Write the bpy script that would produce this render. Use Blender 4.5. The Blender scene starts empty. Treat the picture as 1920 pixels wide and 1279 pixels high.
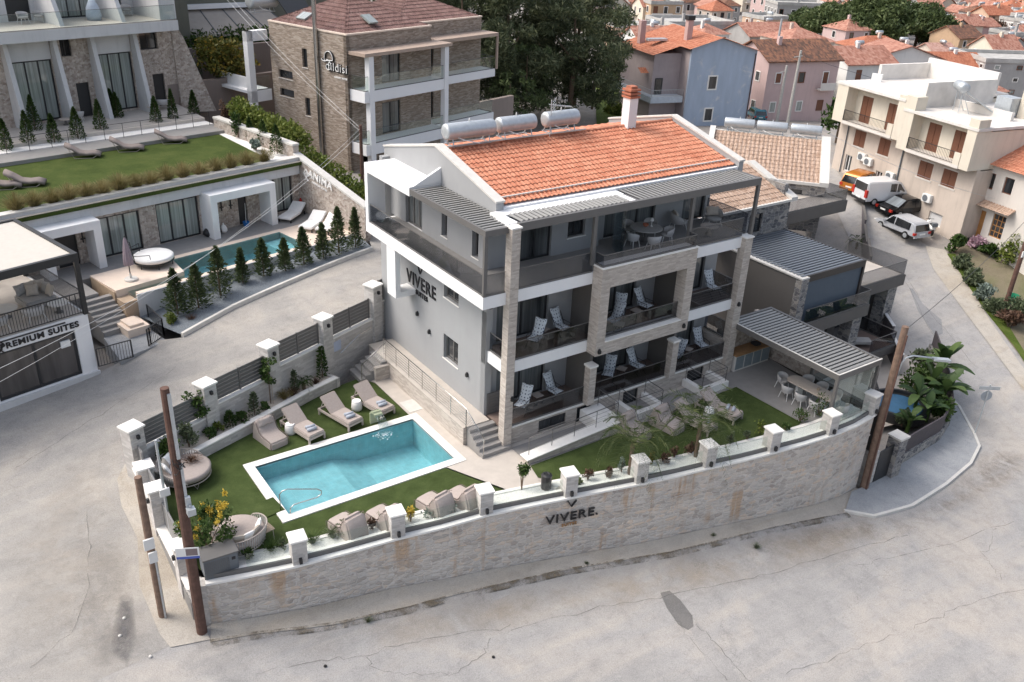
import bpy, bmesh, math, random
import numpy as np
from mathutils import Vector, Matrix
from mathutils.geometry import delaunay_2d_cdt
random.seed(7); np.random.seed(7)
S = bpy.context.scene
COL = S.collection
rad = math.radians
# ---------------------------------------------------------------- camera
CW, CH, CF = 1920.0, 1279.0, 1671.075
CC = np.array([-19.859, -25.495, 17.205])
def _rot(a, b, c):
    ca, sa, cb, sb, cc, sc = math.cos(a), math.sin(a), math.cos(b), math.sin(b), math.cos(c), math.sin(c)
    return np.array([[ca,-sa,0],[sa,ca,0],[0,0,1]]) @ np.array([[1,0,0],[0,cb,-sb],[0,sb,cb]]) @ np.array([[cc,-sc,0],[sc,cc,0],[0,0,1]])
CR = _rot(-0.61909, 1.10462, 0.04589)
cam_d = bpy.data.cameras.new('camera'); cam = bpy.data.objects.new('camera', cam_d); COL.objects.link(cam)
cam_d.sensor_width = 36; cam_d.lens = 36*CF/CW; cam_d.clip_start = 0.5; cam_d.clip_end = 3000
mw = Matrix.Identity(4)
for i in range(3):
    for j in range(3): mw[i][j] = CR[i][j]
    mw[i][3] = CC[i]
cam.matrix_world = mw
S.camera = cam
# ---------------------------------------------------------------- light
w = bpy.data.worlds.new('World'); S.world = w; w.use_nodes = True
wn = w.node_tree.nodes; wl = w.node_tree.links
sky = wn.new('ShaderNodeTexSky'); sky.sky_type = 'NISHITA'; sky.sun_disc = False
SUN_AZ, SUN_EL = rad(-50), rad(50)
sky.sun_elevation = SUN_EL; sky.sun_rotation = SUN_AZ; sky.dust_density = 5.0; sky.ozone_density = 1.0; sky.air_density = 1.0
wn['Background'].inputs[1].default_value = 0.15
hs = wn.new('ShaderNodeHueSaturation'); hs.inputs['Saturation'].default_value = .62; wl.new(sky.outputs[0], hs.inputs['Color']); wl.new(hs.outputs[0], wn['Background'].inputs[0])
sd = bpy.data.lights.new('sun', 'SUN'); sd.energy = .72; sd.angle = rad(26); sd.color = (1.0, 0.95, 0.88)
sun = bpy.data.objects.new('sun', sd); COL.objects.link(sun)
sun.rotation_euler = Vector((-math.sin(SUN_AZ)*math.cos(SUN_EL), -math.cos(SUN_AZ)*math.cos(SUN_EL), -math.sin(SUN_EL))).to_track_quat('-Z', 'Y').to_euler()
S.view_settings.view_transform = 'Standard'; S.view_settings.look = 'None'; S.view_settings.gamma = 1
S.view_settings.exposure = 0.86
S.cycles.max_bounces = 6; S.cycles.transparent_max_bounces = 16; S.cycles.caustics_reflective = False; S.cycles.caustics_refractive = False
# ---------------------------------------------------------------- pixel -> point on a real plane
def ray(px, py): return CR @ np.array([(px-CW/2)/CF, -(py-CH/2)/CF, -1.0])
def onz(px, py, z):
    d = ray(px, py); return CC + d*(z-CC[2])/d[2]
def onp(px, py, p0, n):
    d = ray(px, py); return CC + d*(np.dot(np.array(p0)-CC, n)/np.dot(d, n))
def ony(px, py, y): return onp(px, py, (0, y, 0), (0, 1, 0))
def onx(px, py, x): return onp(px, py, (x, 0, 0), (1, 0, 0))
# ---------------------------------------------------------------- mesh builder
class MB:
    def __init__(s): s.v = []; s.f = []; s.m = []; s.M = None; s.mi = 0
    def add(s, vs, fs):
        o = len(s.v)
        if s.M is not None: vs = [tuple(s.M @ Vector(v)) for v in vs]
        s.v += [tuple(v) for v in vs]; s.f += [tuple(i+o for i in f) for f in fs]; s.m += [s.mi]*len(fs); return s
    def box(s, x0, y0, z0, x1, y1, z1):
        if x0 > x1: x0, x1 = x1, x0
        if y0 > y1: y0, y1 = y1, y0
        if z0 > z1: z0, z1 = z1, z0
        return s.add([(x0,y0,z0),(x1,y0,z0),(x1,y1,z0),(x0,y1,z0),(x0,y0,z1),(x1,y0,z1),(x1,y1,z1),(x0,y1,z1)],
            [(0,3,2,1),(4,5,6,7),(0,1,5,4),(1,2,6,5),(2,3,7,6),(3,0,4,7)])
    def cbox(s, cx, cy, z0, sx, sy, h, rz=0):
        M0 = s.M; T = Matrix.Translation((cx, cy, z0)) @ Matrix.Rotation(rz, 4, 'Z'); s.M = T if M0 is None else M0 @ T
        s.box(-sx/2, -sy/2, 0, sx/2, sy/2, h); s.M = M0; return s
    def bar(s, a, b, w, h, up=(0,0,1)):           # box beam from a to b, w wide, h high
        a, b = Vector(a), Vector(b); d = (b-a).normalized(); u = Vector(up); r = d.cross(u)
        if r.length < 1e-4: u = Vector((1,0,0)); r = d.cross(u)
        r.normalize(); u = r.cross(d).normalized(); r *= w/2; u *= h/2
        return s.add([a-r-u, a+r-u, a+r+u, a-r+u, b-r-u, b+r-u, b+r+u, b-r+u],
            [(0,1,2,3),(7,6,5,4),(0,4,5,1),(1,5,6,2),(2,6,7,3),(3,7,4,0)])
    def quad(s, a, b, c, d): return s.add([a,b,c,d], [(0,1,2,3)])
    def poly(s, pts): return s.add(pts, [tuple(range(len(pts)))])
    def prism(s, pts, z0, z1):                     # pts ccw (x,y); z0/z1 numbers or callables
        n = len(pts); g = lambda z, p: z(*p) if callable(z) else z
        vs = [(x,y,g(z0,(x,y))) for x,y in pts]+[(x,y,g(z1,(x,y))) for x,y in pts]
        return s.add(vs, [tuple(reversed(range(n))), tuple(range(n,2*n))]+[(i,(i+1)%n,n+(i+1)%n,n+i) for i in range(n)])
    def ext(s, pts, d):                            # 3-D polygon pushed along vector d
        n = len(pts); d = Vector(d); P = [Vector(p) for p in pts]
        return s.add(P+[p+d for p in P], [tuple(range(n)), tuple(reversed(range(n,2*n)))]+[((i+1)%n,i,n+i,n+(i+1)%n) for i in range(n)])
    def tube(s, pts, r, n=8, cap=True):
        P = [Vector(p) for p in pts]; m = len(P); R = r if isinstance(r, (list,tuple)) else [r]*m; vs = []
        t0 = (P[1]-P[0]).normalized(); u = t0.orthogonal().normalized()
        for i, p in enumerate(P):
            t = (P[min(i+1,m-1)]-P[max(i-1,0)]).normalized()
            u = (u - t*u.dot(t)); u = u.normalized() if u.length > 1e-5 else t.orthogonal().normalized()
            v = t.cross(u)
            vs += [p+(u*math.cos(2*math.pi*k/n)+v*math.sin(2*math.pi*k/n))*R[i] for k in range(n)]
        fs = [(i*n+k, i*n+(k+1)%n, (i+1)*n+(k+1)%n, (i+1)*n+k) for i in range(m-1) for k in range(n)]
        if cap: fs += [tuple(reversed(range(n))), tuple(range((m-1)*n, m*n))]
        return s.add(vs, fs)
    def lathe(s, prof, c=(0,0,0), n=24):
        vs = [(c[0]+r*math.cos(2*math.pi*k/n), c[1]+r*math.sin(2*math.pi*k/n), c[2]+z) for r, z in prof for k in range(n)]
        m = len(prof); fs = [(i*n+k, i*n+(k+1)%n, (i+1)*n+(k+1)%n, (i+1)*n+k) for i in range(m-1) for k in range(n)]
        fs += [tuple(reversed(range(n))), tuple(range((m-1)*n, m*n))]
        return s.add(vs, fs)
    def pillow(s, c, sx, sy, sz, n=8, e=0.55, rot=None):   # puffy cushion
        vs, fs = [], []
        T = Matrix.Translation(c) @ (rot if rot is not None else Matrix.Identity(4))
        for sg in (1, -1):
            o = len(vs)
            for i in range(n+1):
                for j in range(n+1):
                    a, b = -1+2*i/n, -1+2*j/n
                    h = ((1-a**4)*(1-b**4))**e
                    k = 1-0.06*(abs(a*b)<.3)
                    vs.append(T @ Vector((a*sx/2*k, b*sy/2*k, sg*h*sz/2)))
            for i in range(n):
                for j in range(n):
                    q = (o+i*(n+1)+j, o+(i+1)*(n+1)+j, o+(i+1)*(n+1)+j+1, o+i*(n+1)+j+1)
                    fs.append(q if sg > 0 else q[::-1])
        return s.add(vs, fs)
    def wall(s, x0, x1, z0, z1, y0, y1, ops=()):   # wall along local x, outer face y0, inner y1, openings (xa,xb,za,zb)
        xs = sorted({x0,x1,*[v for o in ops for v in o[:2]]}); zs = sorted({z0,z1,*[v for o in ops for v in o[2:4]]})
        xs = [v for v in xs if x0-1e-6 <= v <= x1+1e-6]; zs = [v for v in zs if z0-1e-6 <= v <= z1+1e-6]
        def solid(i, k):
            if i < 0 or k < 0 or i >= len(xs)-1 or k >= len(zs)-1: return False
            cx, cz = (xs[i]+xs[i+1])/2, (zs[k]+zs[k+1])/2
            return not any(o[0]<cx<o[1] and o[2]<cz<o[3] for o in ops)
        sg = 1 if y1 > y0 else -1
        for i in range(len(xs)-1):
            for k in range(len(zs)-1):
                if not solid(i,k): continue
                a, b, c, d = xs[i], xs[i+1], zs[k], zs[k+1]
                fl = (lambda q: q) if sg > 0 else (lambda q: q[::-1])
                Q = [[(a,y0,c),(b,y0,c),(b,y0,d),(a,y0,d)], [(b,y1,c),(a,y1,c),(a,y1,d),(b,y1,d)]]
                if not solid(i-1,k): Q.append([(a,y1,c),(a,y0,c),(a,y0,d),(a,y1,d)])
                if not solid(i+1,k): Q.append([(b,y0,c),(b,y1,c),(b,y1,d),(b,y0,d)])
                if not solid(i,k-1): Q.append([(a,y1,c),(b,y1,c),(b,y0,c),(a,y0,c)])
                if not solid(i,k+1): Q.append([(a,y0,d),(b,y0,d),(b,y1,d),(a,y1,d)])
                for q in Q: s.add(fl(q), [(0,1,2,3)])
        return s
    def build(s, name, mat=None, parent=None, smooth=False, bevel=0, loc=None, seg=2, sub=0):
        me = bpy.data.meshes.new(name); me.from_pydata(s.v, [], s.f); me.update()
        for m in (mat if isinstance(mat, (list,tuple)) else [mat]):
            if m is not None: me.materials.append(m)
        if isinstance(mat, (list,tuple)): me.polygons.foreach_set('material_index', s.m)
        if bevel or sub:
            bm = bmesh.new(); bm.from_mesh(me); bmesh.ops.remove_doubles(bm, verts=bm.verts, dist=1e-4)
            if bevel: bmesh.ops.bevel(bm, geom=[e for e in bm.edges if len(e.link_faces)==2 and e.calc_face_angle(0) > 0.5], offset=bevel, segments=seg, affect='EDGES', clamp_overlap=True)
            bm.to_mesh(me); bm.free()
        if smooth: me.polygons.foreach_set('use_smooth', [True]*len(me.polygons))
        if bevel and smooth:
            try: me.set_sharp_from_angle(angle=rad(50))
            except Exception: pass
        uvs(me)
        o = bpy.data.objects.new(name, me); COL.objects.link(o)
        if parent is not None: o.parent = parent
        if loc is not None: o.location = loc
        return o
def each(m, name, mat, parent=None, **k):          # one object per separate piece of the builder
    par = list(range(len(m.v)))
    def find(a):
        while par[a] != a: par[a] = par[par[a]]; a = par[a]
        return a
    for f in m.f:
        r = find(f[0])
        for q in f[1:]: par[find(q)] = r
    gr = {}
    for f in m.f: gr.setdefault(find(f[0]), []).append(f)
    out = []
    for fs in gr.values():
        ids = sorted({q for f in fs for q in f}); mp = {q:i for i,q in enumerate(ids)}; b = MB(); b.add([m.v[q] for q in ids], [tuple(mp[q] for q in f) for f in fs]); out.append(b.build(name, mat, parent, **k))
    return out
def uvs(me):                                       # metre-scale box projection, u along the face's horizontal, v up its slope
    n = len(me.loops)
    if n == 0: return
    me.update()
    co = np.empty(len(me.vertices)*3); me.vertices.foreach_get('co', co); co = co.reshape(-1,3)
    li = np.empty(n, np.int32); me.loops.foreach_get('vertex_index', li)
    nf = len(me.polygons); nr = np.empty(nf*3); me.polygons.foreach_get('normal', nr); nr = nr.reshape(-1,3)
    lt = np.empty(nf, np.int32); me.polygons.foreach_get('loop_total', lt)
    fn = np.repeat(nr, lt, axis=0); u = np.stack([-fn[:,1], fn[:,0], np.zeros(n)], 1); L = np.linalg.norm(u, axis=1)
    flat = L < 0.25; u[flat] = (1,0,0); L[flat] = 1; u /= L[:,None]; v = np.cross(fn, u)
    v[flat] = (0,1,0)
    p = co[li]; uv = np.stack([(p*u).sum(1), (p*v).sum(1)], 1).ravel()
    me.uv_layers.new(name='UVMap').data.foreach_set('uv', uv)
# ---------------------------------------------------------------- objects
def tag(o, label=None, cat=None, group=None, kind=None):
    if label: o['label'] = label
    if cat: o['category'] = cat
    if group: o['group'] = group
    if kind: o['kind'] = kind
    return o
def thing(name, label, cat, loc=(0,0,0), rz=0, group=None):
    o = bpy.data.objects.new(name, None); o.empty_display_size = .3; COL.objects.link(o); o.location = loc; o.rotation_euler = (0,0,rz)
    return tag(o, label, cat, group)
def kids(o): return [c for c in ALLKIDS(o)]
def ALLKIDS(o): return list(o.children)
def dup(o, loc=None, rz=None, label=None, group=None, scale=None, parent=None):
    c = o.copy(); COL.objects.link(c)
    if parent is not None: c.parent = parent
    for ch in list(o.children): dup(ch, parent=c)
    if loc is not None: c.location = loc
    if rz is not None: c.rotation_euler = (c.rotation_euler[0] if o.type != 'EMPTY' else 0, 0, rz)
    if scale is not None: c.scale = (scale,)*3 if not isinstance(scale, tuple) else scale
    if label: c['label'] = label
    if group: c['group'] = group
    return c
class Frame:                                       # a building's own axes: origin, turned by rz about z
    def __init__(s, o, rz):
        s.o = np.array(o, float); s.rz = rz; c, q = math.cos(rz), math.sin(rz)
        s.ex = np.array([c,q,0]); s.ey = np.array([-q,c,0])
    def loc(s, p): d = np.array(p)-s.o; return (float(d@s.ex), float(d@s.ey), float(d[2]))
    def y(s, px, py, c=0): return s.loc(onp(px, py, s.o+s.ey*c, s.ey))
    def x(s, px, py, c=0): return s.loc(onp(px, py, s.o+s.ex*c, s.ex))
    def z(s, px, py, c=0): return s.loc(onz(px, py, s.o[2]+c))
    def w(s, x, y, z): return tuple(s.o+s.ex*x+s.ey*y+np.array([0,0,z]))
# ---------------------------------------------------------------- materials
def srgb(h):
    c = [int(h[i:i+2],16)/255 for i in (0,2,4)]
    return tuple(x/12.92 if x <= .04045 else ((x+.055)/1.055)**2.4 for x in c)
class NT:
    def __init__(s, name):
        s.m = bpy.data.materials.new(name); s.m.use_nodes = True; s.t = s.m.node_tree; s.n = s.t.nodes; s.b = s.n['Principled BSDF']; s.out = s.n['Material Output']
    def new(s, t, **k):
        n = s.n.new('ShaderNode'+t)
        for a, v in k.items(): setattr(n, a, v)
        return n
    def lk(s, a, b): s.t.links.new(a, b)
    def inp(s, n, k, v):
        if hasattr(v, 'is_linked'): s.lk(v, n.inputs[k])
        else: n.inputs[k].default_value = v
    def uv(s, scale=(1,1,1), obj=False, world=False, rot=(0,0,0), loc=(0,0,0)):
        if world: src = s.new('NewGeometry').outputs['Position']
        else: src = s.new('TexCoord').outputs['Object' if obj else 'UV']
        m = s.new('Mapping'); m.inputs['Scale'].default_value = scale if isinstance(scale, tuple) else (scale,)*3; m.inputs['Rotation'].default_value = rot; m.inputs['Location'].default_value = loc
        s.lk(src, m.inputs['Vector']); return m.outputs[0]
    def noise(s, vec, sc, det=4, rough=.55, dist=0):
        n = s.new('TexNoise'); s.lk(vec, n.inputs['Vector']); n.inputs['Scale'].default_value = sc; n.inputs['Detail'].default_value = det; n.inputs['Roughness'].default_value = rough; n.inputs['Distortion'].default_value = dist
        return n.outputs['Fac']
    def vor(s, vec, sc, feat='F1', out='Color', rnd=1):
        n = s.new('TexVoronoi'); n.feature = feat; s.lk(vec, n.inputs['Vector']); n.inputs['Scale'].default_value = sc; n.inputs['Randomness'].default_value = rnd
        return n.outputs[out]
    def ramp(s, fac, stops, interp='LINEAR'):
        n = s.new('ValToRGB'); e = n.color_ramp.elements; n.color_ramp.interpolation = interp
        while len(e) < len(stops): e.new(.5)
        for i, (p, c) in enumerate(stops): e[i].position = p; e[i].color = (*c, 1) if len(c) == 3 else c
        s.lk(fac, n.inputs[0]); return n.outputs[0]
    def mix(s, fac, a, b, mode='MIX'):
        n = s.new('Mix', data_type='RGBA', blend_type=mode); s.inp(n, 0, fac)
        for k, v in ((6,a),(7,b)):
            if hasattr(v, 'is_linked'): s.lk(v, n.inputs[k])
            else: n.inputs[k].default_value = (*v[:3], 1)
        return n.outputs[2]
    def math(s, op, a, b=0.0, c=None):
        n = s.new('Math', operation=op); s.inp(n, 0, a); s.inp(n, 1, b)
        if c is not None: s.inp(n, 2, c)
        return n.outputs[0]
    def bump(s, h, st=.3, d=.05, nrm=None):
        n = s.new('Bump'); n.inputs['Strength'].default_value = st; n.inputs['Distance'].default_value = d; s.lk(h, n.inputs['Height'])
        if nrm is not None: s.lk(nrm, n.inputs['Normal'])
        s.lk(n.outputs[0], s.b.inputs['Normal']); return n.outputs[0]
    def base(s, c, rough=.8, metal=0, spec=.3):
        if hasattr(c, 'is_linked'): s.lk(c, s.b.inputs['Base Color'])
        else: s.b.inputs['Base Color'].default_value = (*c[:3], 1)
        s.inp(s.b, 'Roughness', rough); s.b.inputs['Metallic'].default_value = metal; s.b.inputs['Specular IOR Level'].default_value = spec
        return s.m
def mul(c, k): return tuple(min(1, x*k) for x in c[:3])
MC = {}
def plain(name, c, rough=.6, metal=0, var=.12, sc=3, spec=.3):
    if name in MC: return MC[name]
    t = NT(name); n = t.noise(t.uv(world=True), sc, 5)
    MC[name] = t.base(t.ramp(n, [(.25, mul(c,1-var)), (.75, mul(c,1+var))]), rough, metal, spec); return MC[name]
def plaster(name, c, var=.1, stain=.12, bump=.15):
    if name in MC: return MC[name]
    t = NT(name); v = t.uv(world=True)
    a = t.ramp(t.noise(v, .7, 6, .65), [(.3, mul(c,1-var)), (.7, mul(c,1+var*.5))])
    st = t.ramp(t.noise(t.uv((1.6,1.6,.22), world=True), 1.5, 5, .7), [(.5,(1,1,1)),(.78,(1-stain,)*3)])
    col = t.mix(1.0, a, st, 'MULTIPLY'); t.bump(t.noise(v, 38, 3), bump, .02)
    MC[name] = t.base(col, .9, 0, .2); return MC[name]
def strip_stone(name, cols, rw=.32, rh=.075, mortar=.004, mcol=(.2,.19,.17), bump=.8):
    if name in MC: return MC[name]
    t = NT(name); v = t.uv()
    nv = t.new('VectorMath', operation='ADD'); nz = t.new('TexNoise'); nz.inputs['Scale'].default_value = 2.5; t.lk(v, nz.inputs['Vector'])
    sc = t.new('VectorMath', operation='SCALE'); sc.inputs['Scale'].default_value = .045; t.lk(nz.outputs['Color'], sc.inputs[0]); t.lk(v, nv.inputs[0]); t.lk(sc.outputs[0], nv.inputs[1])
    br = t.new('TexBrick'); br.offset = .5; br.squash = 1.6; br.squash_frequency = 3
    for k, val in (('Scale',1),('Mortar Size',mortar),('Brick Width',rw),('Row Height',rh),('Mortar Smooth',.5),('Bias',0)): br.inputs[k].default_value = val
    br.inputs['Color1'].default_value = (0,0,0,1); br.inputs['Color2'].default_value = (1,1,1,1); br.inputs['Mortar'].default_value = (.5,.5,.5,1)
    t.lk(nv.outputs[0], br.inputs['Vector'])
    n2 = t.noise(v, 1.1, 3); n3 = t.noise(t.uv((3,14,1)), 1.6, 4, .7)
    f = t.math('MULTIPLY_ADD', br.outputs['Color'], .55, t.math('MULTIPLY', n3, .5))
    col = t.ramp(f, [(.15,cols[0]),(.4,cols[1]),(.62,cols[2]),(.85,cols[3])])
    col = t.mix(t.math('MULTIPLY', br.outputs['Fac'], .8), col, mcol)
    col = t.mix(.2, col, t.ramp(n2, [(.3,mul(cols[1],.8)),(.7,mul(cols[2],1.1))]))
    h = t.math('SUBTRACT', t.math('ADD', n3, t.math('MULTIPLY', br.outputs['Color'], .6)), t.math('MULTIPLY', br.outputs['Fac'], 1.2))
    t.bump(h, bump, .03); MC[name] = t.base(col, .9, 0, .15); return MC[name]
def rubble(name, cols, sc=(2.6,4.6,1), mort=(.5,.48,.45), mw=.06, bump=.6, stains=None, mort_amt=.7):
    if name in MC: return MC[name]
    t = NT(name); v0 = t.uv(sc)
    nz = t.new('TexNoise'); nz.inputs['Scale'].default_value = 1.6; t.lk(v0, nz.inputs['Vector'])
    scn = t.new('VectorMath', operation='SCALE'); scn.inputs['Scale'].default_value = .5; t.lk(nz.outputs['Color'], scn.inputs[0])
    ad = t.new('VectorMath', operation='ADD'); t.lk(v0, ad.inputs[0]); t.lk(scn.outputs[0], ad.inputs[1]); v = ad.outputs[0]
    c1 = t.vor(v, 1, 'F1', 'Color', .85); d = t.vor(v, 1, 'DISTANCE_TO_EDGE', 'Distance', .85)
    sep = t.new('SeparateColor'); t.lk(c1, sep.inputs[0])
    f = t.math('MULTIPLY_ADD', sep.outputs[0], .75, t.math('MULTIPLY', t.noise(v0, 5, 4), .3))
    col = t.ramp(f, [(.12,cols[0]),(.4,cols[1]),(.68,cols[2]),(.95,cols[3])])
    m = t.ramp(d, [(mw*.3,(1,1,1)),(mw*1.6,(0,0,0))])
    col = t.mix(t.math('MULTIPLY', m, mort_amt), col, mort)
    big = t.noise(t.uv(.5), 1, 4, .6); col = t.mix(1.0, col, t.ramp(big, [(.3,(.88,)*3),(.7,(1.08,1.06,1.03))]), 'MULTIPLY')
    if stains:
        s1 = t.noise(t.uv((1.5,.16,1)), 1.0, 4, .65); s2 = t.noise(t.uv((.4,.5,1)), 1.3, 3)
        sf = t.math('MULTIPLY', t.ramp(s1, [(.53,(0,0,0)),(.63,(1,1,1))]), t.ramp(s2, [(.42,(0,0,0)),(.58,(1,1,1))]))
        col = t.mix(t.math('MULTIPLY', sf, .62), col, stains)
    h = t.math('ADD', t.ramp(d, [(0,(0,)*3),(.16,(1,)*3)]), t.math('MULTIPLY', t.noise(v0, 7, 4, .7), .7)); t.bump(h, bump, .03)
    MC[name] = t.base(col, .92, 0, .15); return MC[name]
def tilemat(name, cols, grime=.25, sc=(4.6,2.6,1)):
    if name in MC: return MC[name]
    t = NT(name); v = t.uv(sc); wn_ = t.new('TexWhiteNoise'); wn_.noise_dimensions = '2D'
    fl = t.new('VectorMath', operation='FLOOR'); t.lk(v, fl.inputs[0]); t.lk(fl.outputs[0], wn_.inputs['Vector'])
    f = t.math('MULTIPLY_ADD', wn_.outputs['Value'], .45, t.math('MULTIPLY', t.noise(t.uv(1), .9, 5, .65), .6))
    col = t.ramp(f, [(.2,cols[0]),(.5,cols[1]),(.85,cols[2])])
    g = t.ramp(t.noise(t.uv(1), 2.3, 6, .7), [(.52,(1,1,1)),(.75,(1-grime,)*3)]); col = t.mix(1.0, col, g, 'MULTIPLY')
    t.bump(t.noise(t.uv(1), 30, 3), .15, .01); MC[name] = t.base(col, .8, 0, .25); return MC[name]
def leafmat(name, c0, c1, c2=None, trans=.25, spec=.25):
    if name in MC: return MC[name]
    t = NT(name); g = t.new('NewGeometry'); oi = t.new('ObjectInfo')
    f = t.math('MULTIPLY_ADD', g.outputs['Random Per Island'], .6, t.math('MULTIPLY', t.noise(t.uv(world=True), 1.3, 3), .5))
    f = t.math('ADD', f, t.math('MULTIPLY_ADD', oi.outputs['Random'], .16, -.08))
    st = [(.2,c0),(.75,c1)] if c2 is None else [(.18,c0),(.6,c1),(.9,c2)]
    col = t.ramp(f, st); t.base(col, .55, 0, spec)
    tr = t.new('BsdfTranslucent'); t.lk(col, tr.inputs[0]); mx = t.new('MixShader'); mx.inputs[0].default_value = trans
    t.lk(t.b.outputs[0], mx.inputs[1]); t.lk(tr.outputs[0], mx.inputs[2]); t.lk(mx.outputs[0], t.out.inputs[0]); MC[name] = t.m; return t.m
def glassmat(name, tint, gloss=.12, rough=.02):
    if name in MC: return MC[name]
    t = NT(name); tr = t.new('BsdfTransparent'); tr.inputs[0].default_value = (*tint,1)
    gl = t.new('BsdfGlossy'); gl.inputs['Roughness'].default_value = rough; gl.inputs[0].default_value = (.9,.93,.95,1)
    lw = t.new('LayerWeight'); lw.inputs[0].default_value = .5; mx = t.new('MixShader'); t.lk(t.math('MULTIPLY_ADD', t.math('POWER', lw.outputs['Facing'], 4), .45, .03+gloss*.15), mx.inputs[0])
    t.lk(tr.outputs[0], mx.inputs[1]); t.lk(gl.outputs[0], mx.inputs[2]); t.lk(mx.outputs[0], t.out.inputs[0]); MC[name] = t.m; return t.m
def curtain_glass(name, c=(.30,.30,.28), dark=(.012,.014,.016), amount=.55, fr=7):
    if name in MC: return MC[name]
    t = NT(name); v = t.uv((fr,.12,1)); n = t.noise(v, 1.5, 3, .6, .4); big = t.noise(t.uv((.55,.05,1)), 1, 2)
    cur = t.ramp(n, [(.3,mul(c,.45)),(.7,c)]); k = t.ramp(big, [(.5-amount*.3,(0,0,0)),(.62-amount*.3,(1,1,1))])
    t.base(t.mix(k, dark, cur), .06, 0, .6); t.b.inputs['Coat Weight'].default_value = .6; t.b.inputs['Coat Roughness'].default_value = .02
    MC[name] = t.m; return t.m
# asphalt / ground in world metres
def asphalt(name, c, dust, stain=.5, crack=.4):
    t = NT(name); v = t.uv(world=True)
    fine = t.noise(v, 26, 4, .8); mid = t.noise(v, 1.5, 8, .72, .4); big = t.noise(v, .14, 6, .62, 1.2); med = t.noise(v, .5, 7, .7, .8)
    s1 = t.noise(t.uv((.045,.75,.3), world=True, rot=(0,0,rad(9))), 1.1, 7, .68, .3); s2 = t.noise(t.uv((.05,.55,.3), world=True, rot=(0,0,rad(-22))), 1.3, 6, .65)
    col = t.ramp(big, [(.3,mul(c,.84)),(.5,c),(.68,dust)])
    col = t.mix(t.math('MULTIPLY', t.ramp(s1,[(.48,(0,)*3),(.66,(1,)*3)]), stain), col, dust)
    col = t.mix(t.math('MULTIPLY', t.ramp(s1,[(.28,(1,)*3),(.44,(0,)*3)]), stain*.55), col, mul(c,.72))
    col = t.mix(t.math('MULTIPLY', t.ramp(s2,[(.56,(0,)*3),(.7,(1,)*3)]), stain*.4), col, mul(dust,1.12))
    col = t.mix(t.math('MULTIPLY', t.ramp(med,[(.58,(0,)*3),(.72,(1,)*3)]), .45), col, mul(c,.7))
    col = t.mix(t.math('MULTIPLY', t.ramp(med,[(.28,(1,)*3),(.4,(0,)*3)]), .35), col, mul(dust,1.15))
    col = t.mix(1.0, col, t.ramp(mid, [(.25,(.80,)*3),(.5,(1,)*3),(.78,(1.10,1.09,1.07))]), 'MULTIPLY')
    col = t.mix(1.0, col, t.ramp(fine, [(.3,(.70,)*3),(.5,(1,)*3),(.7,(1.22,)*3)]), 'MULTIPLY')
    sp = t.vor(v, 2.2, 'F1', 'Distance'); spm = t.ramp(t.noise(v, .6, 2), [(.5,(0,)*3),(.6,(1,)*3)])
    col = t.mix(t.math('MULTIPLY', t.math('MULTIPLY', t.ramp(sp, [(.03,(1,)*3),(.06,(0,)*3)]), spm), .6), col, mul(c,.35))
    nz = t.new('TexNoise'); nz.inputs['Scale'].default_value = .8; nz.inputs['Detail'].default_value = 6; nz.inputs['Roughness'].default_value = .65; t.lk(v, nz.inputs['Vector'])
    ad = t.new('VectorMath', operation='ADD'); sc = t.new('VectorMath', operation='SCALE'); sc.inputs['Scale'].default_value = 2.6; t.lk(nz.outputs['Color'], sc.inputs[0]); t.lk(v, ad.inputs[0]); t.lk(sc.outputs[0], ad.inputs[1])
    e = t.vor(ad.outputs[0], .15, 'DISTANCE_TO_EDGE', 'Distance'); e2 = t.vor(ad.outputs[0], 1.1, 'DISTANCE_TO_EDGE', 'Distance')
    pm = t.ramp(t.noise(v, .2, 3), [(.56,(0,)*3),(.64,(1,)*3)]); gm = t.ramp(t.noise(v, .33, 3), [(.42,(0,)*3),(.6,(1,)*3)])
    ck = t.math('MULTIPLY', t.ramp(e, [(.0,(1,)*3),(.0032,(0,)*3)]), gm); ck2 = t.math('MULTIPLY', t.ramp(e2, [(0,(1,)*3),(.018,(0,)*3)]), t.math('MULTIPLY', pm, .6))
    col = t.mix(t.math('MULTIPLY', t.math('MAXIMUM', ck, ck2), crack), col, mul(c,.25))
    t.bump(t.math('ADD', fine, t.math('MULTIPLY', mid, .8)), .35, .02); return t.base(col, .92, 0, .2)
def decal(name, c, thr=.5, sc=1.6, amt=.9, w_=.08, fade=True):
    t = NT(name); v = t.uv(world=True); n = t.math('ADD', t.math('MULTIPLY', t.noise(v, sc, 7, .72, .6), .75), t.math('MULTIPLY', t.noise(v, sc*9, 3, .8), .25)); a = t.math('MULTIPLY', t.ramp(n, [(thr-w_,(0,)*3),(thr+w_,(1,)*3)]), amt)
    if fade: at = t.new('Attribute'); at.attribute_name = 'fade'; a = t.math('MULTIPLY', a, at.outputs['Fac'])
    col = t.ramp(t.noise(v, 7, 5, .7), [(.3,mul(c,.7)),(.7,mul(c,1.25))]); t.base(col, .95, 0, .1); tr = t.new('BsdfTransparent'); mx = t.new('MixShader'); t.lk(a, mx.inputs[0]); t.lk(tr.outputs[0], mx.inputs[1]); t.lk(t.b.outputs[0], mx.inputs[2]); t.lk(mx.outputs[0], t.out.inputs[0]); return t.m
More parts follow.
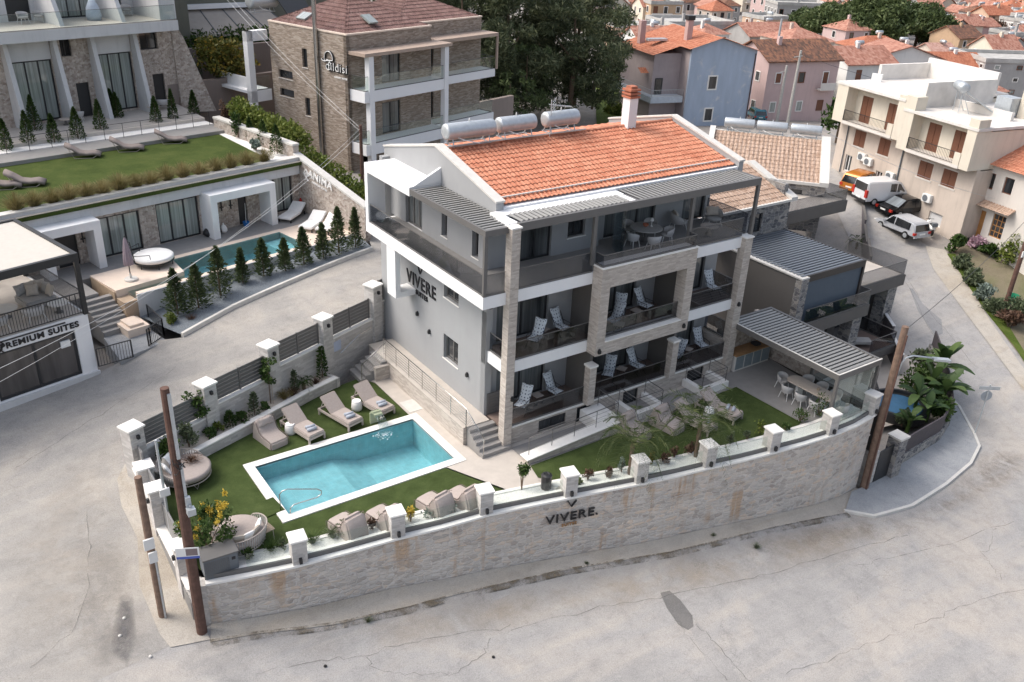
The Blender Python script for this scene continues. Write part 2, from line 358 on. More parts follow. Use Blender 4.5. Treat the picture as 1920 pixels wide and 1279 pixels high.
def grassmat(name, c0, c1, c2, sc=1.0):
    t = NT(name); v = t.uv(world=True)
    f = t.math('MULTIPLY_ADD', t.noise(v, 1.2*sc, 5, .7), .6, t.math('MULTIPLY', t.noise(t.uv((30,60,30),world=True,rot=(0,0,.4)), 1, 3, .7), .42))
    col = t.ramp(f, [(.3,c0),(.52,c1),(.74,c2)]); t.bump(t.noise(v, 60, 3, .8), .9, .03); return t.base(col, .9, 0, .1)
M = {}
M['asphalt'] = asphalt('asphalt', (.345,.335,.325), (.42,.385,.345), .6)
M['lane'] = asphalt('lane_gravel', (.33,.315,.295), (.42,.385,.34), .45, .2)
M['concrete'] = asphalt('concrete_apron', (.45,.415,.365), (.38,.33,.265), .6, .4)
M['pave'] = asphalt('sidewalk_concrete', (.34,.35,.36), (.40,.40,.395), .3, .1)
M['earth'] = asphalt('dry_earth', (.20,.17,.12), (.15,.15,.08), .5, 0)
M['town_ground'] = asphalt('town_ground', (.30,.28,.26), (.34,.30,.26), .4, 0)
M['lawn'] = grassmat('artificial_lawn', (.030,.044,.013), (.062,.088,.028), (.105,.135,.05))
M['lawn2'] = grassmat('hill_lawn', (.028,.042,.010), (.062,.088,.022), (.11,.12,.04), .5)
M['weeds'] = grassmat('wild_grass', (.035,.05,.010), (.08,.115,.022), (.16,.17,.06), .6)
M['grey'] = plaster('grey_render', (.355,.36,.365), .05, .05)
M['white'] = plaster('white_render', (.80,.80,.80), .03, .05)
M['white2'] = plaster('white_concrete', (.60,.60,.60), .07, .15)
M['charcoal'] = plaster('charcoal_render', (.085,.08,.075), .1, .1)
M['greige'] = plaster('dark_greige_render', (.15,.14,.13), .06, .08)
M['cream'] = plaster('cream_render', (.66,.60,.50), .06, .16)
M['pinkbeige'] = plaster('pink_beige_render', (.58,.50,.43), .08, .2)
M['offwhite'] = plaster('off_white_render', (.66,.62,.57), .05, .12)
M['clad'] = strip_stone('split_face_cladding', [(.38,.33,.285),(.50,.445,.395),(.58,.525,.47),(.66,.61,.55)], .26, .065, mcol=(.42,.38,.34))
M['clad_grey'] = M['clad']
M['ashlar'] = rubble('cream_rubble_wall', [(.42,.37,.335),(.55,.51,.47),(.63,.585,.54),(.66,.53,.42)], (3.0,6.6,1), (.69,.66,.63), .06, .9, (.47,.30,.17))
M['stonelight'] = strip_stone('pale_split_stone_wall', [(.42,.395,.37),(.53,.505,.475),(.61,.58,.55),(.68,.655,.62)], .34, .1, .006, (.52,.5,.48))
M['stonebrown'] = strip_stone('brown_ledge_stone', [(.19,.15,.12),(.34,.275,.22),(.45,.375,.31),(.56,.49,.42)], .28, .07, .005, (.16,.135,.11), 1)
M['stonedark'] = rubble('dark_grey_rubble', [(.10,.10,.11),(.19,.19,.20),(.27,.26,.25),(.38,.36,.33)], (3.0,5.5,1), (.42,.41,.39), .05, .6)
M['stonetan'] = rubble('tan_rubble', [(.32,.26,.225),(.44,.375,.33),(.53,.465,.415),(.63,.58,.535)], (6.5,7.5,1), (.45,.41,.36), .06, .7)
M['cap'] = plain('white_stone_cap', (.80,.78,.74), .7, 0, .05, 5)
M['capgrey'] = plain('grey_stone_cap', (.60,.58,.54), .7, 0, .08, 4)
M['orange'] = tilemat('orange_clay_tile', [(.36,.12,.065),(.50,.20,.12),(.62,.31,.20)], .2)
M['tan'] = tilemat('tan_clay_tile', [(.26,.17,.12),(.40,.28,.21),(.52,.40,.32)], .12)
M['browntile'] = tilemat('brown_clay_tile', [(.12,.065,.055),(.20,.115,.10),(.29,.19,.17)], .2)
M['oldtile'] = tilemat('weathered_clay_tile', [(.07,.05,.04),(.16,.085,.06),(.30,.14,.08)], .4)
M['dmetal'] = plain('dark_grey_metal', (.13,.125,.12), .45, .0, .05, 2, .5)
M['bmetal'] = plain('black_metal', (.022,.023,.025), .45, 0, .1, 2, .5)
M['smetal'] = plain('slate_metal', (.13,.145,.165), .4, .1, .06, 2, .5)
M['slat'] = plain('aluminium_louvre', (.27,.265,.25), .4, .1, .05, 2, .5)
M['steel'] = plain('brushed_steel', (.55,.54,.52), .25, 1.0, .1, 6, .5)
M['galv'] = plain('galvanised_steel', (.50,.53,.55), .42, .5, .1, 6, .5)
M['glass_s'] = glassmat('smoked_glass', (.63,.64,.66), .1)
M['glass_c'] = glassmat('clear_glass', (.92,.955,.94), .1)
M['glass_w'] = glassmat('window_glass_clear', (.86,.9,.91), .3)
M['pane'] = curtain_glass('pane_with_curtain', (.20,.215,.215), amount=.5)
M['pane_l'] = curtain_glass('pane_with_pale_curtain', (.38,.42,.395), amount=.9)
M['pane_d'] = curtain_glass('dark_pane', (.05,.055,.06), amount=.2)
M['pane_b'] = plain('blue_grey_screen_cloth', (.085,.11,.14), .6, 0, .06, 2)
M['unused_pane'] = curtain_glass('blue_grey_screen', (.10,.125,.15), (.075,.095,.12), .6, 4)
M['fabric'] = plain('taupe_fabric', (.40,.345,.315), .95, 0, .08, 14, .1)
M['fabric_d'] = plain('dark_taupe_piping', (.16,.13,.12), .95, 0, .1, 14, .1)
M['fabric_w'] = plain('white_fabric', (.82,.81,.79), .95, 0, .04, 9, .1)
M['fabric_g'] = plain('grey_fabric', (.36,.35,.335), .95, 0, .1, 12, .1)
M['fabric_dk'] = plain('dark_taupe_fabric', (.235,.20,.185), .95, 0, .1, 12, .1)
M['pillow'] = plain('beige_pillow_fabric', (.48,.43,.37), .95, 0, .1, 12, .1)
M['towel'] = plain('blue_grey_towel', (.42,.45,.50), .98, 0, .12, 20, .1)
M['rope'] = plain('grey_rope_weave', (.46,.45,.44), .9, 0, .1, 30, .1)
M['frame_t'] = plain('taupe_powdercoat', (.42,.37,.33), .5, 0, .04, 4)
M['teak'] = plain('weathered_teak', (.36,.29,.22), .8, 0, .15, 10)
M['woodtop'] = plain('pale_table_top', (.50,.43,.37), .6, 0, .06, 6)
M['wood'] = plain('brown_wood', (.33,.19,.09), .6, 0, .2, 6)
M['doorwood'] = plain('orange_brown_door_wood', (.40,.20,.075), .55, 0, .1, 4)
M['shutter'] = plain('brown_shutter', (.17,.075,.045), .6, 0, .12, 12)
M['pole'] = plain('creosoted_pole', (.115,.065,.05), .85, 0, .3, 5)
M['pole2'] = plain('brown_pole', (.20,.135,.10), .85, 0, .3, 5)
M['pole3'] = plain('grey_pole', (.42,.41,.38), .85, 0, .15, 5)
M['bark'] = plain('bark', (.14,.10,.07), .95, 0, .3, 12)
M['gravel'] = plain('white_gravel', (.74,.72,.69), .95, 0, .28, 34)
M['gravel_b'] = plain('bluegrey_gravel', (.16,.18,.20), .95, 0, .5, 20)
M['gravel_t'] = plain('beige_gravel', (.60,.53,.45), .95, 0, .3, 30)
M['tile_b'] = plain('beige_floor_tile', (.50,.455,.405), .6, 0, .08, 2.5)
M['tile_p'] = plain('travertine_coping', (.72,.60,.50), .6, 0, .07, 3)
M['deckwood'] = plain('brown_deck_tile', (.18,.135,.115), .6, 0, .1, 3)
M['deckgrey'] = plain('grey_deck_tile', (.27,.26,.25), .55, 0, .08, 3)
M['blackp'] = plain('black_plastic', (.02,.02,.022), .4, 0, .1, 4, .4)
M['greyp'] = plain('grey_plastic', (.15,.165,.18), .5, 0, .05, 4)
M['whitep'] = plain('white_plastic', (.75,.75,.73), .45, 0, .03, 4)
M['red'] = plain('red_paint', (.45,.03,.02), .4)
M['terracotta'] = plain('terracotta', (.40,.15,.09), .8)
M['letters'] = plain('black_letters', (.018,.018,.02), .4, 0, .05, 3, .4)
M['rubber'] = plain('rubber', (.018,.018,.018), .8)
M['mauve'] = plain('mauve_canvas', (.36,.29,.32), .95, 0, .08, 6)
M['dust_canvas'] = plain('cream_canvas', (.52,.49,.44), .9, 0, .05, 5)
def dotmat():
    t = NT('white_cushion_with_blue_dots'); v = t.uv((6.5,6.5,1)); d = t.vor(v, 1, 'F1', 'Distance', 0.0)
    col = t.ramp(d, [(.17,(.05,.07,.12)),(.23,(.62,.66,.69))]); M['dots'] = t.base(col, .9)
dotmat()
def watermat(name, tint, sc=3.2, st=.18, seed=0):
    t = NT(name); tr = t.new('BsdfTransparent'); tr.inputs[0].default_value = (*tint,1)
    gl = t.new('BsdfGlossy'); gl.inputs['Roughness'].default_value = .03
    v = t.uv(world=True); h = t.math('ADD', t.noise(v, sc, 3, .6, 1.2), t.math('MULTIPLY', t.noise(v, sc*3.1, 2, .5, .8), .4))
    bp = t.new('Bump'); bp.inputs['Strength'].default_value = st; bp.inputs['Distance'].default_value = .12; t.lk(h, bp.inputs['Height']); t.lk(bp.outputs[0], gl.inputs['Normal'])
    fr = t.new('Fresnel'); fr.inputs[0].default_value = 1.33; t.lk(bp.outputs[0], fr.inputs['Normal']); mx = t.new('MixShader'); t.lk(fr.outputs[0], mx.inputs[0])
    t.lk(tr.outputs[0], mx.inputs[1]); t.lk(gl.outputs[0], mx.inputs[2]); t.lk(mx.outputs[0], t.out.inputs[0]); return t.m
M['water'] = watermat('pool_water', (.74,.95,.975), 2.4, .55)
def pooltile(name, c):
    t = NT(name); v = t.uv(world=True)
    nz = t.new('TexNoise'); nz.inputs['Scale'].default_value = 2.2; nz.inputs['Detail'].default_value = 3; t.lk(v, nz.inputs['Vector'])
    ad = t.new('VectorMath', operation='ADD'); sc = t.new('VectorMath', operation='SCALE'); sc.inputs['Scale'].default_value = .6; t.lk(nz.outputs['Color'], sc.inputs[0]); t.lk(v, ad.inputs[0]); t.lk(sc.outputs[0], ad.inputs[1])
    n = t.noise(v, 3, 4, .6); br = t.new('TexBrick'); br.offset = 0; br.inputs['Scale'].default_value = 1; br.inputs['Brick Width'].default_value = .3; br.inputs['Row Height'].default_value = .3; br.inputs['Mortar Size'].default_value = .008
    t.lk(t.uv(), br.inputs['Vector']); col = t.ramp(n, [(.3,mul(c,.9)),(.7,mul(c,1.12))]); col = t.mix(t.math('MULTIPLY', br.outputs['Fac'], .25), col, (.8,.85,.85)); return t.base(col, .5)
M['pooltile'] = pooltile('pool_tile', (.42,.66,.70))
# foliage
M['l_conifer'] = leafmat('conifer_foliage', (.034,.054,.024), (.078,.110,.046), (.14,.17,.075))
M['l_cypress'] = leafmat('cypress_foliage', (.02,.042,.012), (.052,.09,.022), (.10,.145,.04))
M['l_pine'] = leafmat('pine_needles', (.040,.055,.027), (.095,.115,.058), (.18,.19,.10))
M['l_pine2'] = leafmat('stone_pine_needles', (.040,.060,.022), (.085,.12,.045), (.15,.185,.075))
M['l_green'] = leafmat('green_leaves', (.02,.045,.010), (.055,.10,.022), (.12,.17,.05))
M['l_bright'] = leafmat('yellow_green_leaves', (.06,.09,.015), (.13,.17,.03), (.24,.26,.07))
M['l_olive'] = leafmat('grey_green_leaves', (.05,.07,.035), (.11,.14,.075), (.19,.22,.13))
M['l_sage'] = leafmat('silver_green_leaves', (.10,.13,.10), (.20,.25,.21), (.32,.37,.33))
M['l_straw'] = leafmat('ornamental_grass_blades', (.11,.10,.035), (.25,.205,.085), (.40,.33,.17))
M['l_yellow'] = leafmat('yellow_blossom', (.40,.28,.03), (.62,.45,.06), (.72,.58,.16))
M['l_autumn'] = leafmat('autumn_leaves', (.05,.065,.015), (.12,.125,.028), (.28,.19,.035))
M['l_palm'] = leafmat('palm_fronds', (.035,.058,.02), (.09,.125,.045), (.19,.20,.09))
M['l_banana'] = leafmat('banana_leaves', (.022,.048,.014), (.055,.10,.03), (.11,.165,.05), .3, .4)
M['l_brown'] = leafmat('reddish_brown_leaves', (.06,.035,.025), (.13,.075,.05), (.2,.13,.09))
M['l_pink'] = leafmat('pink_flowers', (.35,.20,.27), (.5,.34,.40), (.6,.5,.52))
# ---------------------------------------------------------------- foliage
def leaf_object(name, P, T, B, mat, parent=None, bend=None):
    """N diamond leaves: centre P, half-length vector T, half-width vector B"""
    n = len(P); V = np.empty((n,4,3)); V[:,0] = P-T; V[:,1] = P+B; V[:,2] = P+T; V[:,3] = P-B
    if bend is not None: V[:,2] += bend
    me = bpy.data.meshes.new(name); me.vertices.add(4*n); me.loops.add(4*n); me.polygons.add(n)
    me.vertices.foreach_set('co', V.ravel()); me.loops.foreach_set('vertex_index', np.arange(4*n, dtype=np.int32))
    me.polygons.foreach_set('loop_start', np.arange(0,4*n,4,dtype=np.int32)); me.polygons.foreach_set('loop_total', np.full(n,4,np.int32))
    me.materials.append(mat); me.update(); me.validate()
    o = bpy.data.objects.new(name, me); COL.objects.link(o)
    if parent is not None: o.parent = parent
    return o
def rnd(n, s=0):
    v = np.random.normal(size=(n,3)); return v/np.linalg.norm(v, axis=1)[:,None]
def ortho(T, R):
    B = np.cross(T, R); return B/np.maximum(np.linalg.norm(B, axis=1), 1e-6)[:,None]
def clumps_leaves(cl, per, size, asp=.5, jit=.5, up=.3, shell=.55):
    """cl: list of (centre, (rx,ry,rz)); returns P,T,B arrays"""
    Ps, Ts, Bs = [], [], []
    for c, r in cl:
        n = max(3, int(per*(r[0]*r[1]*r[2])**(2/3))) if per > 0 else -per
        d = rnd(n); k = shell+(1-shell)*np.random.rand(n)**.6
        k *= 1+np.random.normal(size=n)*.10
        P = np.array(c)+d*np.array(r)*k[:,None]
        T = d*.5+rnd(n)*jit; T[:,2] += up; T /= np.linalg.norm(T, axis=1)[:,None]
        s = size*(.6+.8*np.random.rand(n)); B = ortho(T, rnd(n))*(s*asp)[:,None]; Ps.append(P); Ts.append(T*s[:,None]); Bs.append(B)
    return np.concatenate(Ps), np.concatenate(Ts), np.concatenate(Bs)
def bush_parts(root, mat, rx, rz, n=500, leaf=.06, asp=.5, ncl=9, z0=0.0, stem=True, up=.3, stem_mat=None):
    cl = []
    for i in range(ncl):
        a = random.random()*6.28; q = random.random()**.5; z = random.random()
        cl.append(((math.cos(a)*q*rx*.62*(1-.5*z), math.sin(a)*q*rx*.62*(1-.5*z), z0+rz*(.25+.6*z)), (rx*random.uniform(.32,.5),)*2+(rz*random.uniform(.2,.32),)))
    P, T, B = clumps_leaves(cl, -max(6, n//ncl), leaf, asp, .7, up, .35); leaf_object('foliage', P, T, B, mat, root)
    if stem:
        m = MB()
        for i in range(3):
            a = i*2.1; m.tube([(0,0,0),(math.cos(a)*rx*.2, math.sin(a)*rx*.2, z0+rz*.4),(math.cos(a)*rx*.35, math.sin(a)*rx*.35, z0+rz*.8)], [.02+.02*rx,.012+.01*rx,.005], 5)
        m.build('stem', stem_mat or M['bark'], root)
def cone_parts(root, mat, r, h, n=1400, leaf=.07, asp=.35, z0=.15, ragged=.25, droop=0.2, layers=0, taper=.9):
    t = np.random.rand(n)**.8; z = z0+t*(h-z0); prof = r*(1-t)**taper*np.minimum(1, (t+.06)*7)**.5
    if layers: prof *= .72+.38*(.5+.5*np.sin(t*layers*2*math.pi))
    a = np.random.rand(n)*6.283; lobes = 1+ragged*np.sin(a*3+z*3.1+random.random()*6)*.5+ragged*np.sin(a*7-z*6)*.35
    k = np.random.rand(n)**.35; rr = prof*k*lobes+.01
    P = np.stack([np.cos(a)*rr, np.sin(a)*rr, z+np.random.normal(size=n)*.02], 1)
    T = np.stack([np.cos(a), np.sin(a), np.full(n, .55-droop*2)], 1)+rnd(n)*.45; T /= np.linalg.norm(T,axis=1)[:,None]
    s = leaf*(.6+.8*np.random.rand(n)); B = ortho(T, rnd(n))*(s*asp)[:,None]; leaf_object('foliage', P, T*s[:,None], B, mat, root)
    m = MB(); m.tube([(0,0,0),(0,0,h*.5),(0,0,h*.92)], [max(.025,r*.07),max(.018,r*.05),.006], 6); m.build('trunk', M['bark'], root)
def tuft_parts(root, mat, r, h, n=260, wd=.012, arch=.6):
    a = np.random.rand(n)*6.283; q = np.random.rand(n)**.6; Ps, Ts, Bs = [], [], []
    dirx = np.stack([np.cos(a), np.sin(a), np.zeros(n)], 1)
    L = h*(.6+.5*np.random.rand(n)); prev = dirx*(q*r*.18)[:,None]; segs = 3
    for k in range(segs):
        f0, f1 = k/segs, (k+1)/segs
        def pt(f): 
            o = dirx*(q*r*.18+ (r*q*(f**1.7))*1.0)[:,None]; o[:,2] = L*(f*(1-arch*.45*f*q)); return o
        A, Bp = pt(f0), pt(f1); T = (Bp-A)/2; s = np.cross(T, dirx+rnd(n)*.6); s /= np.maximum(np.linalg.norm(s,axis=1),1e-6)[:,None]
        Ps.append((A+Bp)/2); Ts.append(T*1.08); Bs.append(s*(wd*(1.15-f1*.8)))
    leaf_object('blades', np.concatenate(Ps), np.concatenate(Ts), np.concatenate(Bs), mat, root)
def frond(m_P, m_T, m_B, base, az, L, rise, droop, nl=26, leaf=.28, wd=.012, vee=.5):
    prev = None; d = np.array([math.cos(az), math.sin(az), 0]); side = np.array([-math.sin(az), math.cos(az), 0]); pts = []
    for i in range(nl+1):
        f = i/nl; x = L*f*(1-.12*f); z = rise*math.sin(min(1,f*1.15)*math.pi*.55)-droop*f**2.4; pts.append(np.array(base)+d*x+np.array([0,0,z]))
    for i in range(1, nl+1):
        f = i/nl; t = pts[i]-pts[i-1]; t /= np.linalg.norm(t); m_P.append((pts[i]+pts[i-1])/2); m_T.append(t*np.linalg.norm(pts[i]-pts[i-1])*.55); m_B.append(side*.012*(1.2-f))
        if f < .15: continue
        l = leaf*math.sin(math.pi*min(.97, f*.85+.12))**.7
        for sg in (1,-1):
            v = side*sg*.8+t*.55+np.array([0,0,vee*.35-.3*f])+np.random.normal(size=3)*.1; v /= np.linalg.norm(v); m_P.append(pts[i]+v*l*.5); m_T.append(v*l*.5); b = np.cross(v, t); m_B.append(b/np.linalg.norm(b)*wd)
def palm_parts(root, trunk_h=1.1, nf=22, L=1.5, mat=None):
    P, T, B = [], [], []
    for i in range(nf):
        az = i*2.399+random.uniform(-.2,.2); k = (i+.5)/nf
        frond(P, T, B, (0,0,trunk_h), az, L*random.uniform(.75,1.05), L*(.75-.75*k), L*(.25+.75*k), 24, .30*L/1.4)
    leaf_object('frond', np.array(P), np.array(T), np.array(B), mat or M['l_palm'], root)
    m = MB(); n = 8
    m.tube([(0,0,0)]+[(0,0,trunk_h*i/n) for i in range(1,n+1)], [.10 if i%2 else .075 for i in range(n+1)], 8); m.build('trunk', M['bark'], root)
def big_tree(root, mat, cl, leaf=.3, per=140, asp=.4, trunk=None, up=.25, shell=.5, jit=.8, bark=None):
    P, T, B = clumps_leaves(cl, per, leaf, asp, jit, up, shell); leaf_object('crown', P, T, B, mat, root)
    m = MB()
    for pts, rr in (trunk or []): m.tube(pts, rr, 7)
    m.build('trunk', bark or M['bark'], root)
def pine_clumps(H, R, n, z0=.15, flat=.55, top=.25):
    out = []
    for i in range(n):
        t = random.random(); z = H*(z0+(1-z0)*t); rr = R*(top+(1-top)*math.sin(math.pi*min(1,(1-t)*.62+.12)))
        a = random.random()*6.28; q = random.random()**.45*rr; s = R*random.uniform(.16,.30)
        out.append(((math.cos(a)*q, math.sin(a)*q, z), (s,s,s*flat)))
    return out
# ---------------------------------------------------------------- terrain
CP = np.array([(-15,-2,-5.05),(-8.5,-4,-5.7),(-5,-4.5,-6.1),(1.3,-5.6,-6.4),(7.5,-7,-6.75),(11,-7.4,-7.1),(14,-7.6,-7.45),(19,-7.2,-7.75),(24,-7,-8),
 (-15,-15,-5.6),(-5,-15,-6.4),(10,-18,-7.4),(25,-18,-8.3),(40,-15,-8.6),(60,-15,-9),(-30,-20,-4.9),(0,-30,-7),
 (30,-3,-7.6),(35,1.5,-7),(39,6,-6.3),(43,10.5,-5.4),(45,12,-4.7),(44,14.5,-4.1),(44.5,17,-3.7),(47,22,-3.4),(56,36,-4.5),(60,10,-5),(50,2,-6.2),(46,8,-5.1),
 (-15.3,2,-4.3),(-15.3,5.8,-3.45),(-12,7.5,-3.05),(-8.5,9,-2.7),(-5,10.5,-2.4),(-2,12.2,-2.0),(1.4,18.7,-1.6),(5,25,-1.3),(-14.7,13.8,-3.1),(-19,12.5,-3.25),(-20,6,-4),(-19,0,-4.6),(-27,-5,-4.5),(-25,8,-3.7),
 (8,32,-1.2),(0,42,0),(16,30,-2),(22,42,-3),(30,32,-4.5),(58,51,-7),(42,62,-5.5),(5,72,4.5),(-10,72,5),(-30,60,5),(90,60,-9.5),(120,40,-10.5),(150,120,-10.5),(250,130,-11),(300,200,-12),
 (200,20,-11.5),(400,300,-12),(200,300,-9),(100,200,-7),(50,150,-2),(24,16,-5),(20,3,-6.6),(-16,26,-1.8),(-4,26,-1.7),(500,100,-13),(600,500,-12),(0,250,4),(-60,150,6)], float)
def _tps(): 
    X = CP[:,:2]/50; n = len(X); r = np.linalg.norm(X[:,None]-X[None], axis=2); K = np.where(r>0, r*r*np.log(r+1e-12), 0)+np.eye(n)*1e-4
    A = np.block([[K, np.c_[np.ones(n), X]], [np.c_[np.ones(n), X].T, np.zeros((3,3))]]); return np.linalg.solve(A, np.r_[CP[:,2], 0,0,0])
TW = _tps()
def hts(P):
    Q = np.asarray(P, float)[:,:2]/50; X = CP[:,:2]/50; r = np.linalg.norm(Q[:,None]-X[None], axis=2); U = np.where(r>0, r*r*np.log(r+1e-12), 0)
    return U @ TW[:-3] + TW[-3] + Q @ TW[-2:]
def H(x, y): return float(hts(np.array([[x,y]]))[0])
def ong(px, py, dz=0.0):                           # pixel -> point on the terrain
    z = -5.0
    d = ray(px, py); lo, hi = 5.0, 900.0; t = lo; prev = None
    ts = np.concatenate([np.arange(20,160,.5), np.arange(160,700,3)]); Pn = CC+d[None]*ts[:,None]/np.linalg.norm(d)
    hh = hts(Pn)+dz; i = int(np.argmax(Pn[:,2] < hh))
    a, b = ts[max(0,i-1)], ts[i]
    for _ in range(24):
        m = (a+b)/2; p = CC+d*m/np.linalg.norm(d)
        if p[2] > H(p[0],p[1])+dz: a = m
        else: b = m
    return CC+d*a/np.linalg.norm(d)
def inpoly(pts, poly):
    x, y = pts[:,0], pts[:,1]; c = np.zeros(len(pts), bool); n = len(poly)
    for i in range(n):
        (x1,y1),(x2,y2) = poly[i], poly[(i+1)%n]
        c ^= ((y1>y) != (y2>y)) & (x < (x2-x1)*(y-y1)/(y2-y1+1e-12)+x1)
    return c
def fade_attr(o, outline, dist=1.2):
    P = np.array([v.co[:2] for v in o.data.vertices]); O = np.array(outline, float); d = np.full(len(P), 1e9)
    for i in range(len(O)):
        a, b = O[i], O[(i+1)%len(O)]; ab = b-a; t = np.clip(((P-a)@ab)/max(ab@ab,1e-9),0,1); d = np.minimum(d, np.linalg.norm(P-a-t[:,None]*ab,axis=1))
    at = o.data.attributes.new('fade','FLOAT','POINT'); at.data.foreach_set('value', np.clip(d/dist,0,1).astype(np.float32))
def drape(name, outline, mat, dz, step=1.0, kind='structure', hfun=None, parent=None):
    o = np.array(outline, float); (x0,y0),(x1,y1) = o.min(0), o.max(0); nb = len(o)
    gx, gy = np.meshgrid(np.arange(x0+step/2,x1,step), np.arange(y0+step/2,y1,step)); G = np.stack([gx.ravel(), gy.ravel()], 1); G = G[inpoly(G, outline)]
    E_ = []; dens = []
    for i in range(nb):
        a, b = o[i], o[(i+1)%nb]; k = max(1, int(np.linalg.norm(b-a)/step)); dens += [a+(b-a)*j/k for j in range(k)]
    pts = [Vector(p) for p in dens]+[Vector(p) for p in G]; nb = len(dens)
    v, e, f, *_ = delaunay_2d_cdt(pts, [(i,(i+1)%nb) for i in range(nb)], [list(range(nb))], 1, 1e-5)
    v = np.array([tuple(q) for q in v]); z = (hfun(v) if hfun else hts(v))+dz
    m = MB(); m.add([(a,b,c) for (a,b),c in zip(v, z)], [tuple(q) for q in f]); ob = m.build(name, mat, parent, smooth=True)
    return tag(ob, kind=kind) if kind else ob
# footprints
WALLP = [tuple(onz(px,py,-3.3)[:2]) for px,py in ((385,1095),(470,1079),(560,1060),(650,1036),(743,1010),(830,989),(911,966),(990,949),(1068,933),(1138,919),(1206,906),(1270,892),(1331,877),(1394,863),(1452,848),(1510,832),(1564,815),(1606,798),(1640,778))]
BND = [(-15.05,5.55),(-11.95,6.85),(-8.65,8.05),(-5.95,9.15),(-2.75,10.35),(-0.6,11.2)]   # lane-side boundary line
YARD = WALLP+[(14.6,-3.5),(14.7,1.5),(13.5,9),(11.5,14),(4,14.5),(-0.6,11.2)]+BND[::-1]+[(-15.15,5.4)]
ROADP = [(-70,-60),(90,-60),(110,-20),(62,-14),(50,-3.0),(45.4,2.2)]
def ground():
    xs = np.unique(np.concatenate([np.arange(-80,-30,5), np.arange(-30,62,1.0), np.arange(62,140,6), np.arange(140,700,25)]))
    ys = np.unique(np.concatenate([np.arange(-70,-30,5), np.arange(-30,50,1.0), np.arange(50,110,5), np.arange(110,760,25)]))
    gx, gy = np.meshgrid(xs, ys); P = np.stack([gx.ravel(), gy.ravel()], 1); z = hts(P)-.06
    yd = inpoly(P, [(x*1.0, y) for x,y in YARD]); z[yd] = np.minimum(z[yd], -5.4)
    nb = inpoly(P, [(14,-7.5),(24,-6.5),(28,0),(33,8),(33,16),(15,16),(14,6)]); z[nb] = np.minimum(z[nb], -7.6)
    ht_ = inpoly(P, [(-20,14.5),(-13.5,13.8),(-7.9,15.6),(1.6,19.0),(3,27),(-20,26)]); z[ht_] = np.minimum(z[ht_], -3.6)
    nx, ny = len(xs), len(ys); m = MB()
    m.add([(a,b,c) for (a,b),c in zip(P,z)], [(j*nx+i, j*nx+i+1, (j+1)*nx+i+1, (j+1)*nx+i) for j in range(ny-1) for i in range(nx-1)])
    tag(m.build('ground', M['town_ground'], smooth=True), kind='structure')
ground()
# roads: front road with the right-hand street, the lane on the left, concrete strips
lane_edge = [tuple(onz(px,py,z)[:2]) for px,py,z in ((0,770,-3.2),(185,700,-3.1),(300,645,-2.9),(345,640,-2.8),(440,590,-2.5),(560,536,-2.1),(700,470,-1.6))]
rs = [ong(px,py) for px,py in ((1640,1000),(1775,955),(1840,880),(1815,800))]
side_in = [ong(px,py) for px,py in ((1600,935),(1760,800),(1700,640),(1680,560),(1610,420))]
right_r = [ong(px,py) for px,py in ((1920,660),(1870,590),(1770,480),(1730,455))]
g2 = lambda q: (float(q[0]), float(q[1]))
front = [(x,y-.02) for x,y in WALLP]
road = [(-70,-60),(120,-60),(120,-20)]+[(70,-12)]+[g2(p) for p in right_r]+[g2(ong(1690,425)), g2(ong(1625,375)), g2(ong(1590,355)), (60,36),(54,34)]+[(38,12),(30.5,3.5),(27,-1.0),(24.6,-4.5),(20,-7.2),(14.2,-7.2)]+front[::-1]+[(-15.3,-2.0),(-40,-6),(-70,-12)]
drape('road', road, M['asphalt'], 0.0, 1.2)
lane = [(-15.3,-2.0),(-15.42,5.75)]+[(x-.12,y+.28) for x,y in BND[1:]]+[(3.5,19.2),(9,28),(4,27)]+lane_edge[::-1]+[(-40,10),(-70,10),(-70,-12),(-40,-6)]
drape('lane', lane, M['lane'], 0.004, 1.0)
# rough concrete apron along the foot of the retaining wall
ap_in = front; ap_out = []
for px,py in ((395,1205),(480,1190),(570,1180),(640,1170),(760,1140),(860,1115),(960,1092),(1060,1070),(1160,1053),(1260,1036),(1350,1015),(1440,992),(1520,975),(1590,962),(1640,955)): ap_out.append(g2(ong(px,py)))
drape('pavement_apron', [(x,y) for x,y in ap_in]+[g2(ong(1625,925))]+ap_out[::-1], M['concrete'], 0.03, .6)
drape('lane_apron', [g2(ong(px,py)) for px,py in ((235,870),(247,888),(300,985),(350,1110),(378,1168),(395,1200),(320,1215),(300,1190),(262,1100),(258,1010),(228,950),(220,900))], M['concrete'], 0.03, .5)
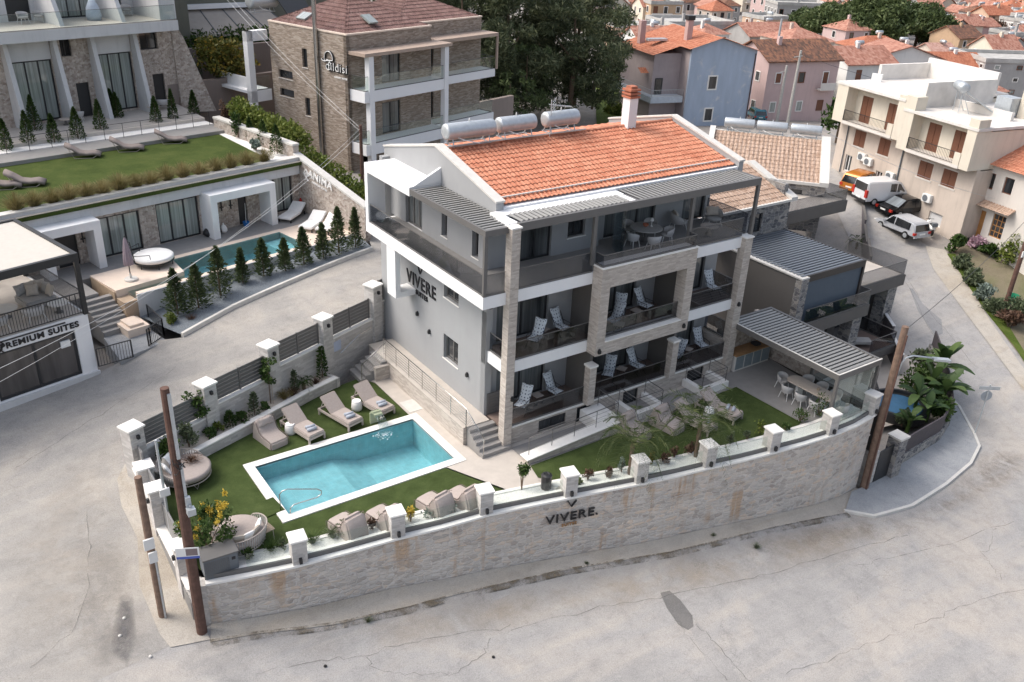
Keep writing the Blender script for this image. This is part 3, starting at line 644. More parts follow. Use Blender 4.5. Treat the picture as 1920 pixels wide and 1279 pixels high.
# ---------------------------------------------------------------- the hotel in the middle
def sideM(x): return Matrix.Translation((x,0,0)) @ Matrix.Rotation(rad(-90), 4, 'Z')   # local x = -Y, outward = -X
def tileroof(m, p0, u, L, v, D, tw=.22, tl=.36, amp=.045, step=.03, lip=True):
    """tiled slope: p0 eave corner, u along the eave, v up the slope; ridges are arched, rows overlap"""
    p0, u, v = Vector(p0), Vector(u).normalized(), Vector(v).normalized(); nrm = u.cross(v).normalized()
    nc = max(2, int(round(L/tw))); nr = max(2, int(round(D/tl))); tw, tl = L/nc, D/nr; pr = [0, .12, .3, .5, .7, .88]; vs, fs = [], []
    xs = [(c+q)*tw for c in range(nc) for q in pr]+[L]; hs = [amp*math.sin(math.pi*min(1,max(0,(q-.1)/.8))) if .1 < q < .9 else 0 for c in range(nc) for q in pr]+[0]
    K = len(xs)
    for r in range(nr):
        for (t, dz) in ((r*tl, step), ((r+1)*tl+.02, 0.0)):
            vs += [p0+u*x+v*t+nrm*(h+dz) for x, h in zip(xs, hs)]
    for r in range(nr):
        o = 2*r*K
        fs += [(o+i, o+i+1, o+K+i+1, o+K+i) for i in range(K-1)]
        b = o-K if r else None
        if r: fs += [(b+i, b+i+1, o+i+1, o+i) for i in range(K-1)]
    m.add(vs, fs)
def railing(name, parent, pts, z0, h=.55, mat=None, cap=True, base=.07):
    """glass panels standing on a dark shoe along a polyline of (x,y)"""
    g = MB(); c = MB()
    for a, b in zip(pts[:-1], pts[1:]):
        g.bar((a[0],a[1],z0+base+(h-base)/2), (b[0],b[1],z0+base+(h-base)/2), .014, h-base)
        c.bar((a[0],a[1],z0+base/2), (b[0],b[1],z0+base/2), .06, base)
        if cap: c.bar((a[0],a[1],z0+h+.012), (b[0],b[1],z0+h+.012), .035, .025)
    r = g.build(name, mat or M['glass_s'], parent); c.build('rail_frame', M['dmetal'], r); return r
def window(parent, x0, x1, z0, z1, y, mat=None, fr=.06, nv=1, nh=0, frm=None, name='window', T=None, sill=None, depth=.05):
    m = MB(); m.M = T
    m.box(x0,y,z0,x0+fr,y+depth,z1); m.box(x1-fr,y,z0,x1,y+depth,z1); m.box(x0+fr,y,z0,x1-fr,y+depth,z0+fr); m.box(x0+fr,y,z1-fr,x1-fr,y+depth,z1)
    for i in range(1,nv): c = x0+(x1-x0)*i/nv; m.box(c-fr/2,y+.002,z0+fr,c+fr/2,y+depth,z1-fr)
    for i in range(1,nh+1): c = z0+(z1-z0)*i/(nh+1); m.box(x0+fr,y+.004,c-fr/2,x1-fr,y+depth,c+fr/2)
    w_ = m.build(name, frm or M['bmetal'], parent); g = MB(); g.M = T
    g.box(x0+fr*.5,y+depth*.55,z0+fr*.5,x1-fr*.5,y+depth*.9,z1-fr*.5); g.build('pane', mat or M['pane'], w_)
    if sill: q = MB(); q.M = T; q.box(x0-.05,y-sill[0],z0-.05,x1+.05,y+depth,z0-.002); q.build('sill', sill[1], w_)
    return w_
def sconce(parent, x, y, z, T=None, d=(0,-1)):
    m = MB(); m.M = T; m.box(x-.06,y-.11,z-.12,x+.06,y,z+.02); m.box(x-.04,y-.09,z+.02,x+.04,y-.01,z+.08); m.build('wall_lamp', M['bmetal'], parent)
HB = thing('hotel_building', 'grey and white three storey hotel with orange tiled roof and stone clad columns', 'building')
XW, YF = -2.03, 1.7
# outer walls
sw = MB(); sw.M = sideM(XW)
so = [(-4.70,-3.48,-1.32,-.14), (-4.70,-3.50,1.62,2.75)]
sw.wall(-10.6, -1.34, -3.45, 3.1, 0, .3, so)
sw.M = sideM(-1.62); up = [(-8.85,-7.33,3.6,6.0), (-5.64,-5.18,4.02,5.7), (-3.2,-2.72,3.92,5.6)]
sw.wall(-10.4, -2.2, 3.62, 6.3, 0, .28, up)
sw.M = None
sw.box(XW,1.345,-3.45,-1.73,1.68,3.1)
f0 = [(-1.2,1.35,-2.55,-.35),(2.9,6.28,-2.55,-.35),(7.75,10.45,-2.55,-.35)]
f1 = [(-1.3,1.32,.5,2.75),(2.9,6.25,.5,2.75),(7.75,10.6,.5,2.75)]
sw.wall(-1.73, 11.4, -3.45, 0.0, YF, YF+.3, f0); sw.wall(-1.73, 11.4, 0.0, 3.1, YF, YF+.3, f1)
sw.wall(-1.60, 4.25, 3.62, 6.2, 2.22, 2.5, [(.1,1.66,3.62,5.75),(2.5,3.42,4.3,5.5)]); sw.wall(4.25, 11.5, 3.62, 6.2, 2.8, 3.1, [(5.0,8.0,3.62,5.85),(9.75,11.2,3.62,5.85)])
sw.box(4.2,2.5,3.62,4.45,2.8,6.2)
sw.box(11.1,2.0,-3.45,11.4,10.6,3.1); sw.box(11.2,3.1,3.62,11.5,10.4,6.3); sw.box(-2.0,10.3,-3.45,11.4,10.6,6.3)
sw.build('wall', M['grey'], HB)
# dark party walls between balconies
pw = MB()
for x, z0, z1 in ((2.55,-2.55,-.02),(7.5,-2.55,-.02),(2.58,.47,3.09),(7.42,.47,3.09)): pw.box(x,.12,z0,x+.14,YF-.003,z1)
each(pw,'balcony_divider', M['greige'], HB)
# floors
fl = MB(); fl.box(-1.9,.12,-2.65,11.35,YF,-2.56); fl.box(-1.6,-.02+.05,.36,11.3,YF,.46); each(fl,'balcony_floor', M['deckwood'], HB)
tf = MB(); tf.box(-2.95,.12,3.602,11.3,2.78,3.63); tf.box(-2.95,2.2,3.601,-1.62,9.7,3.629); tf.box(2.25,-.52,3.64,7.35,.1,3.66); each(tf,'terrace_floor', M['deckgrey'], HB)
# white slab edges
sl = MB(); sl.box(-3.108,0,3.1,11.0,9.9,3.6); sl.build('floor_slab', M['white'], HB)
s1 = MB(); s1.box(-1.68,.0,0,11.0,.18,.5); s1.box(-1.95,.15,-.02,-1.77,1.33,.48); s1.box(-1.6,.18,0,11.1,YF-.004,.1); s1.box(-1.6,.18,.1,11.1,.3,.35)
s1.box(-3.05,7.2,.75,-2.8,8.0,3.098); s1.box(-2.8,7.2,.75,-2.035,8.0,1.0); each(s1,'floor_slab', M['white'], HB)
# white frame round the balcony corner
wf = MB(); wf.box(-3.108,5.72,5.92,-1.62,9.88,6.3); wf.box(-3.108,9.6,3.605,-2.25,9.879,5.92); wf.ext([(-2.95,5.70,6.302),(-1.6,5.70,6.302),(-1.6,5.70,6.95)], (0,.12,0)); wf.build('balcony_frame', M['white'], HB)
# stone clad columns and the projecting frame
cl = MB(); cl.box(-2.07,-.25,-3.5,-1.68,.15,6.2); cl.box(10.91,-.25,-3.5,11.38,.15,3.6); each(cl,'column', M['clad'], HB)
fr = MB(); fr.wall(2.17,7.47,0,3.92,-.6,-.02,[(2.64,6.98,.58,3.06)]); fr.build('stone_frame', M['clad'], HB)
lp = MB()
for x in (2.25,7.08): lp.box(x,-.3,-2.56,x+.36,.06,-.72)
each(lp,'low_pillar', M['clad'], HB)
cp = MB()
for x in (2.25,7.08): cp.box(x-.04,-.34,-.72,x+.40,.1,-.63)
cp.box(2.14,-.63,3.92,7.5,0.02,3.97); cp.box(2.62,-.64,.58,7.0,-.3,.62); cp.box(10.87,-.29,3.6,11.42,.19,3.66); cp.box(-2.11,-.29,6.2,-1.64,.19,6.26)
cp.box(-1.68,-.06,-2.62,10.91,.12,-2.55); each(cp,'coping', M['cap'], HB)
bw = MB(); bw.wall(-1.68,10.91,-3.5,-2.62,0,.14,[(-.1,1.35,-3.25,-2.75),(1.95,2.75,-3.5,-2.72),(4.6,5.5,-3.5,-2.72),(8.6,9.7,-3.5,-2.72)]); bw.build('base_wall', M['clad'], HB)
window(HB,-.1,1.35,-3.25,-2.75,.06,M['pane_d'],.05,2,sill=(.06,M['cap'])); window(HB,1.95,2.75,-3.5,-2.72,.06,M['pane_d'],.05,1,name='door'); window(HB,4.6,5.5,-3.5,-2.72,.06,M['pane_d'],.05,1); window(HB,8.6,9.7,-3.5,-2.72,.06,M['pane_d'],.05,1)
# doors and windows on the front
for a,b,c,d in f0+f1: window(HB,a,b,c,d,YF+.12,M['pane'],.09,2 if b-a<2.7 else 3,frm=M['bmetal'],name='sliding_door')
window(HB,.1,1.66,3.63,5.75,2.34,M['pane'],.09,2,name='sliding_door'); window(HB,2.5,3.42,4.3,5.5,2.36,M['pane_d'],.09,2,sill=(.2,M['cap']))
window(HB,5.0,8.0,3.63,5.85,2.92,M['pane'],.09,3,name='sliding_door'); window(HB,9.75,11.2,3.63,5.85,2.92,M['pane'],.09,2,name='sliding_door')
T1, T2 = sideM(XW), sideM(-1.62)
for o in so: window(HB,*o[:4],.14,M['pane_d'],.09,2,frm=M['dmetal'],T=T1,sill=(.17,M['cap']))
window(HB,-8.85,-7.33,3.6,6.0,.14,M['pane'],.1,3,frm=M['dmetal'],T=T2,name='sliding_door')
for o in up[1:]: window(HB,*o,.18,M['pane_d'],.07,1,frm=M['dmetal'],T=T2,sill=(.2,M['cap']))
# wall lamps
for y,z in ((7.0,-.1),(5.9,-.55),(2.65,-1.2)): sconce(HB,-y,0,z,T1)
for y,z in ((6.5,5.45),(4.35,5.45)): sconce(HB,-y,0,z,T2)
for x,y,z in ((2.05,2.22,5.35),(-1.9,1.34,2.5),(-1.75,-.25,-1.0),(2.35,-.6,.25),(7.2,-.6,.3),(11.1,-.25,.35),(1.75,YF,2.45),(-.9,2.22,5.4)): sconce(HB,x,y,z)
# roof
rf = MB(); RX0, RX1, YE, ZE, YR, ZR, YB = -1.25, 11.72, 1.75, 6.42, 6.2, 7.52, 10.6
sd_ = math.hypot(YR-YE, ZR-ZE)
tileroof(rf,(RX0,YE,ZE),(1,0,0),RX1-RX0,(0,YR-YE,ZR-ZE),sd_); tileroof(rf,(RX1,YB,ZE),(-1,0,0),RX1-RX0,(0,YR-YB,ZR-ZE),math.hypot(YR-YB,ZR-ZE),.44,.72)
roof = rf.build('roof', M['orange'], HB)
rc = MB(); n = 40
for i in range(n): x = RX0+(RX1-RX0)*i/n; rc.tube([(x,YR,ZR+.02),(x+(RX1-RX0)/n*1.06,YR,ZR+.035)], [.10,.085], 7)
rc.build('ridge_tile', M['orange'], roof)
gu = MB(); gu.bar((RX0,YE+.42,ZE+.165),(RX1,YE+.42,ZE+.165),.07,.05); gu.bar((RX0-.1,YR-.15,ZR+.16),(6.2,YR-.15,ZR+.16),.06,.05); each(gu,'snow_rail', M['capgrey'], roof)
gb = MB()
for x0,x1 in ((-1.62,-1.27),(11.72,12.02)):
    gb.ext([(x0,1.55,5.95),(x0,1.55,6.62),(x0,YR,7.72),(x0,10.85,6.6),(x0,10.85,5.95)], (x1-x0,0,0))
each(gb,'gable_parapet', M['grey'], HB)
gc = MB()
for x0,x1 in ((-1.66,-1.23),(11.68,12.06)):
    gc.ext([(x0,1.5,6.62),(x0,1.5,6.69),(x0,YR,7.8),(x0,10.9,6.68),(x0,10.9,6.6),(x0,YR,7.72)], (x1-x0,0,0))
each(gc,'parapet_coping', M['capgrey'], HB)
rl = MB(); rl.box(-1.9,1.0,6.12,4.35,1.55,6.3); rl.box(-1.6,1.56,6.1,11.7,2.4,6.38); rl.box(-2.0,.14,6.16,-1.55,1.0,6.29); rl.box(3.95,.2,6.12,4.35,1.0,6.28); rl.build('roof_edge', M['white'], HB)
# pergolas with louvres
pg = MB(); pg.box(-1.64,-.06,6.0,11.52,.1,6.32); pg.box(2.0,-.05,3.95,2.16,.09,6.0); pg.box(7.35,-.05,3.95,7.5,.09,6.0); pg.box(11.37,-.05,3.66,11.52,.09,6.0); pg.box(11.37,.1,6.05,11.52,1.7,6.3); pg.box(4.3,.1,6.06,4.42,1.0,6.29)
pg.box(-3.1,-.02,6.0,-1.7,.1,6.24); pg.box(-3.1,.1,6.0,-2.98,5.7,6.24); pg.box(-3.1,.0,3.61,-2.95,.12,6.0)
P_ = pg.build('pergola', M['dmetal'], HB); us = MB(); us.box(4.45,.1,6.18,11.35,1.55,6.2); us.box(-2.97,.1,6.08,-1.63,5.7,6.1); us.box(-1.5,.1,6.18,3.9,1.0,6.2); us.build('roof_sheet', M['bmetal'], P_)
lv = MB()
def louv(m, x0, x1, y0, y1, z, along, n, th=.03, tilt=.35, wd=None):
    for i in range(n):
        if along == 'y': c = x0+(x1-x0)*(i+.5)/n; wv = (wd or (x1-x0)/n*.86); m.add([(c-wv/2*math.cos(tilt),y0,z-wv/2*math.sin(tilt)),(c+wv/2*math.cos(tilt),y0,z+wv/2*math.sin(tilt)),(c+wv/2*math.cos(tilt),y1,z+wv/2*math.sin(tilt)),(c-wv/2*math.cos(tilt),y1,z-wv/2*math.sin(tilt)),(c-wv/2*math.cos(tilt),y0,z-wv/2*math.sin(tilt)-th),(c+wv/2*math.cos(tilt),y0,z+wv/2*math.sin(tilt)-th),(c+wv/2*math.cos(tilt),y1,z+wv/2*math.sin(tilt)-th),(c-wv/2*math.cos(tilt),y1,z-wv/2*math.sin(tilt)-th)], [(0,1,2,3),(7,6,5,4),(0,4,5,1),(1,5,6,2),(2,6,7,3),(3,7,4,0)])
        else: c = y0+(y1-y0)*(i+.5)/n; wv = (wd or (y1-y0)/n*.86); m.add([(x0,c-wv/2*math.cos(tilt),z-wv/2*math.sin(tilt)),(x1,c-wv/2*math.cos(tilt),z-wv/2*math.sin(tilt)),(x1,c+wv/2*math.cos(tilt),z+wv/2*math.sin(tilt)),(x0,c+wv/2*math.cos(tilt),z+wv/2*math.sin(tilt)),(x0,c-wv/2*math.cos(tilt),z-wv/2*math.sin(tilt)-th),(x1,c-wv/2*math.cos(tilt),z-wv/2*math.sin(tilt)-th),(x1,c+wv/2*math.cos(tilt),z+wv/2*math.sin(tilt)-th),(x0,c+wv/2*math.cos(tilt),z+wv/2*math.sin(tilt)-th)], [(0,1,2,3),(7,6,5,4),(0,4,5,1),(1,5,6,2),(2,6,7,3),(3,7,4,0)])
louv(lv,-1.5,3.9,.1,.98,6.34,'y',24,.02,.35,.11); louv(lv,4.45,11.35,.1,1.55,6.31,'y',30,.02,.0,.12)
louv(lv,-2.97,-1.63,.1,5.7,6.22,'x',24,.02,.0,.11); lv.build('louvre', M['slat'], P_)
# glass railings
railing('glass_railing', HB, [(-3.03,9.58),(-3.03,.14)], 3.6, .85); railing('glass_railing', HB, [(-2.92,.06),(-2.1,.06)], 3.6, .85); railing('glass_railing', HB, [(-1.66,.06),(2.14,.06)], 3.6, .85)
railing('glass_railing', HB, [(2.24,-.02),(2.24,-.5),(7.4,-.5),(7.4,-.02)], 3.97, .5); railing('glass_railing', HB, [(7.52,.06),(10.9,.06)], 3.66, .85); railing('glass_railing', HB, [(11.3,.2),(11.3,2.75)], 3.66, .95)
railing('glass_railing', HB, [(-1.66,.08),(2.3,.08)], .5, .8); railing('glass_railing', HB, [(2.66,-.32),(6.96,-.32)], .62, .75); railing('glass_railing', HB, [(7.5,.08),(10.9,.08)], .5, .8); railing('glass_railing', HB, [(11.15,.2),(11.15,1.65)], .5, .85); railing('glass_railing', HB, [(-1.86,.2),(-1.86,1.3)], .5, .8)
for a,b in ((-1.66,2.24),(2.64,7.06),(7.46,10.9)): railing('glass_railing', HB, [(a,.02),(b,.02)], -2.55, .8)
railing('glass_railing', HB, [(11.15,.2),(11.15,1.65)], -1.7, .85); sb = MB(); sb.box(11.0,.16,-2.56,11.3,1.68,-1.72); sb.build('side_parapet', M['clad'], HB)
# folded glass screen leaves on the terrace, gate, chimney
fg = MB()
for i in range(4): fg.bar((4.15+i*.06,.7,4.75),(4.75+i*.06,1.9,4.75),.02,2.2)
each(fg,'folded_glass_screen', M['glass_w'], HB)
gt = MB(); gt.box(-1.9,1.28,-2.55,-1.2,1.33,-1.55); gt.M = None
for i in range(7): gt.box(-1.88,1.265,-2.5+i*.135,-1.22,1.28,-2.38+i*.135)
g_ = gt.build('gate', M['dmetal'], HB); q = MB(); q.tube([(-1.35,1.22,-2.0),(-1.25,1.22,-2.0)],.015,6); q.build('handle', M['steel'], g_)
ch = MB(); ch.box(8.62,5.9,7.3,9.12,6.4,8.85); chim = ch.build('chimney', M['white'], HB); ct = MB()
for i in range(3): ct.box(8.56,5.84,8.87+i*.16,9.18,6.46,8.96+i*.16)
ct.box(8.68,5.96,8.85,9.06,6.34,9.4); ct.build('chimney_cap', M['terracotta'], chim)
# lettering
def text_mesh(s, size, depth, bold=0.0):
    cu = bpy.data.curves.new('txt', 'FONT'); cu.body = s; cu.size = size; cu.extrude = depth/2; cu.align_x = 'CENTER'; cu.align_y = 'CENTER'; cu.space_character = 1.12; cu.offset = bold
    o = bpy.data.objects.new('txt', cu); COL.objects.link(o); dg = bpy.context.evaluated_depsgraph_get(); dg.update(); me = bpy.data.meshes.new_from_object(o.evaluated_get(dg)); bpy.data.objects.remove(o); return me
def lettering(name, s, size, M4, mat, parent=None, depth=.03, bold=0.0, sx=1):
    me = text_mesh(s, size, depth, bold); me.transform(Matrix.Diagonal((sx,1,1,1))); me.transform(M4); me.materials.clear(); me.materials.append(mat); o = bpy.data.objects.new(name, me); COL.objects.link(o)
    if parent is not None: o.parent = parent
    return o
def facing(o, nx, ny, slope=0.0):                  # text plane standing at o, facing horizontal direction (nx,ny), base line turned by slope
    n = Vector((nx,ny,0)).normalized(); r = Vector((0,0,1)).cross(n)
    mt = Matrix((( r.x,0,n.x,o[0]),(r.y,0,n.y,o[1]),(0,1,0,o[2]),(0,0,0,1))); return mt @ Matrix.Rotation(slope, 4, 'Z')
sg = thing('wall_sign', 'black VIVERE SUITES lettering with a small V mark on the grey side wall', 'sign')
lettering('letters', 'VIVERE', .86, facing((XW-.03,6.68,1.42),-1,0), M['letters'], sg, .04, .008, .92)
lettering('letters', 'SUITES', .33, facing((XW-.03,6.62,.90),-1,0), M['letters'], sg, .03, .006, 1.0)
vm = MB(); vm.bar((XW-.03,6.95,2.28),(XW-.03,6.74,1.92),.03,.07,(1,0,0)); vm.bar((XW-.03,6.74,1.92),(XW-.03,6.53,2.28),.03,.07,(1,0,0)); vm.build('emblem', M['letters'], sg)
# solar water heaters along the ridge
def heater(x, y, z, L, r, label, rz=0, mat=None):
    t = thing('solar_water_heater', label, 'water heater', (x,y,z), rz, 'solar water heaters on the roofs')
    m = MB(); m.M = Matrix.Rotation(rad(90),4,'Y'); m.lathe([(r*.55,-L/2-.03),(r*.96,-L/2),(r,-L/2+.04),(r,L/2-.04),(r*.96,L/2),(r*.55,L/2+.03)], (0,0,0), 20); m.M = Matrix.Translation((0,0,r+.28)); mm = MB(); mm.v = [tuple(m.M @ Vector(v)) for v in m.v]; mm.f = m.f; mm.m = m.m
    mm.build('tank', mat or M['galv'], t, smooth=True, bevel=0)
    f = MB()
    for sx in (-L*.38, L*.38): f.bar((sx,-.3,.03),(sx,.45,.03),.04,.04); f.bar((sx,-.25,0.03),(sx,-.12,r+.1),.035,.035); f.bar((sx,.35,.03),(sx,.12,r+.1),.035,.035)
    f.bar((-L*.42,-.28,.05),(L*.42,-.28,.05),.04,.04); f.bar((-L*.42,.3,.05),(L*.42,.3,.05),.04,.04); f.build('stand', M['galv'], t)
    p = MB(); p.tube([(-L*.3,-r*.6,r+.05),(-L*.2,-r-.1,.3),(L*.1,-r-.15,.12)],.02,6); p.tube([(0,0,2*r+.26),(0,0,2*r+.4)],.03,6); p.build('pipe', M['whitep'], t); return t
heater(.1,6.32,7.6,2.35,.34,'longest grey water tank at the left end of the orange roof ridge'); heater(2.55,6.4,7.62,1.85,.33,'grey water tank between two others on the orange roof ridge'); heater(4.95,6.35,7.62,1.75,.34,'grey water tank beside the aerial on the orange roof ridge')
an = thing('aerial', 'thin metal television aerial beside a water tank on the orange roof', 'antenna', (4.2,6.1,7.6)); m = MB(); m.tube([(0,0,-.2),(0,0,1.55)],.025,6); m.bar((-.1,0,1.35),(1.2,.1,1.15),.03,.03)
for i in range(9): m.bar((.0+i*.13,-.22,1.33-i*.02),(.0+i*.13,.22,1.33-i*.02),.012,.012)
for i in range(5): m.bar((-.05,-.15,1.0+i*.12),(.35,.15,1.1+i*.12),.015,.015)
m.build('mast', M['galv'], an)
# balcony furniture
def folding_chair(label=None, x=0, y=0, z=0, rz=0):
    t = thing('deck_chair', label, 'chair', (x,y,z), rz, 'deck chairs on the hotel balconies')
    f = MB()
    for sx in (-.27,.27): f.tube([(sx,-.42,.0),(sx,.05,.42),(sx,.35,.95)],.014,5); f.tube([(sx,.3,0),(sx,-.35,.4)],.014,5); f.tube([(sx,-.35,.4),(sx,-.33,.6),(sx,.2,.62)],.014,5)
    f.bar((-.27,-.36,.4),(.27,-.36,.4),.02,.02); f.build('frame', M['bmetal'], t)
    c = MB(); c.pillow((0,-.1,.43),.52,.56,.09); c.build('seat_cushion', M['dots'], t, smooth=True); c = MB(); c.pillow((0,.3,.78),.52,.75,.10, rot=Matrix.Rotation(rad(66),4,'X')); c.build('back_cushion', M['dots'], t, smooth=True); return t
dc = folding_chair('spotted white deck chair on the middle floor balcony, against its grey wall',1.55,1.05,.47,rad(8))
for a in ((.0,.7,.47,rad(-62),'spotted white deck chair on the middle floor balcony, half hidden behind the left stone column'),(4.75,1.0,.47,rad(-48),'spotted white deck chair at the centre of the stone framed balcony'),(6.2,1.0,.47,rad(12),'spotted white deck chair beside the dark divider in the stone framed balcony'),(4.0,.45,.47,rad(-75),'spotted white deck chair low behind the glass at the left of the stone framed balcony'),
    (10.5,.95,.47,rad(-5),'spotted white deck chair alone on the right hand middle balcony'),(-.45,.75,-2.55,rad(-60),'spotted white deck chair at the left of the lowest left balcony'),(1.35,1.0,-2.55,rad(10),'spotted white deck chair against the grey wall of the lowest left balcony'),(4.5,1.0,-2.55,rad(-50),'spotted white deck chair turned sideways on the lowest middle balcony'),(6.1,.95,-2.55,rad(10),'spotted white deck chair facing out on the lowest middle balcony'),
    (8.5,.7,-2.55,rad(-70),'spotted white deck chair low behind the pillar of the lowest right balcony'),(10.35,1.0,-2.55,rad(-8),'spotted white deck chair facing out on the lowest right balcony')): dup(dc, a[:3], a[3], a[4])
def stool_table(x,y,z,label,s=.4,h=.42): 
    t = thing('side_table', label, 'table', (x,y,z), random.random(), 'small tables on the hotel balconies'); m = MB(); m.box(-s/2,-s/2,h-.03,s/2,s/2,h); m.build('top', M['frame_t'], t); m = MB()
    for a,b in ((-1,-1),(1,-1),(1,1),(-1,1)): m.tube([(a*s*.42,b*s*.42,0),(a*s*.35,b*s*.35,h-.03)],.012,5)
    each(m,'leg', M['bmetal'], t)
stool_table(.75,1.2,.47,'small table beside the grey wall on the left middle balcony'); stool_table(5.5,.7,.47,'small table between two deck chairs in the stone framed balcony'); stool_table(3.9,-.0,.47,'low table at the front glass of the stone framed balcony',.45); stool_table(.5,1.0,-2.55,'small dark table between the deck chairs of the lowest left balcony'); stool_table(5.3,1.0,-2.55,'small table between deck chairs on the lowest middle balcony'); stool_table(9.4,.9,-2.55,'small table between deck chairs on the lowest right balcony')
def tub_chair(name, label, x, y, z, rz, group, s=1.0, big=False):
    t = thing(name, label, 'chair', (x,y,z), rz, group); r = .3*s if not big else .42
    sh = MB(); n = 14; hh = .74 if not big else .78; z0 = .42 if not big else .36; vs = []; fs = []
    for i in range(n+1):
        a = math.pi*(-.08+1.16*i/n); k = math.sin(math.pi*min(1,max(0,(i/n)))); top = z0+.18+(hh-z0-.18)*k**.6
        for rr, zz in ((r*.86,z0-.06),(r,z0+.1),(r*1.06,top),(r*.98,top+.01),(r*.92,z0+.1)): vs.append((math.cos(a)*rr, math.sin(a)*rr, zz))
    for i in range(n):
        for k in range(4): fs.append((i*5+k,(i+1)*5+k,(i+1)*5+k+1,i*5+k+1))
    sh.add(vs, fs); sh.build('backrest', M['rope'], t, smooth=True)
    c = MB(); c.lathe([(r*.5,z0-.07),(r*.88,z0-.06),(r*.9,z0+.03),(r*.6,z0+.06)],(0,-.02,0),18); c.build('seat', M['fabric_g'], t, smooth=True)
    for sx in (-1,1):
        for sy in (-1,1): l = MB(); l.tube([(sx*r*.86,sy*r*.8,0),(sx*r*.62,sy*r*.6,z0-.05)],[.014,.018],6); l.build('leg', M['whitep'], t)
    if big: p = MB(); p.pillow((0,.18,z0+.28),.62,.42,.18,rot=Matrix.Rotation(rad(68),4,'X')); p.build('back_cushion', M['pillow'], t, smooth=True)
    return t
def pedestal_table(name, label, x, y, z, r, h, cat='table', mat=None, group=None):
    t = thing(name, label, cat, (x,y,z), 0, group); m = MB(); m.lathe([(r*.97,h-.04),(r,h-.03),(r,h-.01),(r*.98,h)],(0,0,0),36); m.build('top', mat or M['woodtop'], t)
    m = MB(); m.lathe([(r*.42,0),(r*.42,.03),(.08,.08),(.07,h-.1),(r*.3,h-.04)],(0,0,0),20); m.build('base', M['dmetal'], t); return t
pedestal_table('dining_table','round grey table on the covered top floor terrace',6.3,1.5,3.64,.72,.74,mat=M['fabric_g'])
G_ = 'tub chairs round the terrace table'
for dx,dy,rz,lb in ((-.88,-.15,100,'grey tub chair left of the round terrace table'),(-.35,-.92,165,'grey tub chair nearest the glass at the round terrace table'),(.85,-.45,-120,'grey tub chair right of the round terrace table'),(-.15,.95,10,'grey tub chair behind the round terrace table on its left'),(.85,.62,-45,'grey tub chair behind the round terrace table on its right')): tub_chair('tub_chair',lb,6.3+dx,1.5+dy,3.64,rad(rz),G_,1.0)
tub_chair('lounge_chair','wide lounge chair with its cushion by the terrace wall',8.95,2.15,3.66,rad(60),'lounge chairs on the terrace',big=True); tub_chair('lounge_chair','wide lounge chair with beige cushion at the right end of the terrace',10.75,1.75,3.66,rad(-25),'lounge chairs on the terrace',big=True)
pedestal_table('coffee_table','low pale table between the lounge chairs on the terrace',9.7,.95,3.66,.42,.4)
lt = thing('table_lamp','small white lamp standing on the round terrace table','lamp',(6.55,1.45,4.39)); m = MB(); m.lathe([(.06,0),(.06,.02),(.015,.03),(.012,.27)],(0,0,0),12); m.build('base', M['whitep'], lt); m = MB(); m.lathe([(.085,.25),(.05,.38)],(0,0,0),14); m.build('shade', M['fabric_w'], lt)
fb = thing('fruit_bowl','small orange bowl standing on the round terrace table','bowl',(6.3,1.55,4.39)); m = MB(); m.lathe([(.05,0),(.12,.06),(.13,.13),(.11,.13),(.09,.06)],(0,0,0),16); m.build('bowl', M['terracotta'], fb)
# ---------------------------------------------------------------- walled garden in front of the hotel
YZ = -3.4
def offset(pl, d):
    out = []
    for i, p in enumerate(pl):
        a, b = pl[max(0,i-1)], pl[min(len(pl)-1,i+1)]; t = Vector((b[0]-a[0], b[1]-a[1])).normalized(); out.append((p[0]-t.y*d, p[1]+t.x*d))
    return out
def ribbon(m, a, b, z0, z1):                        # solid strip between two matching polylines
    n = len(a)
    for i in range(n-1):
        f = lambda z, p: z(*p) if callable(z) else z
        q = [a[i],a[i+1],b[i+1],b[i]]; lo = [(*p, f(z0,p)) for p in q]; hi = [(*p, f(z1,p)) for p in q]
        F = [(0,1,2,3)[::-1],(4,5,6,7),(0,1,5,4),(2,3,7,6)]
        if i == 0: F.append((3,0,4,7))
        if i == n-2: F.append((1,2,6,5))
        m.add(lo+hi, F)
def lay(a, b, k=3):                                 # subdivide polyline
    pass
def sub(pl, k=3):
    o = []
    for p, q in zip(pl[:-1], pl[1:]): o += [(p[0]+(q[0]-p[0])*i/k, p[1]+(q[1]-p[1])*i/k) for i in range(k)]
    return o+[pl[-1]]
RW = thing('retaining_wall', 'long curved cream stone wall with white capped pillars beside the front road', 'wall')
WP = sub(WALLP, 2)
m = MB(); ribbon(m, WP, offset(WP,.42), lambda x,y: H(x,y)-.5, -3.36); m.build('stone_face', M['ashlar'], RW)
m = MB(); ribbon(m, offset(WP,-.035), offset(WP,.02), -4.39, -4.33); m.build('ledge', M['ashlar'], RW)
m = MB(); ribbon(m, offset(WP,-.05), offset(WP,.16), -3.36, -3.28); m.build('coping', M['cap'], RW)
m = MB(); ribbon(m, offset(WP,.17), offset(WP,.25), -3.37, -3.12); m.build('rail_channel', M['dmetal'], RW)
m = MB(); ribbon(m, offset(WP,.26), offset(WP,.44), -3.36, -3.17); m.build('inner_coping', M['cap'], RW)
def near(pl, p):
    best = None
    for a, b in zip(pl[:-1], pl[1:]):
        A, B_, P = Vector(a), Vector(b), Vector(p); t = max(0,min(1,(P-A).dot(B_-A)/(B_-A).length_squared)); q = A+(B_-A)*t; d = (P-q).length
        if best is None or d < best[0]: best = (d, q, math.atan2((B_-A).y,(B_-A).x))
    return best
PIL = []
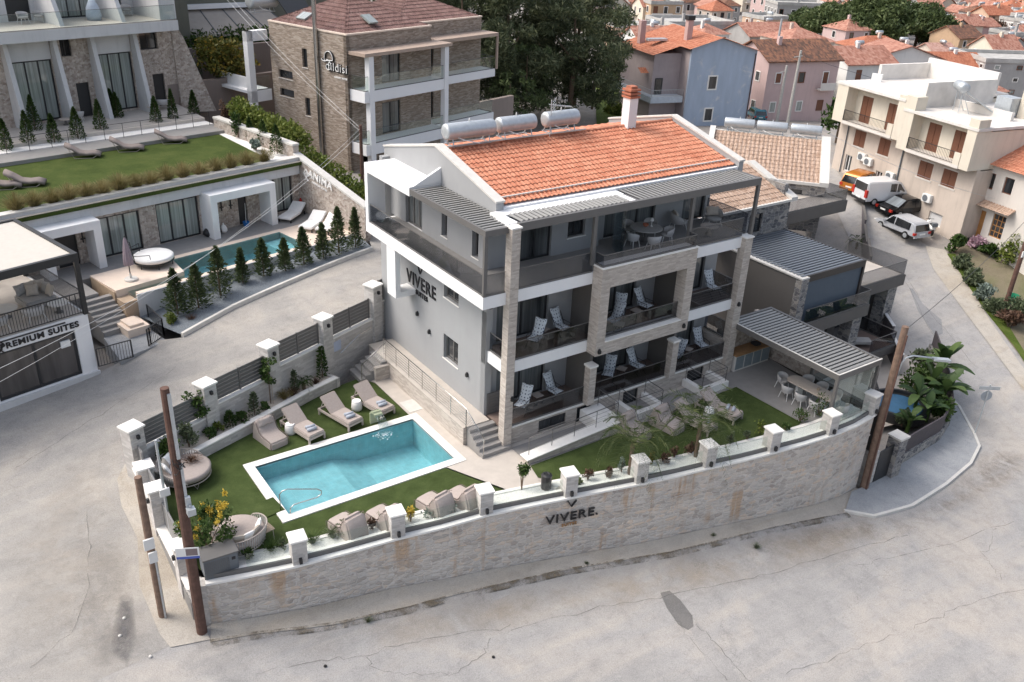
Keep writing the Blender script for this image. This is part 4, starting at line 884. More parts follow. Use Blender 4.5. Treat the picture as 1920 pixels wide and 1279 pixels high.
for px,py in ((556,1003),(743,958),(911,918),(1068,882),(1206,863),(1331,831),(1452,803),(1564,774),(1648,737)):
    zt = -2.27; q = onz(px,py,zt); d, c, a = near(WALLP, q[:2]); nx, ny = -math.sin(a), math.cos(a); PIL.append((c.x+nx*.27, c.y+ny*.27, a))
for x,y,a in PIL:
    m = MB(); m.cbox(x,y,-3.42,.50,.54,1.07,a); pl = m.build('pillar', M['stonelight'], RW); m = MB(); m.cbox(x,y,-2.35,.60,.64,.08,a); m.build('pillar_cap', M['cap'], pl, bevel=.015)
    m = MB(); nx, ny = math.sin(a), -math.cos(a); m.cbox(x+nx*.32,y+ny*.32,-3.2,.10,.12,.2,a); m.build('wall_lamp', M['bmetal'], pl)
ends = [(WALLP[0][0]+1.1, WALLP[0][1]+.1)]+[(p[0],p[1]) for p in PIL]
for (xa,ya),(xb,yb) in zip(ends[:-1], ends[1:]):
    seg = [(xa+(xb-xa)*i/4, ya+(yb-ya)*i/4) for i in range(5)]; g = MB(); pts = []
    for s_ in seg: d, c, a = near(WALLP, s_); pts.append((c.x-math.sin(a)*.21, c.y+math.cos(a)*.21))
    v = Vector(pts[-1])-Vector(pts[0]); v.normalize(); pts[0] = tuple(Vector(pts[0])+v*.3); pts[-1] = tuple(Vector(pts[-1])-v*.3)
    for a,b in zip(pts[:-1],pts[1:]): g.bar((*a,-2.86),(*b,-2.86),.014,.6)
    g.build('glass_panel', M['glass_c'], RW)
# sign on the wall
d, c, a = near(WALLP, onz(1072,955,-3.7)[:2]); nx, ny = math.sin(a), -math.cos(a)
def onwall(px, py): return onp(px, py, (c.x,c.y,0), (nx,ny,0))
sg = thing('wall_sign', 'black VIVERE SUITES lettering on the curved cream stone wall beside the road', 'sign')
q = onwall(1072,966); q = q+np.array([nx,ny,0])*.06; lettering('letters','VIVERE.',.55,facing(q,nx,ny),M['letters'],sg,.05,.004,1.12)
q = onwall(1066,981)+np.array([nx,ny,0])*.06; lettering('letters','SUITES',.17,facing(q,nx,ny),M['wood'],sg,.04,.004,1.15)
mk = MB(); q0, q1, q2 = [Vector(onwall(*p)+np.array([nx,ny,0])*.06) for p in ((1064,938),(1070,948),(1080,936))]; mk.bar(q0,q1,.04,.07,(nx,ny,0)); mk.bar(q1,q2,.04,.07,(nx,ny,0)); mk.build('emblem', M['letters'], sg)
# planting strip, lawn, paving
L1, L2, L3 = offset(WP,.43), offset(WP,1.08), offset(WP,1.24)
m = MB(); ribbon(m, L1, L2, -3.6, -3.34); tag(m.build('gravel_bed', M['gravel'], None), kind='structure')
m = MB(); ribbon(m, L2, L3, -3.6, -3.30); tag(m.build('lawn_kerb', M['cap'], None), kind='structure')
def flat(name, poly, z, mat, kind='structure', step=1.2): return drape(name, poly, mat, 0, step, kind, hfun=lambda v: np.full(len(v), z))
POOL = (-11.5,-.1,-3.75,4.12)
flat('terrace_base', [p for p in L3 if p[0] > -3.6 and p[0] < 14.2]+[(14.4,1.2),(11.4,1.2),(11.4,-.02),(-1.7,-.02),(-2.0,8.6),(-3.2,8.6),(-3.5,8.0)], -3.43, M['tile_b'])
# cut the pool out of the lawn: lawn pieces round it
LW = [(-14.75,5.2),(-14.75,-1.0)]+[p for p in L3 if -14.4 < p[0] < -3.0]
c0, c1 = onz(965,925,YZ), onz(845,890,YZ)
flat('lawn', LW+[(-3.3,-3.1),(-4.75,-.12),(-11.52,-.12),(-11.52,4.14),(-4.1,4.14),(-4.1,7.45),(-4.6,8.2),(-5.75,8.0),(-12.7,5.35)], YZ, M['lawn'])
flat('lawn', [(-1.75,-1.75),(-1.95,-2.55)]+[p for p in L3 if -1.8 < p[0] < 10.8]+[(10.62,-5.2),(10.5,-1.46),(3.2,-1.7)], YZ, M['lawn'])
flat('paving', [(-4.08,4.15),(-4.08,7.43),(-4.2,7.7),(-3.24,7.7),(-3.24,-.2),(-1.85,-.1),(-1.7,-.4),(-1.78,-1.72),(-1.97,-2.6),(-2.2,-3.1),(-3.2,-3.1),(-4.7,-.1),(-3.74,-.1),(-3.74,4.15)], YZ+.004, M['tile_b'])
flat('paving', [(-1.7,-.28),(-1.7,-1.7),(3.2,-1.68),(10.5,-1.44),(10.64,-5.2)]+[p for p in L3 if 10.75 < p[0] < 14.1]+[(14.3,1.0),(11.42,1.0),(11.42,-.28)], YZ+.004, M['deckgrey'])
hc = thing('hatch_cover', 'square pale access cover in the paving beside the pool', 'cover'); m = MB(); m.box(-3.98,4.28,YZ,-3.2,5.26,YZ+.02); m.build('lid', M['capgrey'], hc)
# pool
x0,y0,x1,y1 = POOL; t = .36
SP = thing('swimming_pool', 'large rectangular turquoise pool with white coping in the lawn', 'pool')
m = MB(); m.box(x0,y0,YZ-.06,x1,y0+t,YZ+.03); m.box(x0,y1-t,YZ-.06,x1,y1,YZ+.03); m.box(x0,y0+t,YZ-.06,x0+t,y1-t,YZ+.03); m.box(x1-t,y0+t,YZ-.06,x1,y1-t,YZ+.03); m.build('coping', M['cap'], SP)
m = MB(); a,b,c_,d = x0+t,y0+t,x1-t,y1-t; xm = -8.0
m.quad((a,b,-4.15),(xm,b,-4.15),(xm,d,-4.15),(a,d,-4.15)); m.quad((xm,b,-4.15),(xm+1.2,b,-4.6),(xm+1.2,d,-4.6),(xm,d,-4.15)); m.quad((xm+1.2,b,-4.6),(c_,b,-4.75),(c_,d,-4.75),(xm+1.2,d,-4.6))
for p,q in (((a,d),(c_,d)),((c_,d),(c_,b)),((c_,b),(a,b)),((a,b),(a,d))): m.quad((*p,YZ),(*q,YZ),(*q,-4.9),(*p,-4.9))
m.box(a,b,-4.3,a+.9,b+.9,-3.9); m.box(a+.9,b,-4.3,a+1.5,b+1.0,-4.08); m.build('basin', M['pooltile'], SP)
m = MB(); nxw, nyw = 30, 16
m.quad((a,b,YZ-.1),(c_,b,YZ-.1),(c_,d,YZ-.1),(a,d,YZ-.1)); m.build('water', M['water'], SP)
m = MB(); hr = lambda yy: [(x0+.18,yy,YZ),(x0+.18,yy,YZ+.7),(x0+.32,yy,YZ+.85),(x0+1.5,yy,YZ+.5),(x0+1.62,yy,YZ+.36),(x0+1.5,yy,YZ+.2),(x0+.7,yy,YZ+.12),(x0+.5,yy-.02,YZ)]
m.tube([(x0+.2,.62,YZ),(x0+.2,.62,YZ+.72),(x0+.3,.6,YZ+.86),(x0+.5,.56,YZ+.9),(x0+1.55,.38,YZ+.62),(x0+1.7,.35,YZ+.5),(x0+1.68,.34,YZ+.36),(x0+1.5,.34,YZ+.28),(x0+.6,.3,YZ+.34),(x0+.45,.28,YZ+.25),(x0+.42,.27,YZ)], .022, 8); m.build('handrail', M['steel'], SP, smooth=True)
# waterfall spout
wf_ = thing('pool_fountain', 'arched greenish water spout pouring into the far side of the pool', 'fountain', (-5.66,4.3,YZ)); m = MB(); pr = [(0,.02,0),(0,.05,.45),(0,-.08,.62),(0,-.28,.66),(0,-.42,.58)]
for i in range(len(pr)-1): p, q = pr[i], pr[i+1]; m.add([(-.19,p[1],p[2]),(.19,p[1],p[2]),(.19,q[1],q[2]),(-.19,q[1],q[2]),(-.19,p[1]+.09,p[2]+.02),(.19,p[1]+.09,p[2]+.02),(.19,q[1]+.04,q[2]+.07),(-.19,q[1]+.04,q[2]+.07)], [(0,1,2,3),(7,6,5,4),(0,4,5,1),(1,5,6,2),(2,6,7,3),(3,7,4,0)])
m.build('spout', plain('pale_green_stone',(.36,.40,.27),.5,0,.15,6), wf_); m = MB()
for i in range(7):
    x = -.16+i*.053; m.tube([(x,-.42,.6),(x+.005*i,-.62,.52),(x+.01*i,-.78,.25),(x+.012*i,-.86,-.1)],[.022,.018,.02,.035],5)
m.build('water', glassmat('falling_water',(.86,.93,.94),.5,.15), wf_, smooth=True)
t_ = NT('pool_foam'); t_.base((.75,.82,.84),.6); foam = t_.m; m = MB()
for i in range(70): r_ = abs(random.gauss(0,.22)); an_ = random.random()*6.28; z_ = .03+.05*random.random(); m.lathe([(.008,0),(random.uniform(.012,.035),.012),(.006,.024)],(r_*math.cos(an_)+.02,-.9+r_*math.sin(an_)*.8,-.11),5)
tag(m.build('splash', foam, wf_), kind='stuff')
# lounge furniture
def lounger(label, x, y, rz, towels=True, grp='flat sun loungers on the lawns'):
    t = thing('sun_lounger', label, 'sun lounger', (x,y,YZ), rz, grp); f = MB(); W_ = .82; L_ = 2.05
    f.box(-W_/2,0,.2,-W_/2+.06,L_,.3); f.box(W_/2-.06,0,.2,W_/2,L_,.3); f.box(-W_/2+.06,0,.2,W_/2-.06,.06,.3); f.box(-W_/2+.06,L_-.06,.2,W_/2-.06,L_,.3)
    f.build('frame', M['frame_t'], t); lg = MB()
    for a in (-W_/2,W_/2-.07):
        for b in (0,L_-.1): lg.box(a,b,0,a+.07,b+.07,.198)
    each(lg,'leg', M['frame_t'], t); c = MB(); c.box(-W_/2+.02,.0,.3,W_/2-.02,1.22,.42); c.build('seat_cushion', M['fabric'], t, smooth=True, bevel=.035)
    c = MB(); c.M = Matrix.Translation((0,1.2,.31)) @ Matrix.Rotation(rad(38),4,'X'); c.box(-W_/2+.02,0,0,W_/2-.02,.92,.12); c.build('back_cushion', M['fabric'], t, smooth=True, bevel=.035)
    s_ = MB(); s_.bar((-W_/2+.08,1.95,.26),(-W_/2+.08,1.75,.72),.03,.03); s_.bar((W_/2-.08,1.95,.26),(W_/2-.08,1.75,.72),.03,.03); each(s_,'back_support', M['frame_t'], t); return t
def towel(x, y, z, rz, label, mat=None):
    t = thing('towel', label, 'towel', (x,y,z), rz, 'rolled towels on the sun loungers'); m = MB(); m.M = Matrix.Rotation(rad(90),4,'Y'); m.lathe([(.03,-.21),(.07,-.20),(.07,.20),(.03,.21)],(-.07,0,0),12); m.build('roll', mat or M['towel'], t, smooth=True)
LB = [(-8.32,4.2,14,'beige lounger beside the left hand white stool, with two rolled towels'),(-6.52,4.32,15,'beige lounger left of the pool spout, with two rolled towels'),(-4.92,4.5,13,'beige lounger nearest the grey side wall, with two rolled towels')]
for (x,y,a,l),wh in zip(LB,('on the lounger by the left white stool','on the lounger left of the pool spout','on the lounger by the grey wall')):
    lounger(l,x,y,rad(a)); c_,s_ = math.cos(rad(a)), math.sin(rad(a))
    for k,(u,v,ff) in enumerate(((-.02,.32,'front'),(.05,.52,'back'))): towel(x+u*c_-v*s_, y+u*s_+v*c_, YZ+.42, rad(a-12-k*8), f'rolled blue grey towel at the {ff} {wh}')
lounger('beige lounger on the right lawn with patterned towels, beside the grass edge',8.15,-3.75,rad(13)); lounger('beige lounger half hidden behind a palm on the right lawn',6.45,-3.85,rad(13))
for x,y,l in ((8.2,-3.35,'striped rolled towel on the right lawn lounger by the grass edge'),(8.1,-3.1,'grey rolled towel behind the striped one on the right lawn lounger'),(6.5,-3.5,'patterned rolled towel on the palm hidden lounger')): towel(x,y,YZ+.42,rad(30),l)
def beanlounger(label, x, y, rz):
    t = thing('bean_lounger', label, 'lounge chair', (x,y,YZ), rz, 'soft bean lounge chairs on the lawns'); W_ = .84; m = MB()
    pr = [(0,0),(0,.30),(.12,.36),(.70,.40),(.86,.50),(1.05,.86),(1.16,.92),(1.26,.88),(1.42,.45),(1.5,.0)]   # profile (y,z), seat front at y=0
    n = len(pr); K = 6; vs = []; fs = []
    for j in range(K+1):
        u = j/K; bl = 1-.07*abs(2*u-1)**6
        for (yy,zz) in pr: vs.append((-W_/2+W_*u, .75+(yy-.75)*bl, zz*bl+.0))
    for j in range(K):
        for i in range(n-1): fs.append((j*n+i,(j+1)*n+i,(j+1)*n+i+1,j*n+i+1))
    fs += [tuple(range(n)), tuple(K*n+i for i in reversed(range(n)))]; m.add(vs, fs); m.build('body', M['fabric'], t, smooth=True, bevel=.05)
    p = MB()
    for sx in (-W_/2-.004,W_/2+.004): p.tube([(sx,.02,.02),(sx,.02,.29),(sx,.14,.345),(sx,.69,.385),(sx,.85,.49),(sx,1.04,.84),(sx,1.15,.9)],.013,5)
    each(p,'piping', M['fabric_d'], t); c = MB(); c.pillow((0,1.0,.80),.66,.34,.17,rot=Matrix.Rotation(rad(62),4,'X')); c.build('head_cushion', M['fabric'], t, smooth=True); return t
for px,py,rz,l in ((510,820,12,'soft taupe lounge chair with neck cushion, left of the white stool'),(648,985,192,'soft taupe lounge chair behind the glass, left of the middle wall pillars'),(718,970,192,'soft taupe lounge chair just left of a white capped pillar'),(812,945,192,'soft taupe lounge chair left of another, by the pool corner'),(866,933,192,'soft taupe lounge chair touching its twin, nearest the wall pillar'),(1255,795,10,'soft taupe lounge chair by the railed light well on the right lawn'),(1193,808,10,'soft taupe lounge chair hidden behind a palm on the right lawn')):
    q = onz(px,py,-3.2); beanlounger(l, q[0]-(-math.sin(rad(rz))*.6), q[1]-math.cos(rad(rz))*.6, rad(rz))
def drum(label,px,py):
    q = onz(px,py,YZ); t = thing('garden_stool', label, 'stool', (q[0],q[1],YZ), 0, 'white drum stools'); m = MB(); m.lathe([(.20,0),(.235,.04),(.24,.14),(.225,.3),(.20,.42),(.18,.44)],(0,0,0),24); m.build('body', M['cap'], t, smooth=True, bevel=.01); m = MB(); m.lathe([(.19,.44),(.19,.465),(.16,.47)],(0,0,0),24); m.build('lid', M['fabric_w'], t)
drum('white drum stool left of the towel loungers',545,812); drum('white drum stool between two loungers near the spout',669,768); drum('white drum stool between the right lawn loungers',1328,782)
def daybed(label, x, y, rz):
    t = thing('daybed', label, 'daybed', (x,y,YZ), rz, 'round rope daybeds'); r = .95; m = MB()
    m.lathe([(r*.8,.30),(r*.97,.34),(r*.99,.52),(r*.9,.57),(.05,.58)],(0,0,0),36); m.build('mattress', M['fabric'], t, smooth=True)
    b = MB(); n = 44
    for i in range(n):
        a = math.pi*(-.12+1.24*i/(n-1)); k = math.sin(math.pi*i/(n-1))**.5; b.tube([(math.cos(a)*r*.94,math.sin(a)*r*.94,.22),(math.cos(a)*r*1.06,math.sin(a)*r*1.06,.40+.45*k)],.016,4)
    b.build('rope_back', M['rope'], t); q = MB(); q.tube([(math.cos(a)*r*1.06,math.sin(a)*r*1.06,.40+.45*k) for a,k in [(math.pi*(-.12+1.24*i/30), math.sin(math.pi*i/30)**.5) for i in range(31)]],.022,6); q.tube([(math.cos(i*.2094)*r*.95,math.sin(i*.2094)*r*.95,.24) for i in range(31)],.025,6); q.build('frame', M['frame_t'], t)
    l = MB()
    for a in (.7,2.4,3.9,5.5): l.tube([(math.cos(a-.14)*r*.9,math.sin(a-.14)*r*.9,.25),(math.cos(a)*r*.95,math.sin(a)*r*.95,.01),(math.cos(a+.14)*r*.9,math.sin(a+.14)*r*.9,.25)],.014,5)
    each(l,'leg', M['frame_t'], t)
    for i,(a,mt) in enumerate(((.9,'pillow'),(1.35,'fabric_w'),(1.8,'pillow'),(2.25,'fabric_w'))): c = MB(); c.pillow((math.cos(a)*r*.74,math.sin(a)*r*.74,.74),.46,.42,.15,rot=Matrix.Rotation(a-math.pi/2,4,'Z') @ Matrix.Rotation(rad(62),4,'X')); c.build('pillow', M[mt], t, smooth=True)
daybed('round rope daybed with pillows behind the tall dark pole',-13.6,4.35,rad(55)); daybed('round rope daybed behind the yellow flowering shrub',-13.2,-.35,rad(205))
def slat_table(label,x,y,rz):
    t = thing('garden_table', label, 'table', (x,y,YZ), rz, 'slatted garden side tables'); m = MB()
    for i in range(7): m.box(-.27,-.3+i*.087,.44,.27,-.225+i*.087,.47)
    m.build('slatted_top', M['teak'], t); f = MB()
    for sx in (-.22,.22): f.tube([(sx,-.27,.0),(sx,-.24,.43),(sx,.24,.43),(sx,.27,0)],.015,5)
    each(f,'leg', M['frame_t'], t)
slat_table('slatted wooden side table by the daybed near the lane wall',-13.1,4.85,rad(20)); slat_table('slatted wooden side table beside the front daybed',-12.35,-.55,rad(10))
# heat pump, bin, loose turf
hp = thing('heat_pump', 'grey pool heat pump on the wall corner below the yellow shrub', 'machine', (-14.2,-1.45,-3.28), rad(-3)); m = MB(); m.box(-.55,-.35,0,.55,.35,.78); m.build('casing', M['greyp'], hp, bevel=.02); m = MB(); m.box(-.58,-.38,.782,.58,.38,.83); m.build('lid', M['dmetal'], hp)
m = MB(); g = MB()
for i in range(13): m.box(-.5+i*.062,-.358,.06,-.485+i*.062,-.351,.7)
for i in range(11): m.box(-.5,-.358,.08+i*.058,.26,-.351,.088+i*.058)
m.build('fan_grille', M['dmetal'], hp); g.box(.34,-.36,.52,.46,-.352,.64); g.build('display', M['blackp'], hp)
tb = thing('trash_bin', 'black square waste bin behind the glass by a wall pillar', 'bin', (-2.15,-3.35,YZ)); m = MB(); m.lathe([(.18,0),(.2,.02),(.21,.6),(.2,.62)],(0,0,0),8); m.build('body', M['blackp'], tb); m = MB(); m.lathe([(.22,.62),(.22,.68),(.12,.72),(.1,.7)],(0,0,0),8); m.build('lid', M['bmetal'], tb)
bn = thing('stone_bench', 'small white stone block bench beside the black bin', 'bench', (-1.55,-3.5,YZ)); m = MB(); m.box(-.35,-.15,0,.3,.15,.18); m.build('block', M['cap'], bn, bevel=.01)
tp = thing('turf_mat', 'loose square of artificial turf lying at the pool corner', 'mat', (-11.9,.95,YZ), rad(6)); m = MB(); m.box(-.75,-.45,.0,.7,.5,.035); m.build('turf', M['lawn'], tp)
# walkway along the side wall with steps and steel railing
ww = thing('raised_walkway', 'paved walkway with stone edge wall and steps along the grey side wall', 'walkway')
m = MB(); m.box(-3.3,.9,-3.42,-2.035,9.6,-2.58); m.build('stone_base', M['clad'], ww); m = MB(); m.box(-3.33,.88,-2.58,-2.035,9.6,-2.54); m.build('paving', M['tile_b'], ww)
st = MB()
for i in range(5): st.box(-3.15,.88-.25*(i+1),-3.42,-1.70 if i<9 else -2,.88-.25*i,-2.58-.16*(i+.0)-.005)
st.build('steps', M['deckgrey'], ww); st = MB()
for i in range(5): st.box(-3.33-.27*(i+1),7.72,-3.42,-3.33-.27*i,8.95,-2.58-.16*i-.005)
st.build('steps', M['deckgrey'], ww); m = MB(); m.box(-4.0,7.5,-3.42,-3.31,7.71,-2.7); m.build('stone_cheek', M['clad'], ww)
def bars(root, pts, h, post=True, n=3, mat='steel', r=.02, gap=1.2, wires=True):
    m = MB(); w_ = MB(); t = MB(); m.tube([(p[0],p[1],p[2]+h) for p in pts], r, 6)
    for a, b in zip(pts[:-1], pts[1:]):
        A, B_ = Vector(a), Vector(b); k = max(1,int(round((B_-A).length/gap)))
        for i in range(k+1):
            p = A+(B_-A)*i/k; t.tube([p, p+Vector((0,0,h))], r*.85, 6)
        for j in range(1,n+1): w_.tube([A+Vector((0,0,h*j/(n+1))), B_+Vector((0,0,h*j/(n+1)))], r*.3, 4)
    m.build('handrail', M[mat], root, smooth=True); each(t,'post', M[mat], root); w_.build('rail_wires', M[mat], root)
sr = thing('steel_railing', 'shiny steel post and wire railing along the raised walkway', 'railing'); bars(sr, [(-3.21,8.2,-2.54),(-3.21,.85,-2.54),(-3.1,-.35,-3.38)], .92, n=6); bars(sr, [(-3.35,7.75,-2.54),(-4.6,7.75,-3.38)], .92, n=5)
sr2 = thing('handrail', 'single steel handrail fixed to the lane wall above the steps', 'railing'); m = MB(); q = [ony(0,0,9.2)*0]; m.tube([(-5.0,9.1,-2.35),(-3.9,9.35,-1.75),(-3.2,9.6,-1.7)],.025,6); m.build('rail', M['steel'], sr2)
# railed ramp and light wells on the front of the hotel
rp = thing('basement_ramp', 'white capped sloping wall with steel railing below the lower balconies', 'ramp')
m = MB(); m.prism([(-1.8,-1.62),(3.2,-1.66),(3.2,-1.2),(-1.8,-1.2)], -3.42, lambda x,y: -3.2+(x+1.8)/5*.32); m.build('stone_wall', M['clad'], rp)
m = MB(); z_ = lambda x,y: -3.2+(x+1.8)/5*.32; m.prism([(-1.85,-1.68),(3.25,-1.72),(3.25,-1.14),(-1.85,-1.14)], lambda x,y: z_(x,y)+.003, lambda x,y: z_(x,y)+.05); m.build('coping', M['cap'], rp); m = MB(); m.box(2.1,-1.13,-3.4,3.2,-.03,-2.83); m.build('landing', M['cap'], rp)
bars(rp, [(-1.6,-1.4,-3.12),(3.0,-1.45,-2.83)], .8, n=3, mat='dmetal', gap=1.3); bars(rp, [(3.0,-1.45,-2.83),(3.0,-.15,-2.83)], .8, n=3, mat='dmetal'); 
def well(label, xa, xb, ya):
    t = thing('light_well', label, 'railing', group='railed light wells'); m = MB(); m.box(xa,ya,-3.42,xb,ya+.25,-3.05); m.box(xa,ya+.25,-3.42,xa+.25,-.02,-3.05); m.box(xb-.25,ya+.25,-3.42,xb,-.02,-3.05); m.build('kerb', M['cap'], t); m = MB(); m.box(xa+.25,ya+.25,-3.41,xb-.25,-.01,-3.38); m.build('floor', M['deckgrey'], t)
    bars(t, [(xa+.12,-.1,-3.05),(xa+.12,ya+.12,-3.05),(xb-.12,ya+.12,-3.05),(xb-.12,-.1,-3.05)], .72, n=3, mat='dmetal', gap=1.1)
well('railed light well by the palm in the middle of the hotel front',4.15,5.95,-1.35); well('railed light well at the right end of the hotel front',8.3,10.1,-1.3)
# planter and boundary wall beside the lane
BA = math.atan2(10.35-5.55,-2.75+15.05); BF = Frame((-15.05,5.55,0), BA); BM = Matrix.Translation((-15.05,5.55,0)) @ Matrix.Rotation(BA,4,'Z')
bwl = thing('boundary_wall', 'stepped pale stone wall with white capped pillars beside the lane', 'wall'); bwl.matrix_world = BM
PX = [(.0,-1.18),(3.4,-.82),(6.75,-.42),(9.98,-.3),(13.35,.19),(15.6,.19)]; FB = [-2.27,-1.9,-1.55,-1.5,-.78]
for i in range(5):
    xa, xb = PX[i][0]+.3, PX[i+1][0]-.3; m = MB(); m.box(xa,-.18,-4.2,xb,.18,FB[i]-.07); m.build('stone_panel', M['stonelight'], bwl); m = MB(); m.box(xa,-.22,FB[i]-.07,xb,.22,FB[i]); m.build('coping', M['cap'], bwl)
for i,(x,z) in enumerate(PX[:5]):
    m = MB(); m.box(x-.3,-.3,-4.2,x+.3,.3,z-.08); pl = m.build('pillar', M['stonelight'], bwl); m = MB(); m.box(x-.36,-.36,z-.08,x+.36,.36,z); m.build('pillar_cap', M['cap'], pl, bevel=.012); m = MB(); m.box(x-.05,-.42,z-.45,x+.05,-.3,z-.3); m.build('wall_lamp', M['bmetal'], pl)
FL = ['dark slatted fence panel nearest the road corner, by the tall dark pole','dark slatted fence panel behind the slim tree with two stakes','dark slatted fence panel above the ornamental grasses','dark slatted fence panel above the small wall sign','dark slatted fence panel next to the hotel corner']
for i in range(5):
    xa, xb = PX[i][0]+.34, PX[i+1][0]-.34; t = thing('slatted_fence', FL[i], 'fence', group='slatted fence panels beside the lane'); t.matrix_world = BM; m = MB()
    for k in range(6): m.box(xa,-.02,FB[i]+.03+k*.168,xb,.02,FB[i]+.03+k*.168+.145)
    m.build('slats', M['dmetal'], t); m = MB()
    for c in (xa+.03,(xa+xb)/2,xb-.03): m.box(c-.035,-.045,FB[i],c+.035,.03,FB[i]+1.04)
    each(m,'post', M['dmetal'], t)
ps = thing('notice_sign', 'small blue and white notice on the pale stone lane wall', 'sign'); ps.matrix_world = BM; m = MB(); m.box(10.35,-.20,-2.25,10.85,-.183,-1.75); m.build('board', plain('pale_blue_sign',(.45,.5,.62),.5), ps)
pb = thing('planter_wall', 'low pale stone planter with white rim along the lane wall', 'planter'); PF = [(-14.6,4.62),(-12.7,5.36),(-10.16,6.28),(-7.32,7.42),(-5.71,7.95)]; PB_ = [(x-.35,y+.83) for x,y in PF]
m = MB(); ribbon(m, PF, offset(PF,.22), -3.45, -2.96); m.build('stone_front', M['stonelight'], pb); m = MB(); ribbon(m, offset(PF,-.03), offset(PF,.25), -2.96, -2.9); m.build('rim', M['cap'], pb)
m = MB(); m.cbox(-5.85,8.35,-3.45,.2,.9,.5,BA); m.build('end_wall', M['stonelight'], pb); m = MB(); ribbon(m, offset(PF,.25), offset(PF,1.0), -3.3, -3.0); m.build('soil', M['gravel_t'], pb)
# low wall at the road corner
cw = thing('corner_wall', 'white topped low wall with grey panels at the road corner', 'wall'); m = MB(); m.box(-15.27,2.95,-4.6,-14.95,5.3,-2.88); m.box(-15.24,-1.7,-5.6,-14.92,2.9,-3.85); m.build('stone_face', M['stonelight'], cw)
m = MB(); m.box(-15.33,3.0,-2.88,-14.9,5.25,-2.82); m.box(-15.3,-1.3,-3.85,-14.88,2.85,-3.78); each(m,'coping', M['cap'], cw)
for y,z,zb in ((4.35,-2.22,-4.4),(2.75,-2.2,-4.6),(-.25,-2.62,-5.3)):
    m = MB(); m.box(-15.32,y-.28,zb,-14.78,y+.28,z-.08); pl = m.build('pillar', M['stonelight'], cw); m = MB(); m.box(-15.38,y-.34,z-.08,-14.72,y+.34,z); m.build('pillar_cap', M['cap'], pl, bevel=.012); m = MB(); m.box(-15.42,y-.05,z-.62,-15.32,y+.05,z-.45); m.build('wall_lamp', M['bmetal'], pl)
m = MB(); m.box(-15.02,4.65,-2.8,-14.96,5.2,-1.9); m.box(-15.0,3.05,-2.8,-14.94,4.05,-2.25); m.box(-14.98,.05,-3.76,-14.92,2.45,-2.75); m.box(-15.285,.1,-4.9,-15.245,2.4,-4.0); m.box(-15.285,-1.5,-5.3,-15.245,-.6,-4.2); each(m,'metal_panel', plain('mid_grey_panel',(.22,.215,.21),.5), cw)
m = MB(); ribbon(m, [(-15.2,-1.72),(-14.83,-1.87)], [(-14.9,-1.3),(-14.7,-1.5)], -5.8, -3.38); m.build('end_pier', M['stonelight'], cw)
# dining pergola
dp = thing('garden_pergola', 'grey louvred pergola over the outdoor dining table', 'pergola'); PX0,PX1,PY0,PY1,PZ = 11.25,14.3,-6.15,.3,-.75
m = MB(); m.box(PX0,PY0,PZ-.28,PX0+.14,PY1,PZ); m.box(PX1-.14,PY0,PZ-.28,PX1,PY1,PZ); m.box(PX0+.14,PY0,PZ-.28,PX1-.14,PY0+.14,PZ); m.box(PX0+.14,PY1-.14,PZ-.28,PX1-.14,PY1,PZ); m.build('beam_frame', M['dmetal'], dp)
m = MB()
for x in (PX0,PX1-.14):
    for y in (PY0,PY1-.14): m.box(x,y,-3.42,x+.14,y+.14,PZ-.282)
m.box(PX1-.14,-2.9,-3.42,PX1,-2.76,PZ-.282); each(m,'post', M['dmetal'], dp); m = MB(); louv(m,PX0+.14,PX1-.14,PY0+.14,PY1-.14,PZ-.03,'x',27,.03,.12,.13); m.build('louvre_slats', M['slat'], dp); m = MB(); m.box(PX0+.14,PY0+.14,PZ-.12,PX1-.14,PY1-.14,PZ-.1); m.build('roof_sheet', M['bmetal'], dp)
m = MB(); m.box(PX0-.01,PY0-.01,PZ,PX0+.06,PY1,PZ+.02); m.box(PX0-.01,PY0-.01,PZ+.002,PX1,PY0+.06,PZ+.022); m.build('edge_trim', M['capgrey'], dp)
m = MB(); m.bar((PX0+.2,PY0+.07,-2.2),(PX1-.2,PY0+.07,-2.2),.014,2.3); m.bar((PX1-.07,PY0+.2,-2.2),(PX1-.07,-2.95,-2.2),.014,2.3); each(m,'glass_screen', M['glass_c'], dp)
m = MB(); m.box(PX0+.1,PY0-.0,-3.4,PX1-.1,PY0+.14,-3.28); m.build('sill', M['capgrey'], dp)
bwk = thing('patio_wall', 'tan rubble stone wall behind the outdoor dining table', 'wall'); m = MB(); m.box(14.32,-2.7,-3.45,14.6,1.3,-1.35); m.build('stone', M['stonetan'], bwk)
bk2 = thing('patio_wall', 'tan stone wall behind the outdoor kitchen counter', 'wall'); m = MB(); m.box(11.45,.36,-3.45,14.31,.6,-1.1); m.build('stone', M['stonetan'], bk2)
ok = thing('kitchen_counter', 'outdoor counter with wooden top and grey doors under the pergola', 'counter'); m = MB(); m.box(11.5,-.35,-3.4,14.0,.33,-2.55); m.build('cabinet', M['capgrey'], ok); m = MB()
for i in range(4): m.box(11.56+i*.62,-.37,-3.3,12.1+i*.62,-.352,-2.62)
each(m,'cabinet_door', plain('blue_grey_door',(.20,.235,.25),.5), ok); m = MB(); m.box(11.45,-.42,-2.548,14.05,.34,-2.49); m.build('worktop', M['wood'], ok)
bb = thing('bowl', 'dark bowl on the wooden counter top', 'bowl', (13.2,-.05,-2.49)); m = MB(); m.lathe([(.1,0),(.25,.1),(.27,.12),(.22,.1)],(0,0,0),16); m.build('bowl', M['bmetal'], bb)
dt = thing('dining_table', 'long pale dining table with rounded ends under the garden pergola', 'table', (12.45,-4.25,YZ), rad(1)); m = MB(); n = 10
